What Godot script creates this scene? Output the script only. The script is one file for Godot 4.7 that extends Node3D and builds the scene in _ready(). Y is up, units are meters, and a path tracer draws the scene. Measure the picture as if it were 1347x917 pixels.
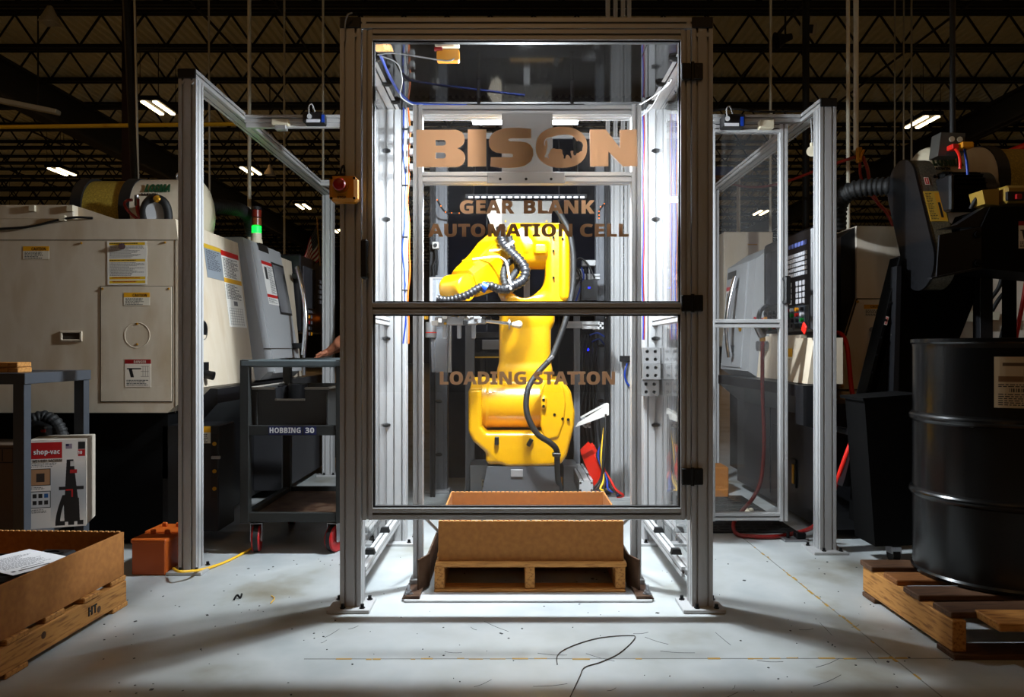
extends Node3D
# The photograph's camera is level at 0.985 m; W(px, py, d) gives the point in metres that stands d metres away at that pixel.

const K := 1000.0
const EYE := 0.985
var M := {}
var cache := {}
var taken := {}
var rng := RandomNumberGenerator.new()

func W(px: float, py: float, d: float) -> Vector3:
	return Vector3((px - 673.5) * d / K, EYE - (py - 458.5) * d / K, -d)

func X(px: float, d: float) -> float:
	return (px - 673.5) * d / K

func H(py: float, d: float) -> float:
	return EYE - (py - 458.5) * d / K

# ---------------------------------------------------------------- nodes

func numbered(nm: String) -> String:
	var n: int = taken.get(nm, 0)
	taken[nm] = n + 1
	return nm if n == 0 else "%s_%03d" % [nm, n]

func tag(o: Node, label: String, category: String, group := "") -> Node:
	o.set_meta("label", label)
	o.set_meta("category", category)
	if group != "":
		o.set_meta("group", group)
	return o

func thing(nm: String, label: String, category: String, at := Vector3.ZERO, turn := 0.0, group := "") -> Node3D:
	var o := Node3D.new()
	o.name = numbered(nm)
	o.position = at
	o.rotation.y = turn
	add_child(o)
	tag(o, label, category, group)
	return o

func above(n: Node) -> Transform3D:
	var t := Transform3D()
	while n != null and n != self:
		t = (n as Node3D).transform * t
		n = n.get_parent()
	return t

# one mesh; xf is in world coordinates, whatever the parent
func part(par: Node, nm: String, mesh: Mesh, mat: Material, xf := Transform3D()) -> MeshInstance3D:
	var o := MeshInstance3D.new()
	o.mesh = mesh
	o.material_override = mat
	o.name = numbered(nm) if par == self else nm
	o.transform = xf if par == self else above(par).affine_inverse() * xf
	par.add_child(o, true)
	return o

func T(at: Vector3, b := Basis()) -> Transform3D:
	return Transform3D(b, at)

func structure(nm: String, mesh: Mesh, mat: Material, xf := Transform3D()) -> MeshInstance3D:
	var o := part(self, nm, mesh, mat, xf)
	o.set_meta("kind", "structure")
	return o

func stuff(par: Node, nm: String, mesh: Mesh, mat: Material, xf := Transform3D()) -> MeshInstance3D:
	var o := part(par, nm, mesh, mat, xf)
	o.set_meta("kind", "stuff")
	return o

# ---------------------------------------------------------------- meshes

func st0() -> SurfaceTool:
	var st := SurfaceTool.new()
	st.begin(Mesh.PRIMITIVE_TRIANGLES)
	return st

func vtx(st: SurfaceTool, p: Vector3, n: Vector3, uv := Vector2.ZERO) -> void:
	st.set_normal(n)
	st.set_uv(uv)
	st.add_vertex(p)

# a flat polygon (3 or 4 corners) turned to face away from c
func face(st: SurfaceTool, q: Array, c: Vector3, uvs := []) -> void:
	var n: Vector3 = (q[1] - q[0]).cross(q[2] - q[0])
	var mid := Vector3.ZERO
	for p in q:
		mid += p / q.size()
	var order := range(q.size())
	if n.dot(mid - c) > 0:
		order.reverse()
	else:
		n = -n
	n = n.normalized()
	for k in range(1, q.size() - 1):
		for j in [0, k, k + 1]:
			var i: int = order[j]
			vtx(st, q[i], n, uvs[i] if uvs.size() else Vector2.ZERO)

func add_box(st: SurfaceTool, s: Vector3, b: float, xf := Transform3D()) -> void:
	var h := s / 2
	b = minf(b, minf(h.x, minf(h.y, h.z)) * 0.9)
	var c := xf.origin
	var uv := [Vector2(0, 1), Vector2(1, 1), Vector2(1, 0), Vector2(0, 0)]
	for ax in 3:
		var a1 := (ax + 1) % 3
		var a2 := (ax + 2) % 3
		if ax == 1:
			a1 = 0; a2 = 2
		if ax == 0:
			a1 = 2; a2 = 1
		for s0 in [-1.0, 1.0]:
			var q := []
			for e in [[-1.0, -1.0], [1.0, -1.0], [1.0, 1.0], [-1.0, 1.0]]:
				var p := Vector3.ZERO
				p[ax] = s0 * h[ax]
				p[a1] = e[0] * (h[a1] - b)
				p[a2] = e[1] * (h[a2] - b)
				q.append(xf * p)
			face(st, q, c, uv)
	if b <= 0.0:
		return
	for ax in 3:
		var a1 := (ax + 1) % 3
		var a2 := (ax + 2) % 3
		for e in [[-1.0, -1.0], [1.0, -1.0], [1.0, 1.0], [-1.0, 1.0]]:
			var q := []
			for g in [[-1.0, 0], [1.0, 0], [1.0, 1], [-1.0, 1]]:
				var p := Vector3.ZERO
				p[ax] = g[0] * (h[ax] - b)
				p[a1] = e[0] * (h[a1] - (b if g[1] == 1 else 0.0))
				p[a2] = e[1] * (h[a2] - (b if g[1] == 0 else 0.0))
				q.append(xf * p)
			face(st, q, c)
	for sx in [-1.0, 1.0]:
		for sy in [-1.0, 1.0]:
			for sz in [-1.0, 1.0]:
				face(st, [xf * Vector3(sx * h.x, sy * (h.y - b), sz * (h.z - b)), xf * Vector3(sx * (h.x - b), sy * h.y, sz * (h.z - b)), xf * Vector3(sx * (h.x - b), sy * (h.y - b), sz * h.z)], c)

func box(s: Vector3, b := 0.002) -> Mesh:
	var key := "b%s %s" % [s, b]
	if not cache.has(key):
		var st := st0()
		add_box(st, s, b)
		cache[key] = st.commit()
	return cache[key]

# a box given by its extents: x, height, distance from the camera's plane
func bb(par: Node, nm: String, x0: float, x1: float, y0: float, y1: float, d0: float, d1: float, mat: Material, b := 0.002) -> MeshInstance3D:
	return part(par, nm, box(Vector3(absf(x1 - x0), absf(y1 - y0), absf(d1 - d0)), b), mat, T(Vector3((x0 + x1) / 2, (y0 + y1) / 2, -(d0 + d1) / 2)))

func add_prism(st: SurfaceTool, poly: PackedVector2Array, depth: float, xf := Transform3D(), soft := false) -> void:
	if Geometry2D.is_polygon_clockwise(poly):
		poly = poly.duplicate()
		poly.reverse()
	var n := poly.size()
	var zf := depth / 2
	var bx := xf.basis
	var tri := Geometry2D.triangulate_polygon(poly)
	var turn := false
	if tri.size() >= 3:
		turn = (poly[tri[1]] - poly[tri[0]]).cross(poly[tri[2]] - poly[tri[0]]) > 0
	for k in range(0, tri.size(), 3):
		var t := [poly[tri[k]], poly[tri[k + 1]], poly[tri[k + 2]]]
		if turn:
			t.reverse()
		for j in 3:
			vtx(st, xf * Vector3(t[j].x, t[j].y, zf), bx.z.normalized(), t[j])
		for j in [2, 1, 0]:
			vtx(st, xf * Vector3(t[j].x, t[j].y, -zf), -bx.z.normalized(), t[j])
	for i in n:
		var a := poly[i]
		var b := poly[(i + 1) % n]
		var e := (b - a).normalized()
		var na := Vector2(e.y, -e.x)
		var nb := na
		if soft:
			var e0 := (a - poly[(i + n - 1) % n]).normalized()
			var e2 := (poly[(i + 2) % n] - b).normalized()
			if e0.dot(e) > 0.8:
				na = (na + Vector2(e0.y, -e0.x)).normalized()
			if e2.dot(e) > 0.8:
				nb = (nb + Vector2(e2.y, -e2.x)).normalized()
		var n3 := (bx * Vector3(na.x, na.y, 0)).normalized()
		var m3 := (bx * Vector3(nb.x, nb.y, 0)).normalized()
		var p := [xf * Vector3(a.x, a.y, -zf), xf * Vector3(b.x, b.y, -zf), xf * Vector3(b.x, b.y, zf), xf * Vector3(a.x, a.y, zf)]
		var nn := [n3, m3, m3, n3]
		for j in [0, 2, 1, 0, 3, 2]:
			vtx(st, p[j], nn[j], Vector2(j % 2, j / 2))

func pv(a: Array) -> PackedVector2Array:
	var p := PackedVector2Array()
	for i in range(0, a.size(), 2):
		p.append(Vector2(a[i], a[i + 1]))
	return p

func prism(poly: PackedVector2Array, depth: float, soft := false) -> Mesh:
	var st := st0()
	add_prism(st, poly, depth, Transform3D(), soft)
	return st.commit()

# a prism with holes: cut in two through each hole so that every piece is simple
func prism_holes(outer: PackedVector2Array, holes: Array, depth: float) -> Mesh:
	var pieces := [outer]
	for h: PackedVector2Array in holes:
		var c := Vector2.ZERO
		for p in h:
			c += p / h.size()
		var next := []
		for pc: PackedVector2Array in pieces:
			for side in [PackedVector2Array([Vector2(-999, -999), Vector2(c.x, -999), Vector2(c.x, 999), Vector2(-999, 999)]), PackedVector2Array([Vector2(c.x, -999), Vector2(999, -999), Vector2(999, 999), Vector2(c.x, 999)])]:
				for half in Geometry2D.intersect_polygons(pc, side):
					for r in Geometry2D.clip_polygons(half, h):
						if r.size() > 2:
							next.append(r)
		pieces = next
	var st := st0()
	for pc in pieces:
		add_prism(st, pc, depth)
	return st.commit()

# polygon in pixels of the frontal plane at distance d, extruded backwards
func slab(par: Node, nm: String, px: Array, d0: float, d1: float, mat: Material, soft := false) -> MeshInstance3D:
	var p := PackedVector2Array()
	for i in range(0, px.size(), 2):
		var w := W(px[i], px[i + 1], d0)
		p.append(Vector2(w.x, w.y))
	return part(par, nm, prism(p, d1 - d0, soft), mat, T(Vector3(0, 0, -(d0 + d1) / 2)))

# polygon in x and height, extruded between two distances
func sect(par: Node, nm: String, xy: Array, d0: float, d1: float, mat: Material, soft := false) -> MeshInstance3D:
	return part(par, nm, prism(pv(xy), d1 - d0, soft), mat, T(Vector3(0, 0, -(d0 + d1) / 2)))

func add_lathe(st: SurfaceTool, pr: Array, seg: int, xf := Transform3D()) -> void:
	for k in range(0, pr.size() - 1):
		var a: Vector2 = pr[k]
		var b: Vector2 = pr[k + 1]
		var e := (b - a).normalized()
		var nr := Vector2(e.y, -e.x)
		for i in seg:
			var t0 := TAU * i / seg
			var t1 := TAU * (i + 1) / seg
			var u0 := Vector3(cos(t0), 0, sin(t0))
			var u1 := Vector3(cos(t1), 0, sin(t1))
			var q := [u0 * a.x + Vector3.UP * a.y, u1 * a.x + Vector3.UP * a.y, u1 * b.x + Vector3.UP * b.y, u0 * b.x + Vector3.UP * b.y]
			var n0 := (xf.basis * (u0 * nr.x + Vector3.UP * nr.y)).normalized()
			var n1 := (xf.basis * (u1 * nr.x + Vector3.UP * nr.y)).normalized()
			var nn := [n0, n1, n1, n0]
			var uv := [Vector2(float(i) / seg, 1 - float(k) / (pr.size() - 1)), Vector2(float(i + 1) / seg, 1 - float(k) / (pr.size() - 1)), Vector2(float(i + 1) / seg, 1 - float(k + 1) / (pr.size() - 1)), Vector2(float(i) / seg, 1 - float(k + 1) / (pr.size() - 1))]
			for j in [0, 1, 2, 0, 2, 3]:
				vtx(st, xf * q[j], nn[j], uv[j])

# profile of (radius, height) from the bottom up
func lathe(pr: Array, seg := 24) -> Mesh:
	var st := st0()
	add_lathe(st, pr, seg)
	return st.commit()

func add_rod(st: SurfaceTool, a: Vector3, b: Vector3, r: float, seg := 8, r2 := -1.0) -> void:
	var l := a.distance_to(b)
	if l < 1e-6:
		return
	var y := (b - a) / l
	var x := y.cross(Vector3(0.31, 0.17, 0.93) if absf(y.z) < 0.9 else Vector3.RIGHT).normalized()
	if r2 < 0:
		r2 = r
	add_lathe(st, [Vector2(0, 0), Vector2(r, 0), Vector2(r2, l), Vector2(0, l)], seg, Transform3D(Basis(x, y, x.cross(y)), a))

func rod(par: Node, nm: String, a: Vector3, b: Vector3, r: float, mat: Material, seg := 12, r2 := -1.0) -> MeshInstance3D:
	var st := st0()
	add_rod(st, a - (a + b) / 2, b - (a + b) / 2, r, seg, r2)
	return part(par, nm, st.commit(), mat, T((a + b) / 2))

func spline(pts: Array, n: int) -> PackedVector3Array:
	var out := PackedVector3Array()
	for i in pts.size() - 1:
		var p0: Vector3 = pts[maxi(i - 1, 0)]
		var p1: Vector3 = pts[i]
		var p2: Vector3 = pts[i + 1]
		var p3: Vector3 = pts[mini(i + 2, pts.size() - 1)]
		for k in n:
			out.append(p1.cubic_interpolate(p2, p0, p3, float(k) / n))
	out.append(pts[-1])
	return out

# a tube along a smooth line; rib > 0 makes a corrugated hose
func add_tube(st: SurfaceTool, pts: Array, r: float, seg := 8, n := 6, rib := 0.0, pitch := 0.02) -> void:
	var c := spline(pts, n)
	if rib > 0:
		var fine := PackedVector3Array([c[0]])
		var step := pitch / 4
		var at := 0.0
		for i in range(1, c.size()):
			var l := c[i - 1].distance_to(c[i])
			while at + step <= l:
				at += step
				fine.append(c[i - 1].lerp(c[i], at / l))
			at -= l
		c = fine
	var x := Vector3.ZERO
	var rings := []
	var norms := []
	for i in c.size():
		var y := (c[mini(i + 1, c.size() - 1)] - c[maxi(i - 1, 0)]).normalized()
		if x == Vector3.ZERO:
			x = y.cross(Vector3.UP if absf(y.y) < 0.9 else Vector3.RIGHT)
		x = (x - y * x.dot(y)).normalized()
		var z := x.cross(y)
		var rr := r * (1.0 + (rib if i % 4 < 2 else -rib)) if rib > 0 else r
		var ring := PackedVector3Array()
		var nn := PackedVector3Array()
		for k in seg + 1:
			var u := x * cos(TAU * k / seg) + z * sin(TAU * k / seg)
			ring.append(c[i] + u * rr)
			nn.append(u)
		rings.append(ring)
		norms.append(nn)
	for i in c.size() - 1:
		for k in seg:
			var q := [rings[i][k], rings[i][k + 1], rings[i + 1][k + 1], rings[i + 1][k]]
			var nn := [norms[i][k], norms[i][k + 1], norms[i + 1][k + 1], norms[i + 1][k]]
			if rib > 0:
				var fn: Vector3 = (q[2] - q[0]).cross(q[3] - q[1]).normalized()
				if fn.dot(nn[0]) < 0:
					fn = -fn
				nn = [(nn[0] + fn).normalized(), (nn[1] + fn).normalized(), (nn[2] + fn).normalized(), (nn[3] + fn).normalized()]
			for j in [0, 1, 2, 0, 2, 3]:
				vtx(st, q[j], nn[j])
	for e in [0, c.size() - 1]:
		var y := (c[1] - c[0]).normalized() * -1.0 if e == 0 else (c[-1] - c[-2]).normalized()
		for k in seg:
			var q := [c[e], rings[e][k + 1], rings[e][k]] if e == 0 else [c[e], rings[e][k], rings[e][k + 1]]
			for p in q:
				vtx(st, p, y)

func tube(par: Node, nm: String, pts: Array, r: float, mat: Material, seg := 8, n := 6, rib := 0.0, pitch := 0.02) -> MeshInstance3D:
	var st := st0()
	add_tube(st, pts, r, seg, n, rib, pitch)
	return part(par, nm, st.commit(), mat)

# aluminium T-slot profile of nx by ny 40 mm modules, extruded along local z
func tslot(w: float, h: float, l: float) -> Mesh:
	var key := "t%.4f %.4f %.4f" % [w, h, l]
	if cache.has(key):
		return cache[key]
	var nx := maxi(1, roundi(w / 0.04))
	var ny := maxi(1, roundi(h / 0.04))
	var p := PackedVector2Array()
	var o := 0.004
	var cv := 0.0085
	var lip := 0.004
	var dp := 0.0125
	for side in 4:
		var n := nx if side % 2 == 0 else ny
		var len := w if side % 2 == 0 else h
		var far := h if side % 2 == 0 else w
		var local := [Vector2(-len / 2 + 0.0015, -far / 2)]
		for k in n:
			var c := -len / 2 + len * (k + 0.5) / n
			for q in [[-o, 0.0], [-o, lip], [-cv, lip], [-cv * 0.6, dp], [cv * 0.6, dp], [cv, lip], [o, lip], [o, 0.0]]:
				local.append(Vector2(c + q[0], -far / 2 + q[1]))
		local.append(Vector2(len / 2 - 0.0015, -far / 2))
		for v: Vector2 in local:
			p.append(v.rotated(PI / 2 * side) if side != 0 else v)
	var m := prism(p, l)
	cache[key] = m
	return m

func ex(par: Node, nm: String, axis: String, x0: float, x1: float, y0: float, y1: float, d0: float, d1: float, mat: Material = null) -> MeshInstance3D:
	var c := Vector3((x0 + x1) / 2, (y0 + y1) / 2, -(d0 + d1) / 2)
	var s := Vector3(absf(x1 - x0), absf(y1 - y0), absf(d1 - d0))
	var m: Material = mat if mat else M.alu
	if axis == "y":
		return part(par, nm, tslot(s.x, s.z, s.y), m, T(c, Basis(Vector3(1, 0, 0), Vector3(0, 0, -1), Vector3(0, 1, 0))))
	if axis == "x":
		return part(par, nm, tslot(s.z, s.y, s.x), m, T(c, Basis(Vector3(0, 0, -1), Vector3(0, 1, 0), Vector3(1, 0, 0))))
	return part(par, nm, tslot(s.x, s.y, s.z), m, T(c))

# ---------------------------------------------------------------- smooth bodies: a signed distance field meshed with surface nets
# ["p", Transform3D, outline, half depth, rounding] prism;
# prims: ["c", a, b, ra, rb] tapered capsule; ["b", Transform3D, half size, rounding] box; ["y", a, b, r, rounding] cylinder; "-" in front cuts

func pbox(p: Array) -> AABB:
	if p[0].ends_with("p"):
		var r2 := Rect2((p[2] as PackedVector2Array)[0], Vector2.ZERO)
		for v in p[2]:
			r2 = r2.expand(v)
		return (p[1] as Transform3D) * AABB(Vector3(r2.position.x, r2.position.y, -p[3]), Vector3(r2.size.x, r2.size.y, p[3] * 2))
	if p[0].ends_with("b"):
		var t: Transform3D = p[1]
		return t * AABB(-p[2], p[2] * 2)
	var r: float = maxf(p[3], p[4]) if p[0].ends_with("c") else p[3]
	return AABB(p[1], Vector3.ZERO).expand(p[2]).grow(r)

func sdf(prims: Array, cell: float, k: float) -> ArrayMesh:
	var all := AABB()
	var first := true
	for p in prims:
		if p[0].begins_with("-"):
			continue
		all = pbox(p) if first else all.merge(pbox(p))
		first = false
	all = all.grow(cell * 2.5 + k * 0.3)
	var lo := all.position
	var nx := int(all.size.x / cell) + 2
	var ny := int(all.size.y / cell) + 2
	var nz := int(all.size.z / cell) + 2
	var f := PackedFloat32Array()
	f.resize(nx * ny * nz)
	f.fill(1.0)
	for p in prims:
		var neg: bool = p[0].begins_with("-")
		var kind: String = p[0].substr(1) if neg else p[0]
		var ab := pbox(p).grow(k + cell * 2)
		var a0 := ((ab.position - lo) / cell).floor()
		var a1 := ((ab.end - lo) / cell).ceil()
		var inv := Transform3D()
		var hs := Vector3.ZERO
		var pa := Vector3.ZERO
		var pb := Vector3.ZERO
		var ra := 0.0
		var rb := 0.0
		var rd := 0.0
		var poly := PackedVector2Array()
		if kind == "p":
			inv = (p[1] as Transform3D).affine_inverse()
			poly = p[2]
			ra = p[3]
			rd = p[4]
		elif kind == "b":
			inv = (p[1] as Transform3D).affine_inverse()
			rd = p[3]
			hs = p[2] - Vector3.ONE * rd
		else:
			pa = p[1]
			pb = p[2]
			ra = p[3]
			if kind == "c":
				rb = p[4]
			else:
				rd = p[4]
		var dv := pb - pa
		var dl := dv.length()
		var d2 := maxf(dv.length_squared(), 1e-9)
		for z in range(maxi(0, int(a0.z)), mini(nz, int(a1.z) + 1)):
			for y in range(maxi(0, int(a0.y)), mini(ny, int(a1.y) + 1)):
				var row := nx * (y + ny * z)
				for x in range(maxi(0, int(a0.x)), mini(nx, int(a1.x) + 1)):
					var w := lo + Vector3(x, y, z) * cell
					var d := 0.0
					if kind == "p":
						var v3 := inv * w
						var v := Vector2(v3.x, v3.y)
						var e2 := 1e9
						var inside := false
						var j := poly.size() - 1
						for i2 in poly.size():
							var pi := poly[i2]
							var pj := poly[j]
							var ed := pj - pi
							e2 = minf(e2, (v - pi - ed * clampf((v - pi).dot(ed) / ed.length_squared(), 0, 1)).length_squared())
							if (pi.y > v.y) != (pj.y > v.y) and v.x < (pj.x - pi.x) * (v.y - pi.y) / (pj.y - pi.y) + pi.x:
								inside = not inside
							j = i2
						var q := Vector2((-sqrt(e2) if inside else sqrt(e2)) + rd, absf(v3.z) - ra + rd)
						d = minf(maxf(q.x, q.y), 0.0) + Vector2(maxf(q.x, 0), maxf(q.y, 0)).length() - rd
					elif kind == "b":
						var q := (inv * w).abs() - hs
						d = Vector3(maxf(q.x, 0), maxf(q.y, 0), maxf(q.z, 0)).length() + minf(maxf(q.x, maxf(q.y, q.z)), 0.0) - rd
					elif kind == "c":
						var t := clampf((w - pa).dot(dv) / d2, 0, 1)
						d = w.distance_to(pa + dv * t) - lerpf(ra, rb, t)
					else:
						var t := (w - pa).dot(dv) / d2
						var q := Vector2(w.distance_to(pa + dv * t) - ra + rd, absf(t - 0.5) * dl - dl / 2 + rd)
						d = minf(maxf(q.x, q.y), 0.0) + Vector2(maxf(q.x, 0), maxf(q.y, 0)).length() - rd
					var i := row + x
					var o := f[i]
					if neg:
						f[i] = maxf(o, -d)
					else:
						var h := maxf(k - absf(o - d), 0.0) / k
						f[i] = minf(o, d) - h * h * k * 0.25
	var sxy := nx * ny
	var off := PackedInt32Array([0, 1, nx, nx + 1, sxy, sxy + 1, sxy + nx, sxy + nx + 1])
	var ids := PackedInt32Array()
	ids.resize(nx * ny * nz)
	ids.fill(-1)
	var vs := PackedVector3Array()
	var ns := PackedVector3Array()
	var ix := PackedInt32Array()
	for z in nz - 1:
		for y in ny - 1:
			var row := nx * (y + ny * z)
			for x in nx - 1:
				var i := row + x
				var f0 := f[i]
				if f0 > 3.0 * cell or f0 < -3.0 * cell:
					continue
				var inside := 0
				for c in 8:
					if f[i + off[c]] < 0:
						inside += 1
				if inside == 0 or inside == 8:
					continue
				var sum := Vector3.ZERO
				var n := 0
				for c in 8:
					for b in 3:
						if c & (1 << b):
							continue
						var e := c | (1 << b)
						var fa := f[i + off[c]]
						var fb := f[i + off[e]]
						if (fa < 0) == (fb < 0):
							continue
						var pc := Vector3(c & 1, (c >> 1) & 1, c >> 2)
						pc[b] += fa / (fa - fb)
						sum += pc
						n += 1
				ids[i] = vs.size()
				vs.append(lo + (Vector3(x, y, z) + sum / n) * cell)
				var g := Vector3.ZERO
				for c in 8:
					var v := f[i + off[c]]
					g += Vector3(v if c & 1 else -v, v if c & 2 else -v, v if c & 4 else -v)
				ns.append(g.normalized())
	var ax := PackedInt32Array([1, nx, sxy])
	for z in range(1, nz - 1):
		for y in range(1, ny - 1):
			for x in range(1, nx - 1):
				var i := x + nx * (y + ny * z)
				if ids[i] < 0:
					continue
				for a in 3:
					var s0 := f[i] < 0
					if s0 == (f[i + ax[a]] < 0):
						continue
					var u := ax[(a + 1) % 3]
					var v := ax[(a + 2) % 3]
					var q := PackedInt32Array([ids[i], ids[i - u], ids[i - u - v], ids[i - v]])
					if q[1] < 0 or q[2] < 0 or q[3] < 0:
						continue
					for j in ([0, 2, 1, 0, 3, 2] if s0 else [0, 1, 2, 0, 2, 3]):
						ix.append(q[j])
	var arr := []
	arr.resize(Mesh.ARRAY_MAX)
	arr[Mesh.ARRAY_VERTEX] = vs
	arr[Mesh.ARRAY_NORMAL] = ns
	arr[Mesh.ARRAY_INDEX] = ix
	var m := ArrayMesh.new()
	m.add_surface_from_arrays(Mesh.PRIMITIVE_TRIANGLES, arr)
	return m

# ---------------------------------------------------------------- materials and print

func mat(nm: String, c: Color, rough := 0.6, metal := 0.0) -> StandardMaterial3D:
	var m := StandardMaterial3D.new()
	m.resource_name = nm
	m.albedo_color = c
	m.roughness = rough
	m.metallic = metal
	M[nm] = m
	return m

func glow(nm: String, c: Color, e: float) -> StandardMaterial3D:
	var m := mat(nm, c, 0.5)
	m.emission_enabled = true
	m.emission = c
	m.emission_energy_multiplier = e
	return m

func noise_tex(freq: float, ramp: Array, size := 512, oct := 4, sd := 1, type := FastNoiseLite.TYPE_SIMPLEX_SMOOTH) -> NoiseTexture2D:
	var n := FastNoiseLite.new()
	n.seed = sd
	n.noise_type = type
	n.frequency = freq
	n.fractal_octaves = oct
	var t := NoiseTexture2D.new()
	t.width = size
	t.height = size
	t.seamless = true
	t.noise = n
	var g := Gradient.new()
	g.offsets = PackedFloat32Array()
	var os := PackedFloat32Array()
	var cs := PackedColorArray()
	for i in range(0, ramp.size(), 2):
		os.append(ramp[i])
		cs.append(ramp[i + 1])
	g.offsets = os
	g.colors = cs
	t.color_ramp = g
	return t

func textured(m: StandardMaterial3D, tex: Texture2D, scale: Vector3, world := false) -> StandardMaterial3D:
	m.albedo_texture = tex
	m.uv1_triplanar = true
	m.uv1_world_triplanar = world
	m.uv1_scale = scale
	return m

func print_mat(im: Image, rough := 0.5) -> StandardMaterial3D:
	var m := StandardMaterial3D.new()
	m.albedo_texture = ImageTexture.create_from_image(im)
	m.roughness = rough
	return m

func blank(w: int, h: int, c: Color) -> Image:
	var im := Image.create(w, h, false, Image.FORMAT_RGB8)
	im.fill(c)
	return im

# lines of small print, too small to read
func fine_print(im: Image, x: int, y: int, w: int, h: int, step: int, c: Color, sd: int) -> void:
	var r := RandomNumberGenerator.new()
	r.seed = sd
	var yy := y
	while yy + step / 2 <= y + h:
		var xx := x
		var stop := x + int(w * r.randf_range(0.55, 1.0))
		while xx < stop:
			var l := r.randi_range(4, 14)
			im.fill_rect(Rect2i(xx, yy, mini(l, stop - xx), maxi(1, step / 2)), c)
			xx += l + 3
		yy += step

func notice(kind: String) -> StandardMaterial3D:
	var key := "notice " + kind
	if M.has(key):
		return M[key]
	var ink := Color(0.08, 0.08, 0.08)
	var im: Image
	match kind:
		"caution":
			im = blank(128, 72, Color(0.86, 0.83, 0.76))
			im.fill_rect(Rect2i(0, 0, 128, 26), Color(0.87, 0.62, 0.08))
			fine_print(im, 8, 32, 112, 36, 8, ink, 3)
		"danger":
			im = blank(128, 140, Color(0.86, 0.82, 0.76))
			im.fill_rect(Rect2i(0, 0, 128, 22), Color(0.55, 0.05, 0.05))
			im.fill_rect(Rect2i(10, 44, 70, 6), ink)
			for k in 5:
				im.fill_rect(Rect2i(20 + k * 2, 50 + k * 8, 16, 9), ink)
			for k in 3:
				im.fill_rect(Rect2i(78, 34 + k * 26, 40, 2), Color(0.5, 0.45, 0.4))
				im.fill_rect(Rect2i(88 + k * 12, 34, 2, 54), Color(0.5, 0.45, 0.4))
			fine_print(im, 8, 104, 112, 30, 8, ink, 4)
		"poster":
			im = blank(256, 290, Color(0.88, 0.86, 0.82))
			im.fill_rect(Rect2i(12, 8, 232, 18), Color(0.85, 0.68, 0.1))
			im.fill_rect(Rect2i(12, 120, 232, 16), Color(0.85, 0.68, 0.1))
			im.fill_rect(Rect2i(12, 236, 232, 18), Color(0.85, 0.68, 0.1))
			im.fill_rect(Rect2i(12, 262, 232, 18), Color(0.85, 0.68, 0.1))
			fine_print(im, 14, 12, 228, 12, 12, ink, 5)
			fine_print(im, 14, 32, 228, 84, 7, ink, 6)
			fine_print(im, 14, 124, 228, 10, 12, ink, 7)
			fine_print(im, 14, 142, 228, 88, 7, ink, 8)
			fine_print(im, 30, 240, 190, 12, 12, Color(0.6, 0.1, 0.05), 9)
			fine_print(im, 30, 266, 190, 12, 12, Color(0.6, 0.1, 0.05), 10)
		"grey plate":
			im = blank(96, 200, Color(0.5, 0.53, 0.56))
			im.fill_rect(Rect2i(0, 0, 96, 26), Color(0.75, 0.6, 0.15))
			fine_print(im, 8, 34, 80, 120, 8, Color(0.15, 0.16, 0.2), 11)
		"sheet":
			im = blank(128, 400, Color(0.92, 0.91, 0.88))
			im.fill_rect(Rect2i(0, 0, 128, 28), Color(0.75, 0.06, 0.05))
			im.fill_rect(Rect2i(0, 144, 128, 24), Color(0.88, 0.65, 0.1))
			fine_print(im, 8, 38, 112, 100, 8, ink, 12)
			fine_print(im, 8, 176, 112, 80, 8, ink, 13)
			for k in 7:
				im.fill_rect(Rect2i(12 + k * 16, 300, 1, 90), ink)
				im.fill_rect(Rect2i(12, 300 + k * 14, 100, 1), ink)
			im.fill_rect(Rect2i(50, 262, 28, 24), Color(0.4, 0.4, 0.4))
		"door sheet":
			im = blank(128, 280, Color(0.85, 0.84, 0.82))
			im.fill_rect(Rect2i(0, 0, 128, 22), Color(0.7, 0.06, 0.06))
			im.fill_rect(Rect2i(0, 214, 128, 20), Color(0.7, 0.06, 0.06))
			im.fill_rect(Rect2i(20, 36, 30, 80), Color(0.2, 0.2, 0.2))
			fine_print(im, 60, 30, 62, 176, 9, ink, 14)
			fine_print(im, 8, 240, 112, 34, 8, ink, 15)
		"drum label":
			im = blank(160, 220, Color(0.72, 0.64, 0.52))
			im.fill_rect(Rect2i(20, 26, 90, 14), Color(0.3, 0.22, 0.14))
			im.fill_rect(Rect2i(70, 50, 70, 30), Color(0.38, 0.27, 0.16))
			im.fill_rect(Rect2i(10, 84, 60, 24), Color(0.42, 0.3, 0.18))
			for k in 26:
				im.fill_rect(Rect2i(36 + k * 4, 136, 1 + k % 3, 16), ink)
			fine_print(im, 10, 118, 100, 14, 8, ink, 16)
			fine_print(im, 10, 160, 130, 50, 9, ink, 17)
		"guard":
			im = blank(96, 160, Color(0.75, 0.6, 0.2))
			fine_print(im, 8, 10, 40, 140, 9, ink, 18)
			im.fill_rect(Rect2i(56, 8, 32, 144), Color(0.8, 0.56, 0.08))
			im.fill_rect(Rect2i(64, 60, 14, 80), ink)
		"small red":
			im = blank(32, 64, Color(0.8, 0.75, 0.7))
			im.fill_rect(Rect2i(4, 6, 24, 52), Color(0.7, 0.12, 0.08))
			im.fill_rect(Rect2i(12, 12, 6, 40), Color(0.85, 0.8, 0.75))
	var m := print_mat(im)
	m.resource_name = kind
	M[key] = m
	return m

# a thin printed card whose front faces along the basis' z
func card(par: Node, nm: String, kind: String, at: Vector3, w: float, h: float, b := Basis(), th := 0.0012) -> MeshInstance3D:
	return part(par, nm, box(Vector3(w, h, th), 0.0), notice(kind), T(at + b.z * th * 0.5, b))

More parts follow.
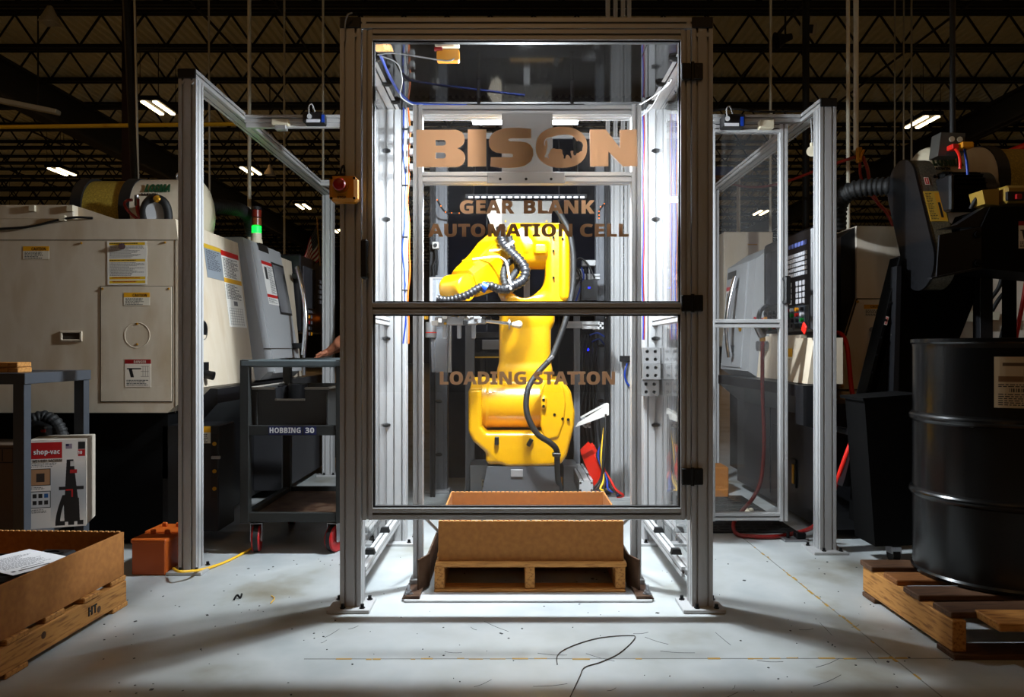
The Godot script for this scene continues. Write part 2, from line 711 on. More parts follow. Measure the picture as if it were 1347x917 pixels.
var fonts := {}
func font(bold: bool, fat := 0.0) -> Font:
	var key := "%s%.2f" % [bold, fat]
	if not fonts.has(key):
		var s := SystemFont.new()
		s.font_names = PackedStringArray(["Droid Sans"])
		s.font_weight = 700 if bold else 400
		if fat > 0:
			var v := FontVariation.new()
			v.base_font = s
			v.variation_embolden = fat
			fonts[key] = v
		else:
			fonts[key] = s
	return fonts[key]

# raised lettering: capitals of height cap, stretched to the width given (0 keeps the font's)
func lettering(par: Node, nm: String, s: String, at: Vector3, cap: float, width: float, m: Material, b := Basis(), fat := 0.0, depth := 0.0015) -> MeshInstance3D:
	var t := TextMesh.new()
	t.text = s
	t.font = font(true, fat)
	t.font_size = 48
	t.pixel_size = cap / (0.714 * 48)
	t.depth = depth
	t.curve_step = 2.0
	var sx := 1.0
	if width > 0:
		sx = width / maxf(t.get_aabb().size.x, 1e-4)
	return part(par, nm, t, m, T(at, b * Basis.from_scale(Vector3(sx, 1, 1))))

# outline in pixels of the frontal plane at distance d, in metres
func outline(px: Array, d: float) -> PackedVector2Array:
	var p := PackedVector2Array()
	for i in range(0, px.size(), 2):
		var w := W(px[i], px[i + 1], d)
		p.append(Vector2(w.x, w.y))
	return p

# a casting of flat facets: chamfered rectangles [centre, half width, half height, chamfer] joined in a row, in the axes given
func loft(rows: Array, b: Basis) -> Mesh:
	var rings := []
	for r in rows:
		var w: float = r[1]
		var h: float = r[2]
		var c: float = r[3]
		var ring := []
		for q in [[w, h - c], [w - c, h], [c - w, h], [-w, h - c], [-w, c - h], [c - w, -h], [w - c, -h], [w, c - h]]:
			ring.append((r[0] as Vector3) + b.x * q[0] + b.y * q[1])
		rings.append(ring)
	var st := st0()
	for i in rows.size() - 1:
		var mid: Vector3 = (rows[i][0] + rows[i + 1][0]) / 2
		for k in 8:
			face(st, [rings[i][k], rings[i][(k + 1) % 8], rings[i + 1][(k + 1) % 8], rings[i + 1][k]], mid)
	face(st, rings[0], rows[1][0])
	face(st, rings[-1], rows[-2][0])
	return st.commit()

# heavy sign lettering: every character of the word a mesh of its own, fattened, between x0 and x1 on the base line y0
func heavy_word(par: Node, word: String, x0: float, x1: float, y0: float, cap: float, z: float, m: Material, fat := 5.0) -> void:
	var ts := TextServerManager.get_primary_interface()
	var rid: RID = font(true).get_rids()[0]
	var glyphs := []
	var pen := 0.0
	var lo := 1e9
	var hi := -1e9
	for ch in word:
		var g := ts.font_get_glyph_index(rid, 256, ch.unicode_at(0), 0)
		var d := ts.font_get_glyph_contours(rid, 256, g)
		var rings := []
		var from := 0
		for e in d.contours:
			var ring := PackedVector2Array()
			for i in range(from, e + 1):
				var p: Vector3 = d.points[i]
				var v := Vector2(p.x + pen, -p.y)
				if ring.is_empty() or ring[-1].distance_to(v) > 0.5:
					ring.append(v)
			from = e + 1
			rings.append(ring)
		rings.sort_custom(func(a, b): return absf(area2(a)) > absf(area2(b)))
		var outer := PackedVector2Array()
		var holes := []
		for k in rings.size():
			var r: PackedVector2Array = rings[k]
			if Geometry2D.is_polygon_clockwise(r):
				r.reverse()
			var off := Geometry2D.offset_polygon(r, fat if k == 0 else -fat, Geometry2D.JOIN_MITER)
			if off.is_empty():
				continue
			if k == 0:
				outer = off[0]
			else:
				holes.append(off[0])
		for v in outer:
			lo = minf(lo, v.x)
			hi = maxf(hi, v.x)
		glyphs.append([outer, holes])
		pen += ts.font_get_glyph_advance(rid, 256, g).x
	var sx := (x1 - x0) / (hi - lo)
	var sy := cap / (0.714 * 256 + fat * 2)
	var fit := func(r: PackedVector2Array) -> PackedVector2Array:
		var q := PackedVector2Array()
		for v in r:
			q.append(Vector2(x0 + (v.x - lo) * sx, y0 + (v.y + fat) * sy))
		return q
	for g in glyphs:
		var hs := []
		for h in g[1]:
			hs.append(fit.call(h))
		part(par, "letter", prism_holes(fit.call(g[0]), hs, 0.001), m, T(Vector3(0, 0, z)))

func area2(r: PackedVector2Array) -> float:
	var a := 0.0
	for i in r.size():
		a += r[i].cross(r[(i + 1) % r.size()])
	return a

func lights_and_camera() -> void:
	var cam := Camera3D.new()
	cam.name = "camera"
	cam.position = Vector3(0, EYE, 0)
	cam.fov = rad_to_deg(2.0 * atan(458.5 / K))
	cam.near = 0.05
	cam.far = 200.0
	add_child(cam)
	var env := Environment.new()
	env.background_mode = Environment.BG_COLOR
	env.background_color = Color.BLACK
	env.tonemap_mode = Environment.TONE_MAPPER_LINEAR
	env.tonemap_exposure = 1.0
	env.sdfgi_enabled = true
	env.ssao_enabled = true
	env.ssil_enabled = true
	var we := WorldEnvironment.new()
	we.name = "environment"
	we.environment = env
	add_child(we)

const CELL_LIGHT := 7.9
const CELL_SIDE := 3.7
const BAY_LIGHT := 2.0

func area(par: Node3D, nm: String, at: Vector3, b: Basis, w: float, h: float, c: Color, e: float) -> AreaLight3D:
	var l := AreaLight3D.new()
	l.name = nm
	l.transform = above(par).affine_inverse() * T(at, b)
	l.area_size = Vector2(w, h)
	l.area_normalize_energy = true
	l.light_color = c
	l.light_energy = e
	l.area_range = 60.0
	l.shadow_enabled = true
	par.add_child(l, true)
	return l

const DOWN := Basis(Vector3(1, 0, 0), Vector3(0, 0, -1), Vector3(0, 1, 0))

func materials() -> void:
	mat("alu", Color(0.72, 0.72, 0.72), 0.42, 0.25)
	mat("alu_shaded", Color(0.47, 0.48, 0.50), 0.45, 0.3)  # alu darkened to put the rear bay's shade into the colour
	mat("cap", Color(0.025, 0.025, 0.028), 0.5)
	mat("black", Color(0.02, 0.02, 0.022), 0.45)
	mat("rubber", Color(0.03, 0.03, 0.03), 0.65)
	mat("hose", Color(0.10, 0.10, 0.11), 0.35)
	mat("bolt", Color(0.05, 0.05, 0.055), 0.35, 0.6)
	mat("steel", Color(0.62, 0.62, 0.63), 0.3, 0.85)
	mat("chrome", Color(0.85, 0.85, 0.86), 0.12, 1.0)
	mat("sheet", Color(0.60, 0.60, 0.60), 0.45, 0.5)
	mat("white", Color(0.85, 0.84, 0.81), 0.5)
	mat("red", Color(0.62, 0.03, 0.04), 0.4)
	mat("yellow_box", Color(0.85, 0.55, 0.03), 0.45)
	mat("brass", Color(0.75, 0.55, 0.15), 0.4, 0.6)
	mat("red_hose", Color(0.50, 0.07, 0.05), 0.45)
	mat("orange_hose", Color(0.85, 0.12, 0.06), 0.45)
	mat("blue", Color(0.05, 0.22, 0.60), 0.45)
	mat("orange_cable", Color(0.85, 0.40, 0.10), 0.45)
	mat("grey_cable", Color(0.62, 0.62, 0.62), 0.5)
	mat("pvc", Color(0.80, 0.76, 0.66), 0.5)
	mat("machine_grey", Color(0.60, 0.605, 0.61), 0.45)
	mat("machine_dark", Color(0.085, 0.085, 0.095), 0.4)
	mat("machine_black", Color(0.014, 0.014, 0.016), 0.7).metallic_specular = 0.25
	mat("console", Color(0.07, 0.07, 0.085), 0.4)
	mat("keys", Color(0.80, 0.80, 0.82), 0.5)
	mat("screen", Color(0.30, 0.30, 0.32), 0.15)
	mat("cart", Color(0.15, 0.155, 0.15), 0.5, 0.2)
	mat("table", Color(0.25, 0.265, 0.29), 0.45)
	mat("bin", Color(0.19, 0.19, 0.185), 0.5)
	mat("robot_grey", Color(0.30, 0.31, 0.32), 0.35)
	mat("skin", Color(0.72, 0.45, 0.33), 0.55)
	mat("navy", Color(0.05, 0.07, 0.17), 0.8)
	mat("denim", Color(0.08, 0.09, 0.14), 0.85)
	mat("hair", Color(0.06, 0.045, 0.03), 0.7)
	mat("eye", Color(0.9, 0.9, 0.88), 0.3)
	mat("green_ink", Color(0.02, 0.25, 0.14), 0.5)
	mat("ink", Color(0.05, 0.045, 0.04), 0.6)
	mat("white_ink", Color(0.86, 0.86, 0.86), 0.5)
	mat("blue_ink", Color(0.06, 0.10, 0.28), 0.5)
	mat("dark_red", Color(0.16, 0.03, 0.025), 0.6)
	mat("orange_box", Color(0.72, 0.33, 0.07), 0.5)
	mat("paper", Color(0.87, 0.87, 0.88), 0.7)
	mat("joist", Color(0.10, 0.09, 0.08), 0.7)
	mat("yellow_pipe", Color(0.95, 0.74, 0.16), 0.45)
	mat("conduit", Color(0.85, 0.83, 0.75), 0.45, 0.1)
	mat("lamp_case", Color(0.10, 0.10, 0.10), 0.6)
	mat("wall_paint", Color(0.30, 0.27, 0.23), 0.8)
	mat("pan_deck", Color(0.96, 0.95, 0.85), 0.75)
	mat("floor_paint", Color(0.63, 0.48, 0.10), 0.6)
	mat("speck", Color(0.10, 0.10, 0.11), 0.6)
	mat("joint", Color(0.45, 0.45, 0.43), 0.7)
	glow("tube_glow", Color(1.0, 0.88, 0.66), 9.0)
	glow("cell_glow", Color(0.93, 0.96, 1.0), 6.0)
	glow("led_glow", Color(0.90, 0.92, 1.0), 5.0)
	glow("green_glow", Color(0.05, 1.0, 0.25), 2.2)
	glow("blue_glow", Color(0.08, 0.12, 1.0), 5.0)
	glow("amber_glow", Color(1.0, 0.45, 0.08), 2.0)
	# paint with a little unevenness
	var w := mat("machine_white", Color(0.80, 0.75, 0.67), 0.45)
	textured(w, noise_tex(0.012, [0.0, Color(0.90, 0.86, 0.80), 0.5, Color(1, 1, 1), 1.0, Color(0.96, 0.94, 0.90)], 512, 5, 3), Vector3(0.7, 0.25, 0.7))
	var wp := mat("machine_white_lit", Color(0.90, 0.86, 0.80), 0.45)  # machine white raised to make up for light missing on the right housing
	textured(wp, w.albedo_texture, w.uv1_scale)
	var y := mat("robot_yellow", Color(0.81, 0.595, 0.0), 0.30)
	y.clearcoat_enabled = true
	y.clearcoat = 0.5
	y.clearcoat_roughness = 0.12
	var fl := mat("floor", Color(0.69, 0.705, 0.705), 0.32)
	textured(fl, noise_tex(0.006, [0.0, Color(0.72, 0.68, 0.60), 0.32, Color(0.93, 0.93, 0.92), 0.6, Color(1, 1, 1), 1.0, Color(0.86, 0.88, 0.89)], 1024, 6, 9), Vector3(0.22, 0.22, 0.22), true)
	fl.roughness_texture = noise_tex(0.02, [0.0, Color(0.75, 0.75, 0.75), 1.0, Color(1.2, 1.2, 1.2)], 512, 5, 12)
	fl.roughness = 0.42
	var cb := mat("cardboard", Color(0.66, 0.43, 0.19), 0.85)
	textured(cb, noise_tex(0.05, [0.0, Color(0.86, 0.84, 0.8), 1.0, Color(1, 1, 1)], 256, 4, 5), Vector3(2.5, 2.5, 2.5))
	for k in 3:
		var wd := mat("wood_%s" % ["pale", "mid", "dark"][k], [Color(0.76, 0.54, 0.27), Color(0.58, 0.37, 0.17), Color(0.36, 0.24, 0.14)][k], 0.75)
		textured(wd, noise_tex(0.02, [0.0, Color(0.60, 0.52, 0.45), 0.45, Color(0.95, 0.93, 0.9), 1.0, Color(1, 1, 1)], 512, 5, 20 + k), Vector3(0.8, 7.0, 7.0))
		var we := mat("wood_%s_deep" % ["pale", "mid", "dark"][k], wd.albedo_color, 0.75)
		textured(we, wd.albedo_texture, Vector3(7.0, 7.0, 0.8))
	var ru := mat("rusty", Color(0.38, 0.30, 0.24), 0.5, 0.5)
	textured(ru, noise_tex(0.02, [0.0, Color(0.55, 0.4, 0.3), 0.5, Color(0.9, 0.85, 0.8), 1.0, Color(1, 1, 1)], 256, 5, 31), Vector3(2, 2, 2))
	var dr := mat("drum", Color(0.03, 0.03, 0.033), 0.24)
	textured(dr, noise_tex(0.03, [0.0, Color(0.7, 0.7, 0.7), 0.78, Color(0.85, 0.85, 0.85), 1.0, Color(2.4, 2.4, 2.3)], 512, 6, 33), Vector3(1.2, 0.8, 1.2))
	var dm := mat("filter_mesh", Color(0.80, 0.68, 0.26), 0.6, 0.2)
	textured(dm, noise_tex(0.2, [0.0, Color(0.6, 0.6, 0.6), 1.0, Color(1, 1, 1)], 256, 2, 35, FastNoiseLite.TYPE_CELLULAR), Vector3(2, 2, 2))
	var vs := mat("belt_guard", Color(0.10, 0.10, 0.11), 0.35, 0.3)
	textured(vs, noise_tex(0.08, [0.0, Color(0.7, 0.7, 0.7), 1.0, Color(1.1, 1.1, 1.1)], 256, 3, 36), Vector3(2, 2, 2))
	var vg := mat("guard_rim", Color(0.42, 0.40, 0.34), 0.4, 0.3)
	textured(vg, noise_tex(0.12, [0.0, Color(0.5, 0.5, 0.5), 0.7, Color(1, 1, 1), 1.0, Color(1.5, 1.5, 1.5)], 256, 4, 37), Vector3(3, 3, 3))
	var let := mat("vinyl", Color(0.78, 0.67, 0.55), 0.7)
	let.backlight_enabled = true
	let.backlight = Color(0.70, 0.62, 0.54)
	var g := mat("glass", Color(1, 1, 1, 0.02), 0.0)
	g.transparency = BaseMaterial3D.TRANSPARENCY_ALPHA
	g.metallic_specular = 0.5
	var rf := mat("smoked", Color(0.012, 0.011, 0.010), 0.06)
	rf.metallic_specular = 0.28
	var og := mat("orange_acrylic", Color(0.85, 0.13, 0.03, 0.75), 0.3)
	og.transparency = BaseMaterial3D.TRANSPARENCY_ALPHA
	var film := mat("film", Color(0.85, 0.87, 0.9, 0.25), 0.3)
	film.transparency = BaseMaterial3D.TRANSPARENCY_ALPHA

# ---------------------------------------------------------------- the building

func building() -> void:
	var fl := structure("floor", box(Vector3(66, 0.3, 64), 0.0), M.floor, T(Vector3(0, -0.15, -20)))
	# worn yellow tape lines and the joints they follow
	rng.seed = 5
	var st := st0()
	var jt := st0()
	for ln in [[W(400, 867, 985.0 / 408.5), W(1500, 866, 985.0 / 407.5), 0.10, 0.8], [W(955, 690, 985.0 / 231.5), W(1262, 935, 985.0 / 476.5), 0.55, 1.0]]:
		var a: Vector3 = ln[0]
		var b: Vector3 = ln[1]
		var l := a.distance_to(b)
		var dir := (b - a) / l
		var q := Basis(dir, Vector3.UP, dir.cross(Vector3.UP))
		add_box(jt, Vector3(l, 0.0006, 0.004), 0.0, T((a + b) / 2 + Vector3(0, 0.0003, 0), q))
		var at := 0.0
		while at < l:
			var s := rng.randf_range(0.008, 0.06)
			if rng.randf() < ln[3] * (0.35 + 0.65 * absf(sin(at * 2.3 + ln[2] * 9))):
				add_box(st, Vector3(s, 0.0008, rng.randf_range(0.003, 0.012)), 0.0, T(a + dir * at + Vector3(0, 0.0004, 0) + q.z * rng.randf_range(-0.004, 0.004), q))
			at += s + rng.randf_range(0.0, 0.03)
	stuff(fl, "worn_floor_line", st.commit(), M.floor_paint)
	part(fl, "floor_joint", jt.commit(), M.joint)
	st = st0()
	for i in 200:
		var d := rng.randf_range(2.1, 3.6)
		var x := rng.randf_range(-1.3, 1.4) * d / 2.4
		var s := rng.randf_range(0.002, 0.006) * (2.4 if rng.randf() < 0.07 else 1.0)
		add_box(st, Vector3(s, 0.0015, s * rng.randf_range(0.3, 1.4)), 0.0, T(Vector3(x, 0.0007, -d), Basis(Vector3.UP, rng.randf() * TAU)))
	stuff(fl, "debris_specks", st.commit(), M.speck)
	st = st0()
	for i in 24:
		var d := rng.randf_range(2.15, 2.75)
		var x := rng.randf_range(-0.9, 1.2)
		var t := rng.randf() * TAU
		var l := rng.randf_range(0.03, 0.16)
		add_tube(st, [Vector3(x, 0.0003, -d), Vector3(x + cos(t) * l * 0.5, 0.0003, -d + sin(t) * l * 0.4 + 0.006), Vector3(x + cos(t) * l, 0.0003, -d + sin(t) * l * 0.8)], 0.0007, 4, 3)
	stuff(fl, "scratches", st.commit(), M.speck)

	# corrugated steel deck, ribs running away from the camera
	var pr := PackedVector2Array()
	var x := -33.0
	while x < 33.0:
		for q in [[0.0, 0.0], [0.055, 0.0], [0.075, 0.06], [0.13, 0.06]]:
			pr.append(Vector2(x + q[0], q[1]))
		x += 0.15
	st = st0()
	for i in pr.size() - 1:
		var a := pr[i]
		var b := pr[i + 1]
		var n := Vector3(b.y - a.y, -(b.x - a.x), 0).normalized()
		var q := [Vector3(a.x, a.y, -52), Vector3(b.x, b.y, -52), Vector3(b.x, b.y, 12), Vector3(a.x, a.y, 12)]
		for j in [0, 2, 1, 0, 3, 2]:
			vtx(st, q[j], n)
	var ce := structure("ceiling", st.commit(), M.pan_deck, T(Vector3(0, 6.62, 0)))
	part(ce, "roof_slab", box(Vector3(66, 0.2, 64), 0.0), M.wall_paint, T(Vector3(0, 6.80, -20)))
	for s in [-1, 1]:
		structure("wall_left" if s < 0 else "wall_right", box(Vector3(0.3, 7, 64), 0.0), M.wall_paint, T(Vector3(32.5 * s, 3.4, -20)))
	structure("wall_back", box(Vector3(66, 7, 0.3), 0.0), M.wall_paint, T(Vector3(0, 3.4, -51.5)))
	structure("wall_front", box(Vector3(66, 7, 0.3), 0.0), M.wall_paint, T(Vector3(0, 3.4, 11.5)))
	# bar joists: chords and zig-zag webs, hung under the deck
	var rods := {}
	for k in 26:
		var d := 9.5 + 1.58 * k
		st = st0()
		for s in [-1, 1]:
			add_box(st, Vector3(64, 0.06, 0.05), 0.0, T(Vector3(0, 6.00, -d + s * 0.05)))
			add_box(st, Vector3(64, 0.05, 0.05), 0.0, T(Vector3(0, 6.58, -d + s * 0.05)))
		var jo := part(ce, "joist", st.commit(), M.joist)
		var far := st0()
		var half := 0.6735 * d + 1.0
		var n := int(minf(31.0, 64.0) / 0.36)
		for i in range(-n, n):
			var xa := i * 0.36
			if absf(xa) > half:
				continue
			var up := posmod(i, 2) == 0
			var a := Vector3(xa, 6.03 if up else 6.55, -d)
			var b := Vector3(xa + 0.36, 6.55 if up else 6.03, -d)
			var seen := (absf(X(0, 1)) * d > absf(xa)) and (xa < -0.24 * d or xa > 0.27 * d)
			if k < 8 and seen:
				if not rods.has(up):
					var s1 := st0()
					add_rod(s1, a - (a + b) / 2, b - (a + b) / 2, 0.02, 5)
					rods[up] = s1.commit()
				part(jo, "web", rods[up], M.joist, T((a + b) / 2))
			else:
				add_rod(far, a, b, 0.018, 4)
		stuff(jo, "far_webs", far.commit(), M.joist)
	for g in [[-8.9, 5.35], [9.9, 5.5], [-20.5, 5.4], [21.0, 5.4]]:
		st = st0()
		add_box(st, Vector3(0.28, 0.05, 60), 0.0, T(Vector3(g[0], g[1], -20)))
		add_box(st, Vector3(0.28, 0.05, 60), 0.0, T(Vector3(g[0], 6.0, -20)))
		add_box(st, Vector3(0.04, 0.62, 60), 0.0, T(Vector3(g[0], (g[1] + 6.0) / 2, -20)))
		part(ce, "girder", st.commit(), M.joist)
	# sway rods slung between the joists
	st = st0()
	for x0 in [-14.0, -11.0, -4.6, -3.4, 4.2, 6.6, 12.5, 16.0]:
		add_rod(st, Vector3(x0, 5.96, -9), Vector3(x0, 5.96, -50), 0.022, 5)
	part(ce, "bridging_rod", st.commit(), M.joist)

func high_bay(x: float, d: float, label: String, twin := false) -> void:
	var o := thing("high_bay_lamp", label, "ceiling lamp", Vector3(x, 5.55, -d), 0.0, "high-bay lamps")
	part(o, "housing", box(Vector3(0.42, 0.09, 0.86), 0.02), M.lamp_case, T(Vector3(x, 5.60, -d)))
	for sx in [-1, 1]:
		for sz in [-1, 1]:
			part(o, "glowing_tube", box(Vector3(0.085, 0.04, 0.37), 0.012), M.tube_glow, T(Vector3(x + sx * 0.11, 5.54, -d + sz * 0.205)))
			rod(o, "hanging_wire", Vector3(x + sx * 0.17, 5.64, -d + sz * 0.36), Vector3(x + sx * 0.17, 6.63, -d + sz * 0.36), 0.006, M.joist, 5)
	area(o, "lamp_light", Vector3(x, 5.50, -d), DOWN, 0.4, 0.8, Color(1.0, 0.73, 0.44), BAY_LIGHT)

func overhead() -> void:
	for a in [
		[-6.7, 14.4, "high-bay lamp of four bright tubes above the fence post, largest in view"],
		[-11.6, 19.6, "small bright high-bay lamp above the step of the white machine"],
		[-6.7, 19.5, "bright high-bay lamp seen beside the tall vertical pipe inside the fence"],
		[-6.7, 24.4, "high-bay lamp under the slanting fence beam, above the flag"],
		[-6.75, 29.5, "farthest tiny high-bay lamp just beside the grey post under the stop button"],
		[-16.8, 24.8, "dim high-bay lamp at the picture's edge low over the white machine"],
		[8.25, 15.3, "bright high-bay lamp alone over the black chip conveyor"],
		[8.35, 25.5, "high-bay lamp seen through the glass guard door, upper one"],
		[8.9, 31.0, "high-bay lamp seen through the glass guard door, lower one beside the post"],
		[-2.0, -5.4, "added unseen high-bay lamp behind the camera towards the crate of papers"],  # this and the next four are added out of view for their light
		[0.2, -2.0, "added unseen high-bay lamp behind the camera towards the oil drum"],  # added lamp, set where it reaches the right-hand housing
		[8.3, -3.2, "added unseen high-bay lamp behind the camera, farthest out past the oil drum"],
		[-6.7, 4.6, "added unseen high-bay lamp straight above the white machine"],
		[7.6, 4.6, "added unseen high-bay lamp straight above the chip conveyor"]]:
		high_bay(a[0], a[1], a[2])
	# pipes and drops
	var pipe := func(nm: String, label: String, a: Vector3, b: Vector3, r: float, m: Material, cat := "pipe") -> void:
		tag(rod(self, nm, a, b, r, m, 10), label, cat)
	pipe.call("gas_pipe", "long yellow horizontal pipe crossing behind the fence post", W(-60, 168, 9.0), W(322, 163, 9.0), 0.024, M.yellow_pipe)
	pipe.call("conduit_drop", "thick pale vertical pipe dropping behind the slanting fence beam", Vector3(X(328, 7.0), 6.62, -7.0), Vector3(X(328, 7.0), 0.0, -7.0), 0.017, M.conduit)
	pipe.call("conduit_drop", "thin pale vertical pipe close beside the grey cell post", Vector3(X(425, 7.4), 6.62, -7.4), Vector3(X(425, 7.4), 0.0, -7.4), 0.011, M.conduit)
	pipe.call("hose_drop", "dark slanting hose pipe hanging down to the dust filter at the white machine", W(150, -330, 5.0), W(178, 262, 5.0), 0.022, M.rubber)
	pipe.call("conduit_drop", "thin yellowish vertical pipe behind the dark slanting hose pipe", Vector3(X(172, 8.0), 6.62, -8.0), Vector3(X(185, 8.0), 1.5, -8.0), 0.012, M.conduit)
	pipe.call("conduit_drop", "thin dim vertical pipe just inside the glazed fence frame", Vector3(X(274, 9.5), 6.62, -9.5), Vector3(X(277, 9.5), 0.0, -9.5), 0.012, M.conduit)
	pipe.call("conduit_drop", "thin dim vertical pipe over the green signal lamp", Vector3(X(374, 9.5), 6.62, -9.5), Vector3(X(374, 9.5), 0.0, -9.5), 0.013, M.conduit)
	pipe.call("air_pipe", "pale vertical air pipe with the red hose beside the fence post, thicker one", Vector3(X(1126, 5.2), 6.62, -5.2), W(1126, 198, 5.2), 0.017, M.conduit)
	pipe.call("air_pipe", "pale vertical air pipe running down behind the yellow valve, nearer the fence post", Vector3(X(1115, 5.4), 6.62, -5.4), Vector3(X(1116, 5.4), 0.0, -5.4), 0.013, M.conduit)
	pipe.call("cable_drop", "dark vertical double cable drop above the glass guard door", Vector3(X(1060, 9.0), 6.62, -9.0), Vector3(X(1060, 9.0), 0.0, -9.0), 0.04, M.rubber)
	pipe.call("conduit_drop", "dim vertical pipe above the interlock switch of the glass door", Vector3(X(1014, 8.0), 6.62, -8.0), Vector3(X(1013, 8.0), 0.0, -8.0), 0.014, M.conduit)
	pipe.call("conduit_drop", "dark conduit holding the outlet box over the chip conveyor", Vector3(X(1253, 3.6), 6.62, -3.6), W(1253, 176, 3.6), 0.013, M.rubber)
	pipe.call("conduit_drop", "bright thin vertical pipe just beside the lone high-bay lamp", Vector3(X(1199, 11.0), 6.62, -11.0), Vector3(X(1199, 11.0), 0.0, -11.0), 0.014, M.conduit)
	pipe.call("conduit_drop", "faint thin vertical pipe second from the lone high-bay lamp", Vector3(X(1189, 11.0), 6.62, -11.0), Vector3(X(1188, 11.0), 0.0, -11.0), 0.012, M.conduit)
	pipe.call("conduit_drop", "faint thin vertical pipe third from the lone high-bay lamp", Vector3(X(1177, 11.0), 6.62, -11.0), Vector3(X(1177, 11.0), 0.0, -11.0), 0.011, M.conduit)
	pipe.call("orange_pipe", "slanting dull orange pipe behind the filter drum over the chip conveyor", W(1312, 207, 8.0), W(1400, 172, 8.0), 0.04, M.orange_hose)
	# aluminium drop column above the cell
	var o := thing("service_drop_column", "bright bundle of aluminium uprights rising from the cell roof to the ceiling", "column", Vector3(X(816, 4.9), 2.3, -4.9))
	for p in [800.0, 810.0, 820.0, 828.0]:
		ex(o, "upright", "y", X(p - 2.5, 4.9), X(p + 2.5, 4.9), 2.35, 6.62, 4.9, 4.94)
	ex(o, "foot_bar", "x", X(796, 4.9), X(832, 4.9), 2.31, 2.35, 4.9, 4.94)
	# building column
	var c := thing("steel_column", "dull red steel column rising behind the dust filter", "column", Vector3(X(170, 11.0), 0, -11.0))
	part(c, "web_plate", box(Vector3(0.02, 6.0, 0.16)), M.dark_red, T(Vector3(X(170, 11.0), 3.0, -11.0)))
	for s in [-1, 1]:
		part(c, "flange", box(Vector3(0.13, 6.0, 0.015)), M.dark_red, T(Vector3(X(170, 11.0), 3.0, -11.0 + s * 0.08)))
	# speakers and floodlight at the roof
	var h := thing("horn_speaker", "pale square horn speaker hanging in the top corner over the white machine", "loudspeaker", W(66, 14, 9.6))
	part(h, "horn", lathe([Vector2(0.03, 0), Vector2(0.06, 0.06), Vector2(0.14, 0.22), Vector2(0.13, 0.22), Vector2(0.02, 0.03)], 4), M.pvc, T(W(66, 8, 9.6), Basis(Vector3.UP, PI / 4) * Basis(Vector3.RIGHT, PI)))
	rod(h, "hanger", W(66, 8, 9.6), Vector3(X(66, 9.6), 6.62, -9.6), 0.01, M.joist)
	h = thing("horn_speaker", "small pale horn speaker far under the slanting fence beam", "loudspeaker", W(355, 226, 15.0))
	part(h, "horn", lathe([Vector2(0.03, 0), Vector2(0.05, 0.06), Vector2(0.13, 0.2), Vector2(0.12, 0.2), Vector2(0.02, 0.03)], 4), M.pvc, T(W(355, 217, 15.0), Basis(Vector3.UP, PI / 4) * Basis(Vector3.RIGHT, PI)))
	rod(h, "hanger", W(355, 217, 15.0), Vector3(X(355, 15.0), 6.62, -15.0), 0.01, M.joist)
	h = thing("horn_speaker", "dark round horn speaker under the joists beside the square floodlight", "loudspeaker", W(1033, 56, 9.5))
	part(h, "horn", lathe([Vector2(0.04, 0), Vector2(0.05, 0.08), Vector2(0.11, 0.2), Vector2(0.10, 0.2), Vector2(0.03, 0.05)], 16), M.joist, T(W(1041, 48, 9.5), Basis(Vector3.BACK, PI / 2 + 0.3)))
	rod(h, "hanger", W(1033, 46, 9.5), Vector3(X(1033, 9.5), 6.62, -9.5), 0.012, M.joist)
	h = thing("floodlight", "square unlit floodlight with a pale rim under the joists", "floodlight", W(1063, 42, 9.5))
	part(h, "frame", box(Vector3(0.19, 0.15, 0.07), 0.01), M.conduit, T(W(1063, 38, 9.5), Basis(Vector3.RIGHT, 0.4)))
	part(h, "lens", box(Vector3(0.12, 0.10, 0.01), 0.002), M.joist, T(W(1063, 38, 9.45), Basis(Vector3.RIGHT, 0.4)))
	rod(h, "hanger", W(1064, 32, 9.5), Vector3(X(1064, 9.5), 6.62, -9.5), 0.012, M.joist)
	h = thing("light_fixture", "long unlit strip light at the picture's edge near the ceiling girder", "lamp", W(40, 138, 10.0))
	part(h, "fixture_body", box(Vector3(1.0, 0.06, 0.12), 0.01), M.conduit, T(W(28, 138, 10.0), Basis(Vector3.BACK, -0.2)))
	rod(h, "hanger", W(50, 142, 10.0), Vector3(X(50, 10.0), 6.62, -10.0), 0.01, M.joist)

# ---------------------------------------------------------------- the loading cell

const FD := 2.86          # distance of the cell's front

func foot(par: Node, x0: float, x1: float, d0: float, d1: float) -> void:
	bb(par, "foot_plate", x0, x1, 0.0, 0.014, d0, d1, M.alu, 0.002)
	for p in [[x0 + 0.02, d1 - 0.03], [x1 - 0.02, d1 - 0.03], [x0 + 0.055, d0 + 0.022], [x1 - 0.03, d0 + 0.022]]:
		part(par, "foot_bolt", lathe([Vector2(0, 0), Vector2(0.011, 0), Vector2(0.011, 0.004), Vector2(0.007, 0.004), Vector2(0.007, 0.016), Vector2(0, 0.016)], 6), M.bolt, T(Vector3(p[0], 0.014, -p[1])))

func clip(par: Node, at: Vector3) -> void:
	var st := st0()
	add_box(st, Vector3(0.046, 0.014, 0.02), 0.003)
	add_box(st, Vector3(0.03, 0.022, 0.016), 0.004)
	part(par, "panel_clip", st.commit() if not cache.has("clip") else cache.clip, M.black, T(at))
	if not cache.has("clip"):
		cache.clip = (par.get_child(-1) as MeshInstance3D).mesh

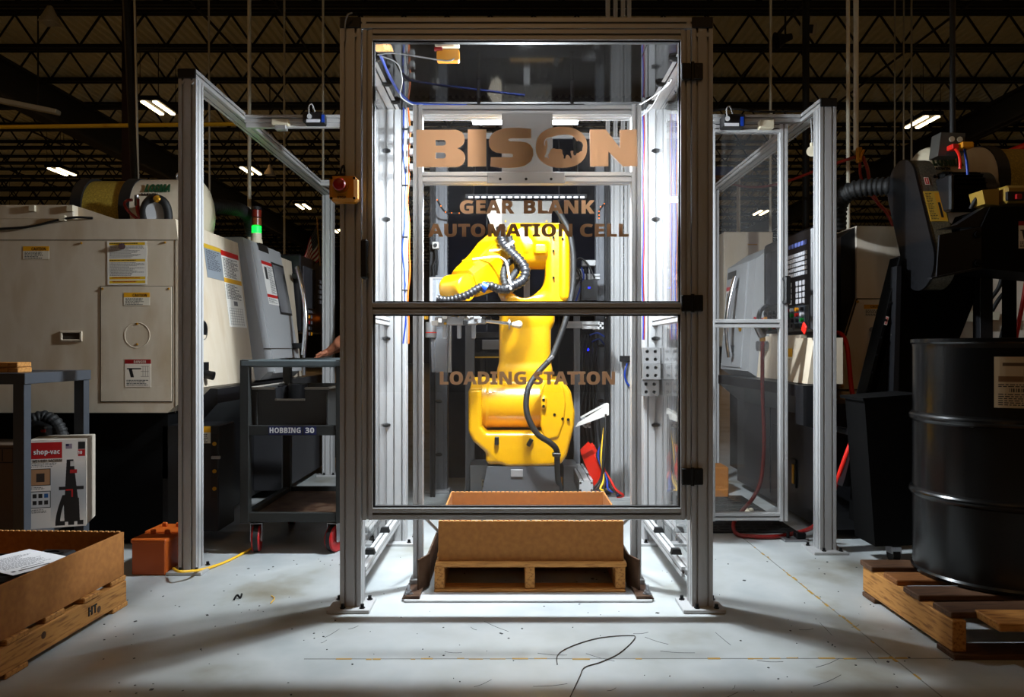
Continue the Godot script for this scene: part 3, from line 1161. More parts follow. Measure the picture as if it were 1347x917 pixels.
func cell() -> void:
	var o := thing("robot_cell_enclosure", "tall aluminium profile enclosure with a glass door standing round the yellow robot", "enclosure", Vector3(0.05, 0, -FD))
	for s in [[-0.648, -0.568], [0.6765, 0.7565]]:
		ex(o, "front_post", "y", s[0], s[1], 0.014, 2.19, FD, FD + 0.08)
		ex(o, "top_side_beam", "z", s[0], s[1], 2.19, 2.232, FD + 0.002, 3.91)
		bb(o, "end_cap", s[0], s[1], 2.19, 2.232, FD - 0.006, FD + 0.002, M.cap, 0.003)
		foot(o, s[0] - 0.04, s[1] + 0.038, FD - 0.04, FD + 0.11)
	for s in [[-0.695, -0.535], [0.665, 0.825]]:
		ex(o, "rear_post", "y", s[0], s[1], 0.014, 2.19, 3.83, 3.91)
		foot(o, s[0] - 0.05, s[1] + 0.05, 3.78, 3.95)
	ex(o, "header_beam", "x", -0.568, 0.6765, 2.19, 2.232, FD, FD + 0.04)
	ex(o, "rear_header_beam", "x", -0.535, 0.665, 2.15, 2.19, 3.85, 3.89)
	for s in [[-0.655, -0.615, -0.635], [0.705, 0.745, 0.725]]:
		ex(o, "floor_side_rail", "z", s[0] + (0.05 if s[0] < 0 else -0.05), s[1] + (0.05 if s[0] < 0 else -0.05), 0.10, 0.14, FD + 0.08, 3.83)
		ex(o, "middle_side_rail", "z", s[0], s[1], 1.10, 1.14, FD + 0.08, 3.83)
		for y in [[0.142, 1.10], [1.14, 2.188]]:
			bb(o, "side_pane", s[2] - 0.003, s[2] + 0.003, y[0], y[1], FD + 0.08, 3.83, M.glass, 0.0)
		for y in [1.635, 1.035, 0.6, 1.98]:
			clip(o, Vector3(s[2], y, -3.825))
		for d in [3.13, 3.5]:
			var st := st0()
			add_prism(st, pv([-0.022, 0, 0.022, 0, 0.016, 0.022, -0.016, 0.022]), 0.03)
			part(o, "rail_clip", st.commit(), M.black, T(Vector3(s[2] + (0.05 if s[0] < 0 else -0.05), 0.14, -d)))
		for d in [3.15, 3.45, 3.7]:
			clip(o, Vector3((-0.566 if s[0] < 0 else 0.674), 2.185, -d))
	bb(o, "roof_panel", -0.60, 0.71, 2.192, 2.198, FD + 0.04, 3.85, M.smoked, 0.0)
	# profile end screws on the posts
	for p in [[-0.592, 2.165], [-0.624, 2.165], [0.7, 2.165], [0.735, 2.165], [-0.556, 2.211], [0.664, 2.211]]:
		rod(o, "end_screw", Vector3(p[0], p[1], -FD + 0.001), Vector3(p[0], p[1], -FD - 0.003), 0.008, M.alu, 14)
	# the door: stiles, rails, panes, hinges, handle and lettering
	var dr := Node3D.new()
	dr.name = "glass_door"
	o.add_child(dr, true)
	dr.position = Vector3(0.69, 0.34, -FD) - o.position
	ex(dr, "stile", "y", -0.5625, -0.5245, 0.34, 2.185, FD, FD + 0.04)
	ex(dr, "stile", "y", 0.6350, 0.6725, 0.34, 2.185, FD, FD + 0.04)
	ex(dr, "rail", "x", -0.5245, 0.6350, 2.147, 2.187, FD, FD + 0.04)
	ex(dr, "rail", "x", -0.5245, 0.6350, 1.114, 1.158, FD, FD + 0.04)
	ex(dr, "rail", "x", -0.5245, 0.6350, 0.340, 0.384, FD, FD + 0.04)
	bb(dr, "pane", -0.522, 0.633, 1.158, 2.147, FD + 0.018, FD + 0.023, M.glass, 0.0)
	bb(dr, "pane", -0.522, 0.633, 0.384, 1.114, FD + 0.018, FD + 0.023, M.glass, 0.0)
	# black seals round the panes
	for q in [[1.158, 2.147], [0.384, 1.114]]:
		for y in [q[0], q[1] - 0.006]:
			bb(dr, "seal", -0.5245, 0.635, y, y + 0.006, FD + 0.010, FD + 0.030, M.rubber, 0.0)
		for x in [-0.5245, 0.629]:
			bb(dr, "seal", x, x + 0.006, q[0], q[1], FD + 0.010, FD + 0.030, M.rubber, 0.0)
	for py in [95.0, 399.0, 626.5]:
		var y := H(py, FD)
		var st := st0()
		add_box(st, Vector3(0.038, 0.062, 0.014), 0.003, T(Vector3(-0.021, 0, 0)))
		add_box(st, Vector3(0.038, 0.062, 0.014), 0.003, T(Vector3(0.021, 0, 0)))
		add_rod(st, Vector3(0, -0.034, 0.005), Vector3(0, 0.034, 0.005), 0.007, 10)
		for sx in [-1, 1]:
			for sy in [-1, 1]:
				add_rod(st, Vector3(sx * 0.024, sy * 0.018, 0.005), Vector3(sx * 0.024, sy * 0.018, 0.009), 0.006, 8)
		part(dr, "hinge", st.commit(), M.black, T(Vector3(0.6765, y, -FD + 0.007)))
	var hs := st0()
	add_box(hs, Vector3(0.024, 0.026, 0.03), 0.005, T(Vector3(0, 0.06, -0.014)))
	add_box(hs, Vector3(0.024, 0.026, 0.03), 0.005, T(Vector3(0, -0.06, -0.014)))
	add_box(hs, Vector3(0.026, 0.145, 0.016), 0.006, T(Vector3(0, 0, 0.006)))
	part(dr, "handle", hs.commit(), M.black, T(Vector3(-0.549, H(342, FD), -FD + 0.028)))
	door_letters(dr)
	tube(o, "header_cable", [W(463, 17, 2.83), W(457, 20, 2.82), W(454, 32, 2.845), W(453.5, 54, 2.852)], 0.003, M.grey_cable)
	# small switch and tag hung under the roof just behind the glass
	bb(o, "sensor_bracket", X(572, 2.96), X(604, 2.96), H(60, 2.96), H(53, 2.96), 2.95, 2.99, M.pvc, 0.002)
	bb(o, "sensor_body", X(574, 2.96), X(604, 2.96), H(79, 2.96), H(64, 2.96), 2.96, 3.0, M.yellow_box, 0.004)
	bb(o, "sensor_plug", X(571, 2.955), X(582, 2.955), H(66, 2.955), H(62, 2.955), 2.95, 2.97, M.red, 0.002)
	tube(o, "sensor_cable", [W(497, 72, 3.0), W(520, 70, 2.98), W(560, 76, 2.97), W(588, 80, 2.96), W(598, 77, 2.96)], 0.003, M.grey_cable)
	tube(o, "loop_cable", [W(499, 73, 3.0), W(522, 83, 3.05), W(529, 105, 3.1), W(527, 127, 3.2), W(545, 139, 3.25)], 0.0025, M.grey_cable)
	# cables strapped along the top beam and down the inner side of the rear posts
	tube(o, "blue_cable", [W(500, 72, 3.0), W(515, 105, 3.25), W(532, 128, 3.5), W(560, 137, 3.6), W(690, 139, 3.7)], 0.006, M.blue)
	for q in [[531.0, 3.0, "blue"], [534.5, 2.0, "grey_cable"], [537.0, -2.0, "orange_cable"]]:
		var pts := []
		for i in 11:
			pts.append(W(q[0] + q[1] * sin(i * 1.3 + q[0]) * 0.6 + (1.5 if i % 2 else 0.0), 142 + i * 31.0, 3.76))
		tube(o, "wall_cable", pts, 0.0042, M[q[2]], 8, 5)
	for y in [170.0, 244.0, 312.0, 382.0]:
		part(o, "cable_tie", box(Vector3(0.03, 0.006, 0.02), 0.001), M.black, T(W(533, y, 3.76)))
	for q in [[845.5, "blue"], [847.0, "red_hose"], [889.0, "blue"], [890.5, "orange_cable"]]:
		var pts := []
		for i in 10:
			pts.append(W(q[0] + sin(i * 1.7) * 0.7, 150 + i * 33.0, 3.78))
		tube(o, "wall_cable", pts, 0.004, M[q[1]], 6, 4)
	tube(o, "corner_cord", [W(832, 143, 3.3), W(855, 130, 3.2), W(878, 113, 3.1), W(884, 104, 3.05)], 0.003, M.grey_cable)
	tube(o, "corner_cord", [W(844, 153, 3.5), W(858, 140, 3.3), W(869, 121, 3.2), W(880, 108, 3.1)], 0.003, M.grey_cable)
	# pneumatic connectors on the left rear post
	for y in [165.0, 180.0, 195.0, 215.0]:
		bb(o, "connector", X(538, 3.72), X(545, 3.72), H(y + 8, 3.72), H(y, 3.72), 3.72, 3.76, M.sheet, 0.003)

	# drilled plates stored on the right rear post
	var hw := 0.0425
	var hh := 0.038
	var holes := []
	for sx in [-1, 1]:
		for sy in [-1, 1]:
			var ring := PackedVector2Array()
			for i in 14:
				ring.append(Vector2(sx * 0.0195, sy * 0.019) + Vector2.from_angle(TAU * i / 14) * 0.0085)
			holes.append(ring)
	var pm := prism_holes(pv([-hw, -hh, hw, -hh, hw, hh, -hw, hh]), holes, 0.02)
	for r in 3:
		var x0: float = 0.630 + [0.002, 0.0, -0.002][r]
		var y0 := H([478.0, 499.0, 521.0][r], 3.68)
		var dp: float = 3.66 + [0.02, 0.0, 0.03][r]
		var t := thing("drilled_plate", "grey steel plate with four dark holes, %s of three on the cell post" % ["topmost", "middle", "lowest"][r], "steel plate", Vector3(x0 + hw, y0, -dp), 0.0, "drilled plates on the cell post")
		part(t, "plate", pm, M.sheet, T(Vector3(x0 + hw, y0 + hh, -dp - 0.01)))
		bb(t, "backing", x0 + 0.002, x0 + 0.083, y0 + 0.002, y0 + 0.074, dp + 0.021, 3.829, M.black, 0.0)

func door_letters(dr: Node3D) -> void:
	var d := FD + 0.016
	# outlines measured on the glass, in units of 1/4.345 of a picture element
	var at := func(p: PackedVector2Array) -> PackedVector2Array:
		var q := PackedVector2Array()
		for v in p:
			var w := W(540 + v.x / 4.345, 150 + v.y / 4.345, d)
			q.append(Vector2(w.x, w.y))
		return q
	var letters := []
	var bo := PackedVector2Array([Vector2(33, 90), Vector2(245, 90)])
	for i in 9:
		bo.append(Vector2(255, 143) + Vector2(sin(PI * i / 8.6), -cos(PI * i / 8.6)) * Vector2(55, 53))
	bo.append(Vector2(268, 196))
	for i in 9:
		bo.append(Vector2(258, 250) + Vector2(sin(0.2 + (PI - 0.2) * i / 8), -cos(0.2 + (PI - 0.2) * i / 8)) * Vector2(55, 53))
	bo.append(Vector2(33, 303))
	var hole := func(y: float) -> PackedVector2Array:
		var h := PackedVector2Array([Vector2(143, y - 17)])
		for i in 7:
			h.append(Vector2(186, y) + Vector2(sin(PI * i / 6), -cos(PI * i / 6)) * Vector2(17, 17))
		h.append(Vector2(143, y + 17))
		return h
	letters.append([bo, [hole.call(164), hole.call(237)]])
	letters.append([pv([327, 88, 433, 88, 433, 300, 327, 300]), []])
	letters.append([pv([690, 86, 640, 80, 585, 78, 535, 82, 490, 96, 460, 120, 447, 152, 450, 185, 466, 208, 490, 220, 525, 225, 572, 226, 583, 230, 587, 237, 583, 244, 572, 247, 459, 247, 456, 299, 500, 305, 560, 309, 610, 306, 655, 295, 688, 270, 703, 235, 700, 200, 686, 177, 662, 162, 620, 157, 572, 157, 562, 154, 559, 148, 562, 142, 572, 139, 690, 139]), []])
	var oo := PackedVector2Array()
	for i in 40:
		var t := TAU * i / 40
		oo.append(Vector2(863 + 147 * signf(cos(t)) * pow(absf(cos(t)), 0.86), 190 + 117 * signf(sin(t)) * pow(absf(sin(t)), 0.86)))
	var beast := pv([812, 131, 838, 123, 862, 119, 884, 117, 908, 119, 927, 126, 941, 138, 947, 151, 955, 155, 962, 150, 965, 155, 975, 158, 984, 168, 987, 182, 982, 196, 981, 212, 970, 214, 962, 222, 950, 225, 944, 236, 934, 237, 930, 224, 931, 211, 920, 209, 914, 215, 918, 232, 922, 246, 917, 257, 911, 245, 902, 235, 893, 233, 888, 240, 884, 256, 875, 254, 876, 240, 869, 226, 867, 206, 858, 200, 836, 201, 818, 196, 806, 199, 799, 207, 795, 219, 787, 232, 789, 247, 792, 253, 783, 252, 779, 240, 775, 250, 768, 248, 764, 241, 772, 232, 777, 216, 779, 200, 784, 184, 781, 166, 781, 148, 774, 150, 769, 160, 768, 170, 771, 180, 763, 180, 763, 163, 768, 149, 778, 139, 795, 133])
	letters.append([oo, [beast]])
	letters.append([pv([1024, 89, 1116, 88, 1196, 193, 1196, 90, 1293, 88, 1298, 299, 1213, 299, 1131, 214, 1131, 299, 1027, 299]), []])
	var st: SurfaceTool
	for l in letters:
		var hs := []
		for h in l[1]:
			hs.append(at.call(h))
		part(dr, "letter", prism_holes(at.call(l[0]), hs, 0.001), M.vinyl, T(Vector3(0, 0, -d)))
	var words := [["GEAR", 605.0, 676.5, 281.0, 17.5], ["BLANK", 689.0, 782.0, 281.0, 17.5], ["AUTOMATION", 563.0, 753.0, 311.5, 17.0], ["CELL", 763.0, 827.0, 311.5, 17.0], ["LOADING", 578.5, 692.5, 506.0, 17.2], ["STATION", 702.0, 809.0, 506.0, 17.2]]
	for w in words:
		heavy_word(dr, w[0], X(w[1], d), X(w[2], d), H(w[3], d), w[4] * d / K, -d, M.vinyl)

func stop_box() -> void:
	var c := W(452.5, 249, FD - 0.05)
	var o := thing("emergency_stop", "yellow box with a red mushroom push button on the cell post", "stop button", W(452.5, 266, FD))
	part(o, "case", box(Vector3(0.104, 0.094, 0.07), 0.012), M.yellow_box, T(Vector3(c.x, c.y, -FD + 0.035)))
	for sx in [-1, 1]:
		for sy in [-1, 1]:
			rod(o, "cover_screw", Vector3(c.x + sx * 0.042, c.y + sy * 0.037, -FD + 0.069), Vector3(c.x + sx * 0.042, c.y + sy * 0.037, -FD + 0.072), 0.005, M.bolt, 10)
	rod(o, "collar", Vector3(c.x - 0.007, c.y + 0.008, -FD + 0.07), Vector3(c.x - 0.007, c.y + 0.008, -FD + 0.078), 0.028, M.brass, 24)
	part(o, "push_button", lathe([Vector2(0, 0), Vector2(0.013, 0), Vector2(0.013, 0.012), Vector2(0.022, 0.014), Vector2(0.0235, 0.021), Vector2(0.02, 0.027), Vector2(0.01, 0.030), Vector2(0, 0.031)], 24), M.red, T(Vector3(c.x - 0.007, c.y + 0.008, -FD + 0.078), Basis(Vector3.RIGHT, PI / 2)))
	lettering(o, "letter", "STOP", Vector3(c.x - 0.004, c.y - 0.034, -FD + 0.0705), 0.009, 0.032, M.ink)
	tube(o, "cable", [W(447, 232, FD - 0.03), W(449, 222, FD - 0.03), W(452, 218, FD - 0.012), W(453, 226, FD - 0.006)], 0.004, M.rubber)
	rod(o, "gland", Vector3(c.x - 0.012, c.y + 0.045, -FD + 0.03), Vector3(c.x - 0.012, c.y + 0.062, -FD + 0.03), 0.009, M.black, 10)

func inner_frame() -> void:
	var d := 3.13
	var o := thing("inner_guard_frame", "narrower grey aluminium gate frame inside the cell behind the lettered glass", "frame", Vector3(0.06, 0, -d))
	for x in [-0.408, 0.4925]:
		ex(o, "post", "y", x, x + 0.04, 0.04, 1.99, d, d + 0.04)
		bb(o, "post_foot", x - 0.012, x + 0.052, 0.008, 0.04, d - 0.02, d + 0.06, M.sheet, 0.003)
	ex(o, "top_beam", "x", -0.368, 0.4925, 1.948, 1.988, d, d + 0.08)
	ex(o, "middle_beam", "x", -0.368, 0.4925, 1.673, 1.713, d, d + 0.08)
	bb(o, "centre_plate", -0.042, 0.167, 1.705, 1.952, d - 0.006, d, M.sheet, 0.001)
	bb(o, "bracket_plate", -0.102, 0.217, 1.662, 1.71, d - 0.014, d - 0.006, M.sheet, 0.002)
	for px in [658.0, 692.0, 725.0]:
		rod(o, "screw", W(px, 235.5, d - 0.013), W(px, 235.5, d - 0.018), 0.006, M.bolt, 10)
	# floor sill with its anchor brackets
	bb(o, "floor_sill", -0.42, 0.545, 0.0, 0.009, 2.945, 3.045, M.alu, 0.002)
	for s in [-1, 1]:
		var x := -0.395 if s < 0 else 0.52
		var st := st0()
		add_prism(st, pv([-0.035, 0.009, 0.035, 0.009, 0.035, 0.02, -0.02, 0.02]) if s < 0 else pv([-0.035, 0.009, 0.035, 0.009, 0.02, 0.02, -0.035, 0.02]), 0.2)
		part(o, "anchor_bracket", st.commit(), M.rusty, T(Vector3(x, 0, -3.06)))
		part(o, "anchor_bolt", lathe([Vector2(0, 0), Vector2(0.019, 0), Vector2(0.019, 0.003), Vector2(0.013, 0.003), Vector2(0.013, 0.014), Vector2(0.007, 0.014), Vector2(0.007, 0.035), Vector2(0, 0.036)], 6), M.steel, T(Vector3(x + s * 0.012, 0.02, -2.99)))
	# bent steel guide plates that centre the pallet
	for s in [-1, 1]:
		var x := -0.345 if s < 0 else 0.478
		var st := st0()
		add_box(st, Vector3(0.008, 0.13, 0.75), 0.001, T(Vector3(x, 0.075, -3.50)))
		add_box(st, Vector3(0.008, 0.13, 0.1), 0.001, T(Vector3(x + s * 0.014, 0.075, -3.085), Basis(Vector3.UP, s * 0.35)))
		part(o, "guide_plate", st.commit(), M.rusty)
		rod(o, "brace_bar", Vector3(x - s * 0.01, 0.14, -3.5), Vector3(x + s * 0.06, 0.32, -3.18), 0.008, M.alu, 8)

func cell_lamp() -> void:
	var o := thing("cell_work_lamp", "bright white work lamp mounted behind the inner gate beam under the roof", "lamp", Vector3(0.06, 2.03, -3.42))
	bb(o, "housing", -0.20, 0.32, 2.035, 2.065, 3.35, 3.49, M.black, 0.003)
	bb(o, "diffuser", -0.18, 0.30, 2.010, 2.035, 3.36, 3.48, M.cell_glow, 0.0)
	for x in [-0.15, 0.27]:
		rod(o, "hanger", Vector3(x, 2.065, -3.42), Vector3(x, 2.191, -3.42), 0.008, M.black, 8)
	area(o, "lamp_light", Vector3(0.06, 2.006, -3.42), DOWN, 0.46, 0.12, Color(0.93, 0.97, 1.0), CELL_LIGHT)
	var side := OmniLight3D.new()
	side.name = "lamp_side_light"
	side.position = Vector3(0.06, 1.985, -3.42) - o.position
	side.light_color = Color(0.93, 0.97, 1.0)
	side.light_energy = CELL_SIDE
	side.light_size = 0.03
	side.omni_range = 60.0
	side.omni_attenuation = 2.0
	side.shadow_enabled = true
	o.add_child(side, true)
	# row of LEDs at the back of the robot bay
	var l := thing("led_strip_lamp", "row of eighteen white LEDs on a black bar behind the robot", "lamp", W(692, 262, 5.0))
	bb(l, "bar", X(612, 5.0), X(772, 5.0), H(261, 5.0), H(255, 5.0), 5.0, 5.05, M.black, 0.002)
	for i in 18:
		part(l, "led", box(Vector3(0.026, 0.010, 0.012), 0.003), M.led_glow, T(W(619 + i * 8.65, 259.5, 4.995)))
	area(l, "strip_light", W(692, 264, 4.97), Basis(Vector3.RIGHT, -2.2), 0.75, 0.03, Color(0.9, 0.93, 1.0), 0.3)
	for s in [-1, 1]:
		rod(l, "hanger_rod", W(692 + s * 70, 256, 5.03), Vector3(X(692 + s * 70, 5.03), 2.51, -5.49), 0.008, M.black, 8)

# ---------------------------------------------------------------- the robot

func robot() -> void:
	var D := 4.4
	var o := thing("industrial_robot", "large yellow six-axis robot arm with ribbed grey hoses standing inside the cell", "robot", Vector3(X(688, D), 0, -D))
	var cx := X(686, D)
	# grey pedestal
	var st := st0()
	add_prism(st, pv([-0.30, 0, 0.30, 0, 0.22, 0.10, 0.19, 0.34, -0.19, 0.34, -0.24, 0.10]), 0.5, T(Vector3(cx, 0, -D)))
	add_rod(st, Vector3(cx, 0.30, -D), Vector3(cx, 0.36, -D), 0.19, 32)
	part(o, "pedestal", st.commit(), M.robot_grey)
	bb(o, "data_plate", X(672, 4.1), X(688, 4.1), 0.285, 0.325, 4.143, 4.15, M.sheet, 0.001)
	# turret: a cradle with two cheeks round the shoulder barrel
	var yb := H(529, D)
	var A := Transform3D()
	var L := X(619, D)
	var R := X(752, D)
	var u := outline([619, 512, 624, 501, 632, 497, 636, 503, 636, 556, 642, 563, 713, 563, 716, 520, 720, 500, 727, 496, 737, 497, 747, 512, 752, 538, 751, 556, 742, 592, 735, 602, 722, 605, 668, 606, 655, 601, 625, 574, 619, 562], D)
	part(o, "turret", sdf([
		["p", T(Vector3(0, 0, -D)), u, 0.25, 0.022],
		["b", T(Vector3(cx, H(590, D), -D)), Vector3(0.20, 0.06, 0.245), 0.03],
		["y", Vector3(L + 0.006, yb - 0.02, -D), Vector3(L + 0.07, yb - 0.02, -D), 0.165, 0.02],
		["-b", T(Vector3(L + 0.02, H(500, D), -D + 0.27)), Vector3(0.2, 0.045, 0.05), 0.01]], 0.0085, 0.012), M.robot_yellow)
	part(o, "shoulder_barrel", sdf([
		["y", Vector3(L + 0.06, yb, -D + 0.055), Vector3(R - 0.15, yb, -D + 0.055), 0.142, 0.012],
		["y", Vector3(L + 0.06, yb, -D + 0.055), Vector3(L + 0.105, yb, -D + 0.055), 0.150, 0.012],
		["y", Vector3(R - 0.185, yb, -D + 0.055), Vector3(R - 0.14, yb, -D + 0.055), 0.150, 0.012]], 0.008, 0.008), M.robot_yellow)
	# shoulder cover on the right cheek with its chamfered rim and bolt holes
	var oc := outline([713, 512, 721, 499, 735, 499, 742, 510, 745, 530, 742, 556, 735, 576, 716, 580, 711, 560], 4.15)
	part(o, "shoulder_cover", sdf([["p", T(Vector3(0, 0, -4.16)), oc, 0.02, 0.014], ["b", T(W(715, 530, 4.135)), Vector3(0.014, 0.032, 0.016), 0.01]], 0.007, 0.008), M.robot_yellow)
	for p in [[715.0, 526.0], [715.0, 534.5], [729.5, 545.5], [740.0, 551.0], [747.5, 552.0]]:
		rod(o, "bolt_hole", W(p[0], p[1], 4.15), W(p[0], p[1], 4.117 if p[0] < 720 else 4.137), 0.008, M.bolt, 12)
	for p in [[653.5, 580.0, 0.0], [697.0, 582.0, -0.5]]:
		part(o, "lug_slot", box(Vector3(0.024, 0.045, 0.02), 0.004), M.black, T(W(p[0], p[1], 4.135), Basis(Vector3.BACK, p[2])))
	# lower arm: a tapering casting that forks up the right side
	var fz := -D + 0.02
	part(o, "lower_arm", sdf([
		["b", T(W(690, 505, 4.38)), Vector3(0.155, 0.12, 0.105), 0.05],
		["b", T(W(690.5, 455, 4.38)), Vector3(0.148, 0.20, 0.10), 0.05],
		["b", T(W(696, 408, 4.38)), Vector3(0.145, 0.10, 0.095), 0.04],
		["b", T(W(731, 354, 4.38)), Vector3(0.062, 0.245, 0.115), 0.045],
		["b", T(W(722, 390, 4.38), Basis(Vector3.BACK, -0.55)), Vector3(0.06, 0.13, 0.09), 0.04],
		["c", W(672, 395, 4.38), W(664, 385, 4.38), 0.05, 0.04],
		["-y", W(690, 371, 4.0), W(690, 371, 4.8), 0.092, 0.01]], 0.0085, 0.03), M.robot_yellow)
	part(o, "arm_side_cover", sdf([["b", T(W(741, 350, 4.36)), Vector3(0.032, 0.205, 0.115), 0.03], ["c", W(740, 318, 4.34), W(741, 378, 4.34), 0.055, 0.055]], 0.009, 0.03), M.robot_yellow)
	for p in [[728, 312], [728, 330], [728, 365], [740, 314]]:
		rod(o, "arm_bolt", W(p[0], p[1], 4.27), W(p[0], p[1], 4.235), 0.007, M.bolt, 10)
	# elbow gearbox
	part(o, "elbow_housing", sdf([
		["b", T(W(706, 322, 4.42)), Vector3(0.165, 0.105, 0.13), 0.03],
		["b", T(W(711, 328, 4.28)), Vector3(0.036, 0.03, 0.05), 0.01],
		["y", W(668, 325, 4.4), W(736, 325, 4.4), 0.13, 0.02],
		["b", T(W(690, 315, 4.3), Basis(Vector3.BACK, 0.5)), Vector3(0.03, 0.07, 0.04), 0.01]], 0.009, 0.03), M.robot_yellow)
	part(o, "elbow_plate", box(Vector3(0.285, 0.03, 0.18), 0.004), M.robot_yellow, T(W(703, 300, 4.42)))
	# forearm reaching down towards the camera
	var fa := W(668, 338, 4.32)
	var fb := W(606, 377, 3.98)
	var zax := (fb - fa).normalized()
	var xax := Vector3.UP.cross(zax).normalized()
	var bas := Basis(xax, zax.cross(xax), zax)
	var ln := fa.distance_to(fb)
	part(o, "forearm", loft([
		[fa + zax * 0.06, 0.10, 0.125, 0.04], [fa.lerp(fb, 0.04), 0.125, 0.150, 0.05], [fa.lerp(fb, 0.30), 0.118, 0.138, 0.05],
		[fa.lerp(fb, 0.55), 0.098, 0.108, 0.04], [fa.lerp(fb, 0.80), 0.084, 0.086, 0.028], [fa.lerp(fb, 0.92), 0.078, 0.076, 0.024]], bas), M.robot_yellow)
	part(o, "forearm_cover", loft([
		[fa.lerp(fb, 0.34) + bas.y * 0.10, 0.060, 0.036, 0.010], [fa.lerp(fb, 0.52) + bas.y * 0.085, 0.056, 0.036, 0.010], [fa.lerp(fb, 0.66) + bas.y * 0.066, 0.052, 0.036, 0.010]], bas), M.robot_yellow)
	for q in [0.70, 0.84]:
		part(o, "pocket_rib", box(Vector3(0.12, 0.014, 0.014), 0.004), M.robot_yellow, T(fa.lerp(fb, q) + bas.y * (0.095 - 0.035 * (q - 0.70) / 0.14), bas))
	for q in [-0.055, 0.055]:
		part(o, "pocket_rib", box(Vector3(0.014, 0.014, 0.07), 0.004), M.robot_yellow, T(fa.lerp(fb, 0.77) + bas.y * 0.078 + bas.x * q, bas))
	part(o, "wrist", sdf([
		["y", fb - xax * 0.07 + zax * 0.03, fb + xax * 0.07 + zax * 0.03, 0.074, 0.015],
		["b", T(fb + zax * 0.02, bas), Vector3(0.06, 0.055, 0.07), 0.02],
		["c", fb + zax * 0.04, fb + zax * 0.04 + Vector3(-0.01, -0.11, 0.01), 0.05, 0.045]], 0.007, 0.02), M.robot_yellow)
	for s in [-0.05, 0.0, 0.05]:
		rod(o, "wrist_screw", fb + xax * s + zax * 0.09 + bas.y * 0.02, fb + xax * s + zax * 0.098 + bas.y * 0.022, 0.006, M.bolt, 8)
	# tool flange and gripper, seen under the door's middle rail
	var g := fb + Vector3(-0.01, -0.15, 0.03)
	rod(o, "tool_flange", g + Vector3(0, 0.05, 0), g + Vector3(0, -0.005, 0), 0.045, M.steel, 24)
	st = st0()
	add_box(st, Vector3(0.16, 0.045, 0.09), 0.006, T(g + Vector3(0.02, -0.03, 0)))
	add_box(st, Vector3(0.06, 0.05, 0.07), 0.005, T(g + Vector3(-0.09, -0.035, 0.01)))
	add_box(st, Vector3(0.05, 0.035, 0.06), 0.005, T(g + Vector3(0.12, -0.03, 0.02)))
	part(o, "gripper_body", st.commit(), M.sheet)
	for k in 3:
		part(o, "gripper_finger", box(Vector3(0.022, 0.075, 0.03), 0.004), M.steel, T(g + Vector3(-0.07 + k * 0.075, -0.085, 0.01)))
	var gr := RandomNumberGenerator.new()
	gr.seed = 77
	for k in 16:
		var at := g + Vector3(gr.randf_range(-0.17, 0.19), gr.randf_range(-0.05, 0.02), gr.randf_range(0.03, 0.08))
		part(o, "gripper_block", box(Vector3(gr.randf_range(0.015, 0.04), gr.randf_range(0.012, 0.03), 0.025), 0.003), [M.white, M.steel, M.sheet, M.black, M.brass][k % 5], T(at))
	rod(o, "push_rod", g + Vector3(0.13, -0.03, 0.02), W(672, 426, 4.0), 0.010, M.chrome, 12)
	rod(o, "rod_disc", W(669, 426.5, 4.0), W(671, 426.5, 4.0), 0.028, M.steel, 20)
	part(o, "rod_bumper", sdf([["c", W(676, 427, 4.02), W(682, 427, 4.03), 0.014, 0.022]], 0.005, 0.01), M.pvc)
	for k in 5:
		part(o, "fitting", box(Vector3(0.018, 0.016, 0.02), 0.003), M.brass if k % 2 else M.blue, T(g + Vector3(-0.10 + k * 0.05, 0.0, 0.055)))
	tube(o, "air_line", [g + Vector3(-0.1, 0.0, 0.06), g + Vector3(-0.05, 0.04, 0.07), g + Vector3(0.03, 0.01, 0.07), g + Vector3(0.1, 0.0, 0.05)], 0.004, M.blue)
	tube(o, "air_line", [g + Vector3(-0.08, -0.01, 0.06), g + Vector3(0.0, 0.03, 0.08), g + Vector3(0.06, -0.02, 0.07)], 0.004, M.grey_cable)
	# ribbed umbilical hoses over the forearm
	tube(o, "umbilical_hose", [W(659, 300, 4.1), W(661, 318, 4.06), W(672, 331, 4.02), W(684, 343, 4.0), W(691, 355, 3.98), W(688, 368, 3.97), W(675, 376, 3.95), W(664, 381, 3.94)], 0.025, M.hose, 14, 10, 0.10, 0.022)
	tube(o, "umbilical_hose", [W(670, 312, 4.12), W(676, 335, 4.08), W(681, 352, 4.05), W(674, 364, 4.02), W(666, 376, 3.99)], 0.018, M.rubber, 12, 8, 0.08, 0.018)
	tube(o, "umbilical_hose", [W(676, 341, 4.06), W(666, 348, 4.03), W(662, 362, 4.0), W(665, 376, 3.98)], 0.018, M.rubber, 12, 8, 0.08, 0.018)
	tube(o, "umbilical_hose", [W(667, 381, 3.94), W(655, 380, 3.90), W(645, 376, 3.88), W(632, 378, 3.86), W(612, 389, 3.84), W(590, 395, 3.84), W(574, 393, 3.84)], 0.021, M.hose, 14, 8, 0.10, 0.020)
	for q in [[W(671, 322, 4.03), Vector3(0.6, -0.7, 0)], [W(672, 374, 3.955), Vector3(-0.9, -0.4, 0)]]:
		var yx := (q[1] as Vector3).normalized()
		var xx := yx.cross(Vector3.BACK).normalized()
		part(o, "hose_band", lathe([Vector2(0.0265, -0.006), Vector2(0.029, -0.006), Vector2(0.029, 0.006), Vector2(0.0265, 0.006)], 20), M.white, T(q[0], Basis(xx, yx, xx.cross(yx))))
	tube(o, "white_strap", [W(632, 333, 4.10), W(645, 330, 4.08), W(658, 328, 4.06), W(670, 321, 4.01)], 0.006, M.white, 6)
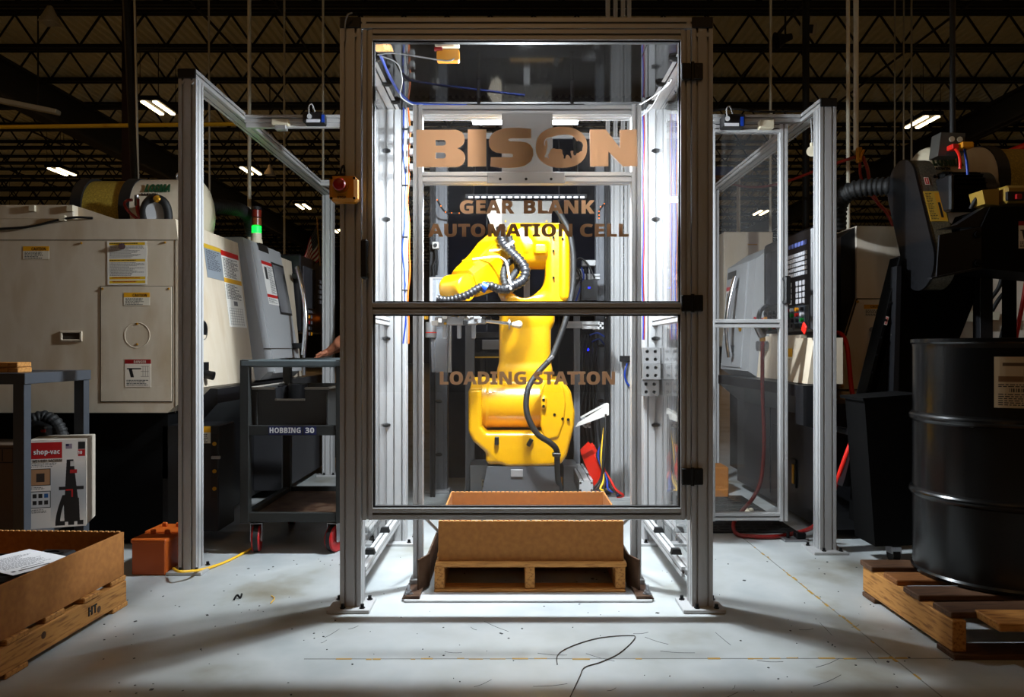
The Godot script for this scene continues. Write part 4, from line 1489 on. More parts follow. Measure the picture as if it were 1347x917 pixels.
	tube(o, "white_strap", [W(622, 341, 4.03), W(640, 339, 4.0), W(656, 338, 3.99), W(666, 345, 3.98), W(669, 360, 3.97), W(671, 372, 3.94), W(672, 381, 3.92)], 0.006, M.white, 6)
	part(o, "blue_collar", lathe([Vector2(0.022, -0.016), Vector2(0.026, -0.016), Vector2(0.026, 0.016), Vector2(0.022, 0.016)], 18), M.blue, T(W(637, 378, 3.865), Basis(Vector3.BACK, PI / 2 - 0.5)))
	# black supply cable down the right side
	tube(o, "supply_cable", [W(729, 270, 4.3), W(740, 287, 4.26), W(749, 305, 4.24), W(754, 335, 4.22), W(754, 372, 4.2), W(750, 398, 4.18), W(743, 425, 4.16), W(732, 455, 4.14), W(724, 472, 4.12), W(708, 490, 4.1), W(696, 508, 4.06), W(692, 530, 4.04), W(695, 550, 4.03), W(707, 571, 4.03), W(723, 582, 4.04), W(732, 592, 4.06), W(733, 610, 4.1), W(734, 630, 4.14), W(738, 646, 4.2)], 0.016, M.rubber, 12, 8)
	for q in [[W(724, 472, 4.12), 0.7], [W(732, 598, 4.06), 0.0]]:
		part(o, "cable_clamp", box(Vector3(0.045, 0.02, 0.045), 0.004), M.steel if q[1] > 0 else M.black, T(q[0], Basis(Vector3.BACK, q[1])))

# ---------------------------------------------------------------- what stands behind and beside the robot

func robot_bay() -> void:
	var o := thing("bay_frame", "bright aluminium upright pair to the robot's right, running floor to roof", "frame", Vector3(X(815, 5.0), 0, -5.0))
	ex(o, "upright", "y", X(804, 5.0), X(820, 5.0), 0.02, 2.4, 5.0, 5.08)
	ex(o, "upright", "y", X(822, 4.95), X(830, 4.95), 0.02, 2.4, 4.95, 4.99)
	bb(o, "foot_plate", X(798, 4.98), X(832, 4.98), 0.0, 0.02, 4.93, 5.12, M.alu)
	bb(o, "latch_block", X(815, 4.94), X(829, 4.94), H(476, 4.94), H(468, 4.94), 4.91, 4.95, M.black, 0.004)
	tube(o, "latch_cable", [W(825, 478, 4.92), W(822, 490, 4.92), W(823, 500, 4.92), W(828, 508, 4.92)], 0.006, M.blue)
	o = thing("bay_frame", "dim aluminium upright on the robot's left behind the plastic curtain", "frame", Vector3(X(580, 5.2), 0, -5.2))
	ex(o, "upright", "y", X(565, 5.2), X(572, 5.2), 0.0, 2.4, 5.2, 5.24, M.alu_shaded)
	ex(o, "upright", "y", X(573, 5.2), X(588, 5.2), 0.02, 2.4, 5.2, 5.28, M.alu_shaded)
	bb(o, "foot_plate", X(560, 5.2), X(592, 5.2), 0.0, 0.02, 5.15, 5.3, M.alu)
	for y in [430.0, 528.0, 598.0]:
		clip(o, W(577, y, 5.195))
	o = thing("bay_frame", "pale aluminium upright just left of the robot's lower arm", "frame", Vector3(X(618, 4.9), 0, -4.9))
	ex(o, "upright", "y", X(612, 4.9), X(624, 4.9), 0.0, H(428, 4.9), 4.9, 4.96, M.alu_shaded)
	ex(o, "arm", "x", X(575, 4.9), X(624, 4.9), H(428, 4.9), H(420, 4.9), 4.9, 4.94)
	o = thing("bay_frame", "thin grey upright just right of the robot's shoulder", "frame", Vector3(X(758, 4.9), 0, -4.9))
	ex(o, "upright", "y", X(755, 4.9), X(763, 4.9), 0.0, H(360, 4.9), 4.9, 4.94, M.alu_shaded)
	ex(o, "arm", "x", X(744, 4.9), X(788, 4.9), H(432, 4.9), H(423, 4.9), 4.86, 4.90)
	ex(o, "arm", "x", X(744, 4.9), X(788, 4.9), H(368, 4.9), H(361, 4.9), 4.86, 4.90)
	o = thing("bay_frame", "dim upright with black clips between the robot and the bright pair", "frame", Vector3(X(791, 5.3), 0, -5.3))
	ex(o, "upright", "y", X(784, 5.3), X(799, 5.3), 0.0, 2.3, 5.3, 5.38, M.alu_shaded)
	for y in [455.0, 527.0, 602.0]:
		clip(o, W(791, y, 5.295))
	# a dark sheet put in for the unlit open space behind
	o = thing("dark_backdrop", "dark blue-black sheet standing in for unlit open space behind the robot", "panel", Vector3(X(690, 5.5), 0, -5.5))
	bb(o, "sheet", X(590, 5.5), X(784, 5.5), 0.05, 2.5, 5.5, 5.51, M.back_unlit, 0.0)
	ex(o, "top_rail", "x", X(590, 5.5), X(784, 5.5), 2.5, 2.54, 5.48, 5.52)
	for x in [640.0, 735.0]:
		bb(o, "seam", X(x, 5.49), X(x + 1.0, 5.49), 0.05, 2.5, 5.49, 5.5, M.black, 0.0)
	# lit sheet behind the elbow with its white chute
	o = thing("back_plate", "lit grey sheet metal plate under the LED row above the robot's elbow", "panel", W(693, 300, 4.8))
	bb(o, "plate", X(659.5, 4.8), X(726, 4.8), H(303, 4.8), H(264, 4.8), 4.8, 4.81, M.sheet_dark, 0.002)
	for p in [[665.0, 291.0], [719.0, 291.0]]:
		rod(o, "screw", W(p[0], p[1], 4.8), W(p[0], p[1], 4.79), 0.006, M.brass, 8)
	ex(o, "carrier", "y", X(689, 4.82), X(697, 4.82), 0.0, H(270, 4.82), 4.82, 4.86)
	o = thing("white_chute", "white folded sheet chute beside the lit plate above the forearm", "chute", W(652, 300, 4.75))
	slab(o, "chute_body", [641, 283, 653, 262, 660, 262, 660, 298, 655, 304, 647, 300], 4.72, 4.78, M.machine_white)
	# sensor controller and cables
	o = thing("sensor_controller", "small black sensor controller with a blue display right of the robot arm", "controller", W(775, 396, 4.75))
	slab(o, "case", [765, 372, 768, 368, 786, 368, 786, 395, 765, 395], 4.72, 4.8, M.console)
	slab(o, "face_plate", [769, 374, 783, 374, 783, 392, 769, 392], 4.712, 4.72, M.black)
	part(o, "blue_display", box(Vector3(0.014, 0.008, 0.004), 0.001), M.blue_glow, T(W(775, 378.5, 4.71)))
	tube(o, "loop_cable", [W(766, 368, 4.76), W(760, 358, 4.78), W(757, 345, 4.8), W(765, 340, 4.8), W(776, 352, 4.78), W(782, 366, 4.76)], 0.006, M.rubber)
	o = thing("valve_bank", "grey valve block with tangled hoses above the black sensor controller", "valve block", W(765, 360, 4.8))
	bb(o, "block", X(759, 4.85), X(768, 4.85), H(364, 4.85), H(354, 4.85), 4.84, 4.9, M.sheet, 0.004)
	bb(o, "block", X(766, 4.85), X(784, 4.85), H(350, 4.85), H(342, 4.85), 4.84, 4.9, M.sheet, 0.004)
	for k in 4:
		tube(o, "hose", [W(760 + k * 5, 352, 4.82), W(764 + k * 4, 362 + k * 2, 4.8), W(756 + k * 7, 380, 4.82), W(752 + k * 3, 400 + k * 4, 4.82)], 0.005, [M.rubber, M.blue, M.rubber, M.grey_cable][k])
	o = thing("control_cluster", "black control box with a bright blue indicator and loose blue wires", "controller", W(774, 478, 5.1))
	bb(o, "case", X(764, 5.15), X(786, 5.15), H(500, 5.15), H(445, 5.15), 5.12, 5.2, M.console, 0.005)
	part(o, "indicator_lamp", sdf([["c", W(773, 460, 5.11), W(773, 460, 5.10), 0.010, 0.010]], 0.004, 0.002), M.blue_glow)
	tube(o, "blue_wire", [W(776, 441, 5.1), W(786, 438, 5.08), W(795, 443, 5.08), W(799, 446, 5.09)], 0.006, M.blue)
	tube(o, "blue_wire", [W(778, 450, 5.1), W(788, 446, 5.06), W(794, 452, 5.08), W(802, 462, 5.1)], 0.005, M.blue)
	for k in 6:
		tube(o, "black_cable", [W(766 + k * 4, 440, 5.1), W(760 + k * 5, 470 + k * 3, 5.06), W(764 + k * 4, 510, 5.08), W(758 + k * 6, 540 + k * 4, 5.06), W(768 + k * 5, 610, 5.08)], 0.007, M.rubber)
	o = thing("profile_crosspiece", "aluminium crosspiece with an open profile end left of the blue indicator", "frame", W(775, 432, 4.7))
	ex(o, "bar", "x", X(766, 4.7), X(788, 4.7), H(433, 4.7), H(423, 4.7), 4.68, 4.72)
	ex(o, "bar", "z", X(786, 4.62), X(794, 4.62), H(433, 4.62), H(424, 4.62), 4.62, 4.9)
	o = thing("white_bracket", "white angled sheet bracket right of the robot's shoulder", "bracket", W(778, 560, 4.6))
	slab(o, "flange", [760, 556, 801, 531, 801, 546, 757, 562], 4.52, 4.524, M.white)
	slab(o, "fold", [764, 550, 797, 532, 801, 531, 767, 549], 4.524, 4.6, M.white)
	ex(o, "carrier", "z", X(769, 4.62), X(777, 4.62), H(563, 4.62), H(555, 4.62), 4.62, 5.0)
	o = thing("red_guard", "translucent red-orange acrylic guard box leaning beside the robot base", "guard", W(785, 640, 4.5))
	slab(o, "front_sheet", [764, 597, 778, 588, 800, 640, 784, 646], 4.42, 4.425, M.orange_acrylic)
	slab(o, "top_sheet", [763, 592, 774, 581, 781, 590, 765, 599], 4.40, 4.405, M.orange_acrylic)
	slab(o, "side_sheet", [778, 588, 782, 586, 804, 634, 800, 640], 4.425, 4.55, M.orange_acrylic)
	o = thing("profile_stub", "square aluminium profile end facing the camera beside the cardboard box", "frame", W(771, 650, 4.3))
	ex(o, "bar", "z", X(762, 4.3), X(780, 4.3), H(650, 4.3), H(631, 4.3), 4.3, 4.9)
	ex(o, "leg", "y", X(766, 4.6), X(775, 4.6), 0.0, H(648, 4.6), 4.56, 4.6)
	o = thing("cable_bundle", "tangle of black, yellow and blue cables beside the red guard", "cables", W(790, 660, 4.4))
	for k in 7:
		tube(o, "cable", [W(797 - k, 545 + k * 9, 4.4), W(795 - k * 2, 600, 4.36 + k * 0.01), W(790 + k * 2, 630, 4.36), W(780 + k * 5, 644, 4.34), W(796 + k * 4, 640 + k * 2, 4.36), W(812, 648 + k, 4.4)], 0.007, [M.rubber, M.rubber, M.yellow_pipe, M.rubber, M.blue, M.rubber, M.orange_hose][k], 6, 5)
	# clear plastic curtain and fittings left of the robot
	o = thing("plastic_curtain", "clear plastic sheet hanging in front of the dim upright, left of the robot", "curtain", W(578, 490, 4.6))
	slab(o, "sheet", [567, 366, 590, 366, 592, 430, 589, 490, 568, 490, 566, 430], 4.60, 4.602, M.film)
	rod(o, "hem_rod", W(565, 366, 4.6), W(592, 366, 4.6), 0.006, M.alu, 8)
	bb(o, "holder", X(589, 4.62), X(594, 4.62), H(490, 4.62), H(362, 4.62), 4.6, 4.64, M.alu, 0.001)
	o = thing("proximity_sensor", "small grey cylinder sensor with a red ring in front of the plastic curtain", "sensor", W(567, 446, 4.6))
	rod(o, "barrel", W(567, 424, 4.6), W(567, 444, 4.6), 0.034, M.sheet, 20)
	rod(o, "red_ring", W(567, 437, 4.6), W(567, 438.2, 4.6), 0.035, M.orange_hose, 20)
	rod(o, "stem", W(567, 424, 4.6), W(567, 366, 4.6), 0.012, M.alu, 10)
	o = thing("stop_switch_box", "small white switch box with a black button on the frame left of the forearm", "switch", W(572.5, 327, 4.97))
	bb(o, "case", X(568.5, 4.97), X(577, 4.97), H(327, 4.97), H(318, 4.97), 4.97, 5.03, M.white, 0.004)
	rod(o, "push_button", W(572.7, 322.5, 4.97), W(572.7, 322.5, 4.955), 0.012, M.black, 14)
	tube(o, "cable", [W(572, 327, 5.0), W(573, 340, 4.98), W(569, 352, 4.96), W(568, 362, 5.0)], 0.007, M.rubber)
	tube(o, "cable", [W(574, 328, 5.0), W(575, 345, 4.98), W(574, 362, 5.0)], 0.008, M.rubber)
	# low-lit amber strips tucked under the side roof rails
	for s in [0, 1]:
		o = thing("amber_lamp_strip", "tiny string of amber lamps along the roof rail, robot's %s side" % ["curtain", "controller"][s], "lamp strip", W([580, 790][s], 275, 5.0))
		var a: Array = [[[575.0, 263.0], [580.0, 271.0], [586.0, 279.0], [594.0, 280.0], [604.0, 280.5]], [[795.0, 268.0], [790.0, 272.0], [788.0, 278.0], [788.0, 283.0], [788.0, 287.0]]][s]
		for p in a:
			part(o, "amber_lamp", box(Vector3(0.008, 0.006, 0.008), 0.002), M.amber_glow, T(W(p[0], p[1], 5.0)))
		tube(o, "wire", [W(a[0][0], a[0][1], 5.01), W(a[2][0], a[2][1], 5.01), W(a[4][0], a[4][1], 5.01)], 0.006, M.rubber)
		ex(o, "rail", "y", X([566, 796][s], 5.03), X([572, 802][s], 5.03), 0.0, 2.3, 5.03, 5.07, M.machine_dark)
	# low boxes behind the crate, left and right of the pedestal
	o = thing("junction_cabinet", "low grey cabinet on the floor left of the robot pedestal", "cabinet", W(628, 660, 4.7))
	bb(o, "case", X(618, 4.7), X(642, 4.7), 0.0, H(612, 4.7), 4.7, 4.95, M.sheet, 0.004)
	bb(o, "label_plate", X(633.5, 4.69), X(637.5, 4.69), H(643, 4.69), H(631, 4.69), 4.69, 4.7, M.pvc, 0.001)
	for y in [634.0, 640.0]:
		rod(o, "lock", W(635.5, y, 4.69), W(635.5, y, 4.68), 0.005, M.black, 8)
	o = thing("junction_cabinet", "low grey cabinet on the floor right of the robot pedestal", "cabinet", W(752, 660, 4.7))
	bb(o, "case", X(741, 4.7), X(760, 4.7), 0.0, H(612, 4.7), 4.7, 4.95, M.sheet, 0.004)
	bb(o, "yellow_tag", X(735, 4.68), X(740, 4.68), H(646, 4.68), H(628, 4.68), 4.68, 4.7, M.yellow_box, 0.001)
	o = thing("parts_conveyor", "dark machine frame with a grey tray behind the robot's lower arm", "machine", W(640, 470, 5.25))
	bb(o, "tray", X(634, 5.2), X(660, 5.2), H(460, 5.2), H(447, 5.2), 5.2, 5.4, M.sheet, 0.004)
	bb(o, "beam", X(624, 5.2), X(665, 5.2), H(444, 5.2), H(437, 5.2), 5.2, 5.3, M.machine_dark, 0.002)
	bb(o, "beam", X(624, 5.2), X(665, 5.2), H(468, 5.2), H(464, 5.2), 5.2, 5.3, M.machine_dark, 0.002)
	bb(o, "leg", X(632, 5.25), X(637, 5.25), 0.0, H(462, 5.25), 5.22, 5.3, M.machine_dark, 0.002)
	bb(o, "yellow_rail", X(624, 5.19), X(662, 5.19), H(471, 5.19), H(469, 5.19), 5.18, 5.2, M.yellow_pipe, 0.001)

# ---------------------------------------------------------------- pallets, boxes, drum

var wood_turn := 0
func plank(par: Node, nm: String, s: Vector3, xf: Transform3D, dark := 0) -> void:
	wood_turn += 1
	var along_x := s.x > s.z
	var tone: String = ["pale", "mid", "pale", "mid", "dark"][(wood_turn * 7 + dark * 2) % 5] if dark >= 0 else "pale"
	if dark == 2:
		tone = "dark" if wood_turn % 3 else "mid"
	part(par, nm, box(s, 0.003), M["wood_%s%s" % [tone, "" if along_x else "_deep"]], above(par) * xf)

# local frame: centre of the base; boards run along local x, stringers along local z
func pallet(o: Node3D, w: float, l: float, h: float, boards: int, bw: float, dark := 0) -> void:
	for i in 3:
		var x := -w / 2 + 0.02 + (w - 0.04) * i / 2.0
		plank(o, "stringer", Vector3(0.04, h - 0.036, l - 0.02), T(Vector3(x, 0.018 + (h - 0.036) / 2, 0)), dark)
	for i in boards:
		var z := l / 2 - bw / 2 - (l - bw) * i / (boards - 1.0)
		var e := 0.006 * sin(i * 2.7 + w)
		plank(o, "deck_board", Vector3(w, 0.018, bw), T(Vector3(e, h - 0.009, z), Basis(Vector3.UP, e * 0.8)), dark)
	for i in 3:
		var z := (l - bw) / 2 * (1 - i)
		plank(o, "bottom_board", Vector3(w, 0.018, bw), T(Vector3(0, 0.009, z)), dark)

# open-topped corrugated box, local frame: centre of the base
func carton(o: Node3D, w: float, l: float, h: float) -> void:
	var t := 0.008
	for s in [-1, 1]:
		part(o, "wall", box(Vector3(t, h, l - t * 2), 0.001), M.cardboard, above(o) * T(Vector3(s * (w / 2 - t / 2), h / 2, 0)))
		part(o, "wall", box(Vector3(w, h, t), 0.001), M.cardboard, above(o) * T(Vector3(0, h / 2, s * (l / 2 - t / 2))))
	part(o, "bottom", box(Vector3(w - t, t, l - t), 0.0), M.cardboard, above(o) * T(Vector3(0, t / 2, 0)))
	# ragged flutes along the cut rim
	var st := st0()
	var n := int(w / 0.022)
	for s in [-1, 1]:
		for i in n:
			add_box(st, Vector3(0.014, 0.0035, t * 0.9), 0.0, T(Vector3(-w / 2 + 0.011 + i * 0.022, h + 0.0015, s * (l / 2 - t / 2))))
	stuff(o, "rim_flutes", st.commit(), M.cardboard_edge, above(o))

func goods() -> void:
	var o := thing("pallet", "wooden pallet under the cardboard box at the cell's loading gate", "pallet", Vector3(0.072, 0.0, -3.44), 0.0)
	pallet(o, 0.768, 0.79, 0.126, 6, 0.095, -1)
	o = thing("cardboard_box", "open cardboard box of gear blanks on the pallet inside the loading gate", "box", Vector3(X(696, 3.4), 0.1265, -3.385))
	carton(o, 0.748, 0.63, 0.160)
	for i in 6:
		for k in 1:
			var b := thing("gear_blank", "steel gear blank lying in the cardboard box at the loading gate", "gear blank", Vector3(X(696, 3.4) - 0.30 + i * 0.10, 0.135, -3.14 - k * 0.17), 0.0, "gear blanks in the loading box")
			part(b, "rim", lathe([Vector2(0.018, 0), Vector2(0.045, 0), Vector2(0.045, 0.128 + 0.012 * ((i + k) % 2)), Vector2(0.018, 0.128 + 0.012 * ((i + k) % 2)), Vector2(0.018, 0)], 20), M.steel, above(b))
	# near crate on the left
	var turn := -0.045
	var base := Vector3(-2.01, 0, -2.33)
	o = thing("pallet", "yellowish wooden pallet under the cardboard crate of papers", "pallet", base, turn)
	pallet(o, 1.02, 1.22, 0.118, 7, 0.10, -1)
	lettering(o, "letter", "HT", above(o) * Vector3(0.5115, 0.06, -0.38), 0.03, 0.05, M.ink, Basis(Vector3.UP, turn + PI / 2))
	lettering(o, "letter", "A", above(o) * Vector3(0.5115, 0.055, 0.25), 0.03, 0.0, M.ink, Basis(Vector3.UP, turn + PI / 2))
	for q in [[-0.42, 0.05], [-0.12, 0.07], [0.12, 0.045]]:
		rod(o, "knot", above(o) * Vector3(0.5095, q[1], q[0]), above(o) * Vector3(0.5103, q[1], q[0]), 0.012, M.wood_dark, 12)
	o = thing("cardboard_box", "large open cardboard tray with a white sheet of paper on top", "box", base + Vector3(0, 0.1185, 0), turn)
	carton(o, 1.0, 1.2, 0.165)
	var lay := above(o)
	for k in 5:
		var b := thing("machined_part", "dark machined block lying in the cardboard tray under the paper", "machined part", lay * Vector3([0.33, 0.17, 0.35, 0.18, 0.0][k], 0.01, [-0.42, -0.36, -0.20, -0.14, -0.30][k]), turn + 0.2 * k, "machined blocks in the tray")
		part(b, "block", box(Vector3(0.13, 0.118, 0.14), 0.012), M.steel_dark, above(b) * T(Vector3(0, 0.059, 0)))
		part(b, "bore", lathe([Vector2(0.03, 0.118), Vector2(0.042, 0.118), Vector2(0.042, 0.1225), Vector2(0.03, 0.1225), Vector2(0.03, 0.10)], 16), M.bolt, above(b))
	var im := blank(256, 340, Color(0.93, 0.93, 0.94))
	im.fill_rect(Rect2i(20, 40, 16, 16), Color(0.1, 0.1, 0.1))
	im.fill_rect(Rect2i(44, 36, 120, 12), Color(0.15, 0.15, 0.15))
	im.fill_rect(Rect2i(70, 70, 90, 7), Color(0.2, 0.2, 0.2))
	fine_print(im, 24, 96, 200, 190, 12, Color(0.45, 0.45, 0.48), 41)
	var pm := print_mat(im, 0.7)
	var ps := box(Vector3(0.22, 0.0006, 0.28), 0.0)
	tag(part(self, "paper_sheet", ps, pm, lay * T(Vector3(0.31, 0.1335, -0.30), Basis(Vector3.UP, 1.15))), "white printed sheet of paper lying in the cardboard tray", "paper")
	# drum on its pallet on the right
	base = Vector3(1.96, 0, -2.735)
	o = thing("pallet", "weathered wooden pallet with a loose front board under the oil drum", "pallet", Vector3(1.905, 0, -2.73), 0.0)
	for i in 3:
		plank(o, "stringer", Vector3(0.045, 0.10, 0.62), T(Vector3(-0.48 + i * 0.48, 0.068, 0)), -1)
	for i in 4:
		plank(o, "deck_board", Vector3(1.02, 0.02, 0.105), T(Vector3(0.0 + 0.012 * (i % 2), 0.128, -0.255 + i * 0.16), Basis(Vector3.UP, 0.02 * (i - 1.5))), 2)
	plank(o, "deck_board", Vector3(0.95, 0.026, 0.13), T(Vector3(0.06, 0.131, 0.352), Basis(Vector3.UP, -0.02)), -1)
	for i in 2:
		plank(o, "bottom_board", Vector3(1.02, 0.018, 0.10), T(Vector3(0, 0.009, -0.25 + i * 0.53)), 2)
	o = thing("oil_drum", "black steel oil drum with two rolled hoops and a stained paper label", "drum", Vector3(1.826, 0.142, -2.85))
	var r := 0.2925
	var pr := [Vector2(0, 0.008), Vector2(r - 0.012, 0.008), Vector2(r - 0.012, 0.0), Vector2(r, 0.002), Vector2(r + 0.002, 0.012), Vector2(r - 0.004, 0.02)]
	for c in [0.30, 0.585]:
		for k in 7:
			var t := -1.0 + k / 3.0
			pr.append(Vector2(r - 0.004 + 0.013 * (1 - t * t), c + 0.019 * t))
	pr.append_array([Vector2(r - 0.004, 0.845), Vector2(r - 0.002, 0.86), Vector2(r + 0.003, 0.866), Vector2(r + 0.003, 0.878), Vector2(r - 0.008, 0.88), Vector2(r - 0.012, 0.862), Vector2(0, 0.862)])
	part(o, "shell", lathe(pr, 72), M.drum, above(o))
	part(o, "bung", lathe([Vector2(0, 0), Vector2(0.035, 0), Vector2(0.035, 0.012), Vector2(0, 0.012)], 12), M.bolt, above(o) * T(Vector3(-0.12, 0.862, 0.1)))
	# curved paper label
	var st := st0()
	var n := 12
	for i in n:
		var q := []
		var uv := []
		for e in [[0, 0], [1, 0], [1, 1], [0, 1]]:
			var ang: float = lerpf(-0.62, 0.06, (i + e[0]) / float(n))
			q.append(Vector3(sin(ang) * (r - 0.0025), 0.64 + 0.175 * e[1], cos(ang) * (r - 0.0025)))
			uv.append(Vector2((i + e[0]) / float(n), 1.0 - e[1]))
		face(st, q, Vector3(0, 0.7, 0), uv)
	var lb := part(o, "label_sheet", st.commit(), notice("drum label"), above(o))
	lb.set_meta("label", "stained printed paper label")

# ---------------------------------------------------------------- fences

func fences() -> void:
	var o := thing("guard_fence", "aluminium guard fence run on the white machine's side with two cross beams", "fence", Vector3(-1.42, 0, -3.33))
	ex(o, "post", "y", -1.463, -1.383, 0.014, 2.168, 3.33, 3.41)
	foot(o, -1.50, -1.345, 3.29, 3.44)
	ex(o, "top_beam", "z", -1.463, -1.383, 2.168, 2.21, 3.33, 5.94)
	bb(o, "end_cap", -1.463, -1.383, 2.168, 2.21, 3.322, 3.33, M.cap, 0.003)
	ex(o, "post", "y", -1.463, -1.383, 0.014, 2.168, 5.86, 5.94)
	foot(o, -1.50, -1.345, 5.82, 5.97)
	ex(o, "cross_beam", "x", -1.383, -0.63, 2.155, 2.195, 3.93, 3.97)
	bb(o, "door_track", -1.38, -0.64, 2.13, 2.155, 3.935, 3.965, M.alu, 0.003)
	ex(o, "cross_beam", "x", -1.383, -0.63, 2.165, 2.205, 5.5, 5.54)
	for p in [[-1.443, 2.15], [-1.403, 2.15]]:
		rod(o, "end_screw", Vector3(p[0], p[1], -3.331), Vector3(p[0], p[1], -3.326), 0.008, M.alu, 14)
	bb(o, "magnet_block", X(357, 3.9), X(379, 3.9), H(164, 3.9), H(156, 3.9), 3.9, 3.94, M.pvc, 0.003)
	bb(o, "magnet_block", X(361, 3.9), X(376, 3.9), H(170, 3.9), H(164, 3.9), 3.9, 3.94, M.sheet, 0.003)
	interlock(o, 400.0, 427.0, 149.0, 163.0, 3.87)
	o = thing("guard_fence", "aluminium guard fence run on the chip conveyor's side with a glazed gate", "fence", Vector3(1.52, 0, -3.66))
	ex(o, "post", "y", 1.482, 1.563, 0.014, 2.148, 3.66, 3.74)
	foot(o, 1.44, 1.605, 3.62, 3.78)
	ex(o, "top_beam", "z", 1.482, 1.563, 2.148, 2.19, 3.66, 5.66)
	bb(o, "end_cap", 1.482, 1.563, 2.148, 2.19, 3.652, 3.66, M.cap, 0.003)
	ex(o, "post", "y", 1.482, 1.522, 0.014, 2.148, 5.58, 5.62)
	foot(o, 1.45, 1.58, 5.55, 5.66)
	ex(o, "cross_beam", "x", 0.83, 1.482, 2.148, 2.188, 3.90, 3.94)
	ex(o, "cross_beam", "x", 0.83, 1.482, 2.12, 2.16, 5.56, 5.60)
	ex(o, "cross_beam", "x", 0.83, 1.482, 1.06, 1.10, 5.56, 5.60)
	ex(o, "cross_beam", "x", 0.83, 1.482, 0.02, 0.06, 5.56, 5.60)
	bb(o, "magnet_block", X(998, 3.88), X(1017, 3.88), H(170, 3.88), H(159, 3.88), 3.86, 3.9, M.pvc, 0.003)
	interlock(o, 950.0, 978.0, 152.0, 168.0, 3.85)
	tube(o, "beam_cable", [W(936, 146, 3.88), W(965, 143, 3.9), W(1000, 147, 3.92), W(1062, 146, 3.92)], 0.006, M.rubber)
	var g := Node3D.new()
	g.name = "gate"
	o.add_child(g, true)
	ex(g, "stile", "y", X(1026, 3.9), X(1036.5, 3.9), H(686, 3.9), H(163, 3.9), 3.90, 3.94)
	ex(g, "stile", "y", X(931, 3.9), X(941, 3.9), H(686, 3.9), H(163, 3.9), 3.90, 3.94)
	ex(g, "rail", "x", X(941, 3.9), X(1026, 3.9), H(174, 3.9), H(164, 3.9), 3.90, 3.94)
	ex(g, "rail", "x", X(941, 3.9), X(1026, 3.9), H(431, 3.9), H(420, 3.9), 3.90, 3.94)
	ex(g, "rail", "x", X(941, 3.9), X(1026, 3.9), H(685, 3.9), H(675, 3.9), 3.90, 3.94)
	bb(g, "pane", X(941, 3.9), X(1026, 3.9), H(420, 3.9), H(174, 3.9), 3.918, 3.923, M.glass, 0.0)
	bb(g, "pane", X(941, 3.9), X(1026, 3.9), H(675, 3.9), H(431, 3.9), 3.918, 3.923, M.glass, 0.0)
	var st := st0()
	add_box(st, Vector3(0.03, 0.022, 0.035), 0.006, T(Vector3(0, 0.06, 0)))
	add_box(st, Vector3(0.03, 0.022, 0.035), 0.006, T(Vector3(0, -0.06, 0)))
	add_box(st, Vector3(0.032, 0.145, 0.018), 0.007, T(Vector3(0, 0, 0.022)))
	part(g, "handle", st.commit(), M.black, T(W(1034, 382, 3.885)))
	# pull cord puck
	o = thing("pull_cord_puck", "small round pale puck hanging on a cord inside the fence post", "pull cord", W(1068, 206, 3.85))
	rod(o, "puck", W(1068, 199, 3.83), W(1068, 199, 3.87), 0.026, M.pvc, 24)
	rod(o, "neck", W(1068, 193, 3.85), W(1068, 188, 3.85), 0.010, M.pvc, 12)
	tube(o, "cord", [W(1068, 190, 3.85), W(1068, 175, 3.85), W(1067, 158, 3.86), W(1068, 148, 3.88)], 0.004, M.grey_cable)

func interlock(o: Node3D, x0: float, x1: float, y0: float, y1: float, d: float) -> void:
	bb(o, "interlock_switch", X(x0, d), X(x1, d), H(y1, d), H(y0, d), d - 0.03, d + 0.05, M.console, 0.005)
	bb(o, "switch_face", X(x0 + 3, d - 0.03), X(x1 - 6, d - 0.03), H(y1 - 2, d - 0.03), H(y1 - 6, d - 0.03), d - 0.032, d - 0.03, M.keys, 0.0)
	bb(o, "blue_stripe", X(x1 - 4, d - 0.03), X(x1, d - 0.03), H(y1 - 2, d - 0.03), H(y0 + 2, d - 0.03), d - 0.033, d - 0.03, M.blue, 0.0)
	rod(o, "plug", W(x0 + 7, y0 + 4, d - 0.03), W(x0 + 7, y0 + 4, d - 0.05), 0.012, M.grey_cable, 16)
	tube(o, "plug_cable", [W(x0 + 7, y0 + 4, d - 0.04), W(x0 + 6, y0 - 8, d - 0.04), W(x0 + 10, y0 - 12, d - 0.01), W(x0 + 14, y0 - 2, d + 0.02)], 0.004, M.grey_cable)

# ---------------------------------------------------------------- machine on the left

const EAST := Basis(Vector3(0, 0, -1), Vector3(0, 1, 0), Vector3(1, 0, 0))    # a surface that faces +x
const WEST := Basis(Vector3(0, 0, 1), Vector3(0, 1, 0), Vector3(-1, 0, 0))    # a surface that faces -x

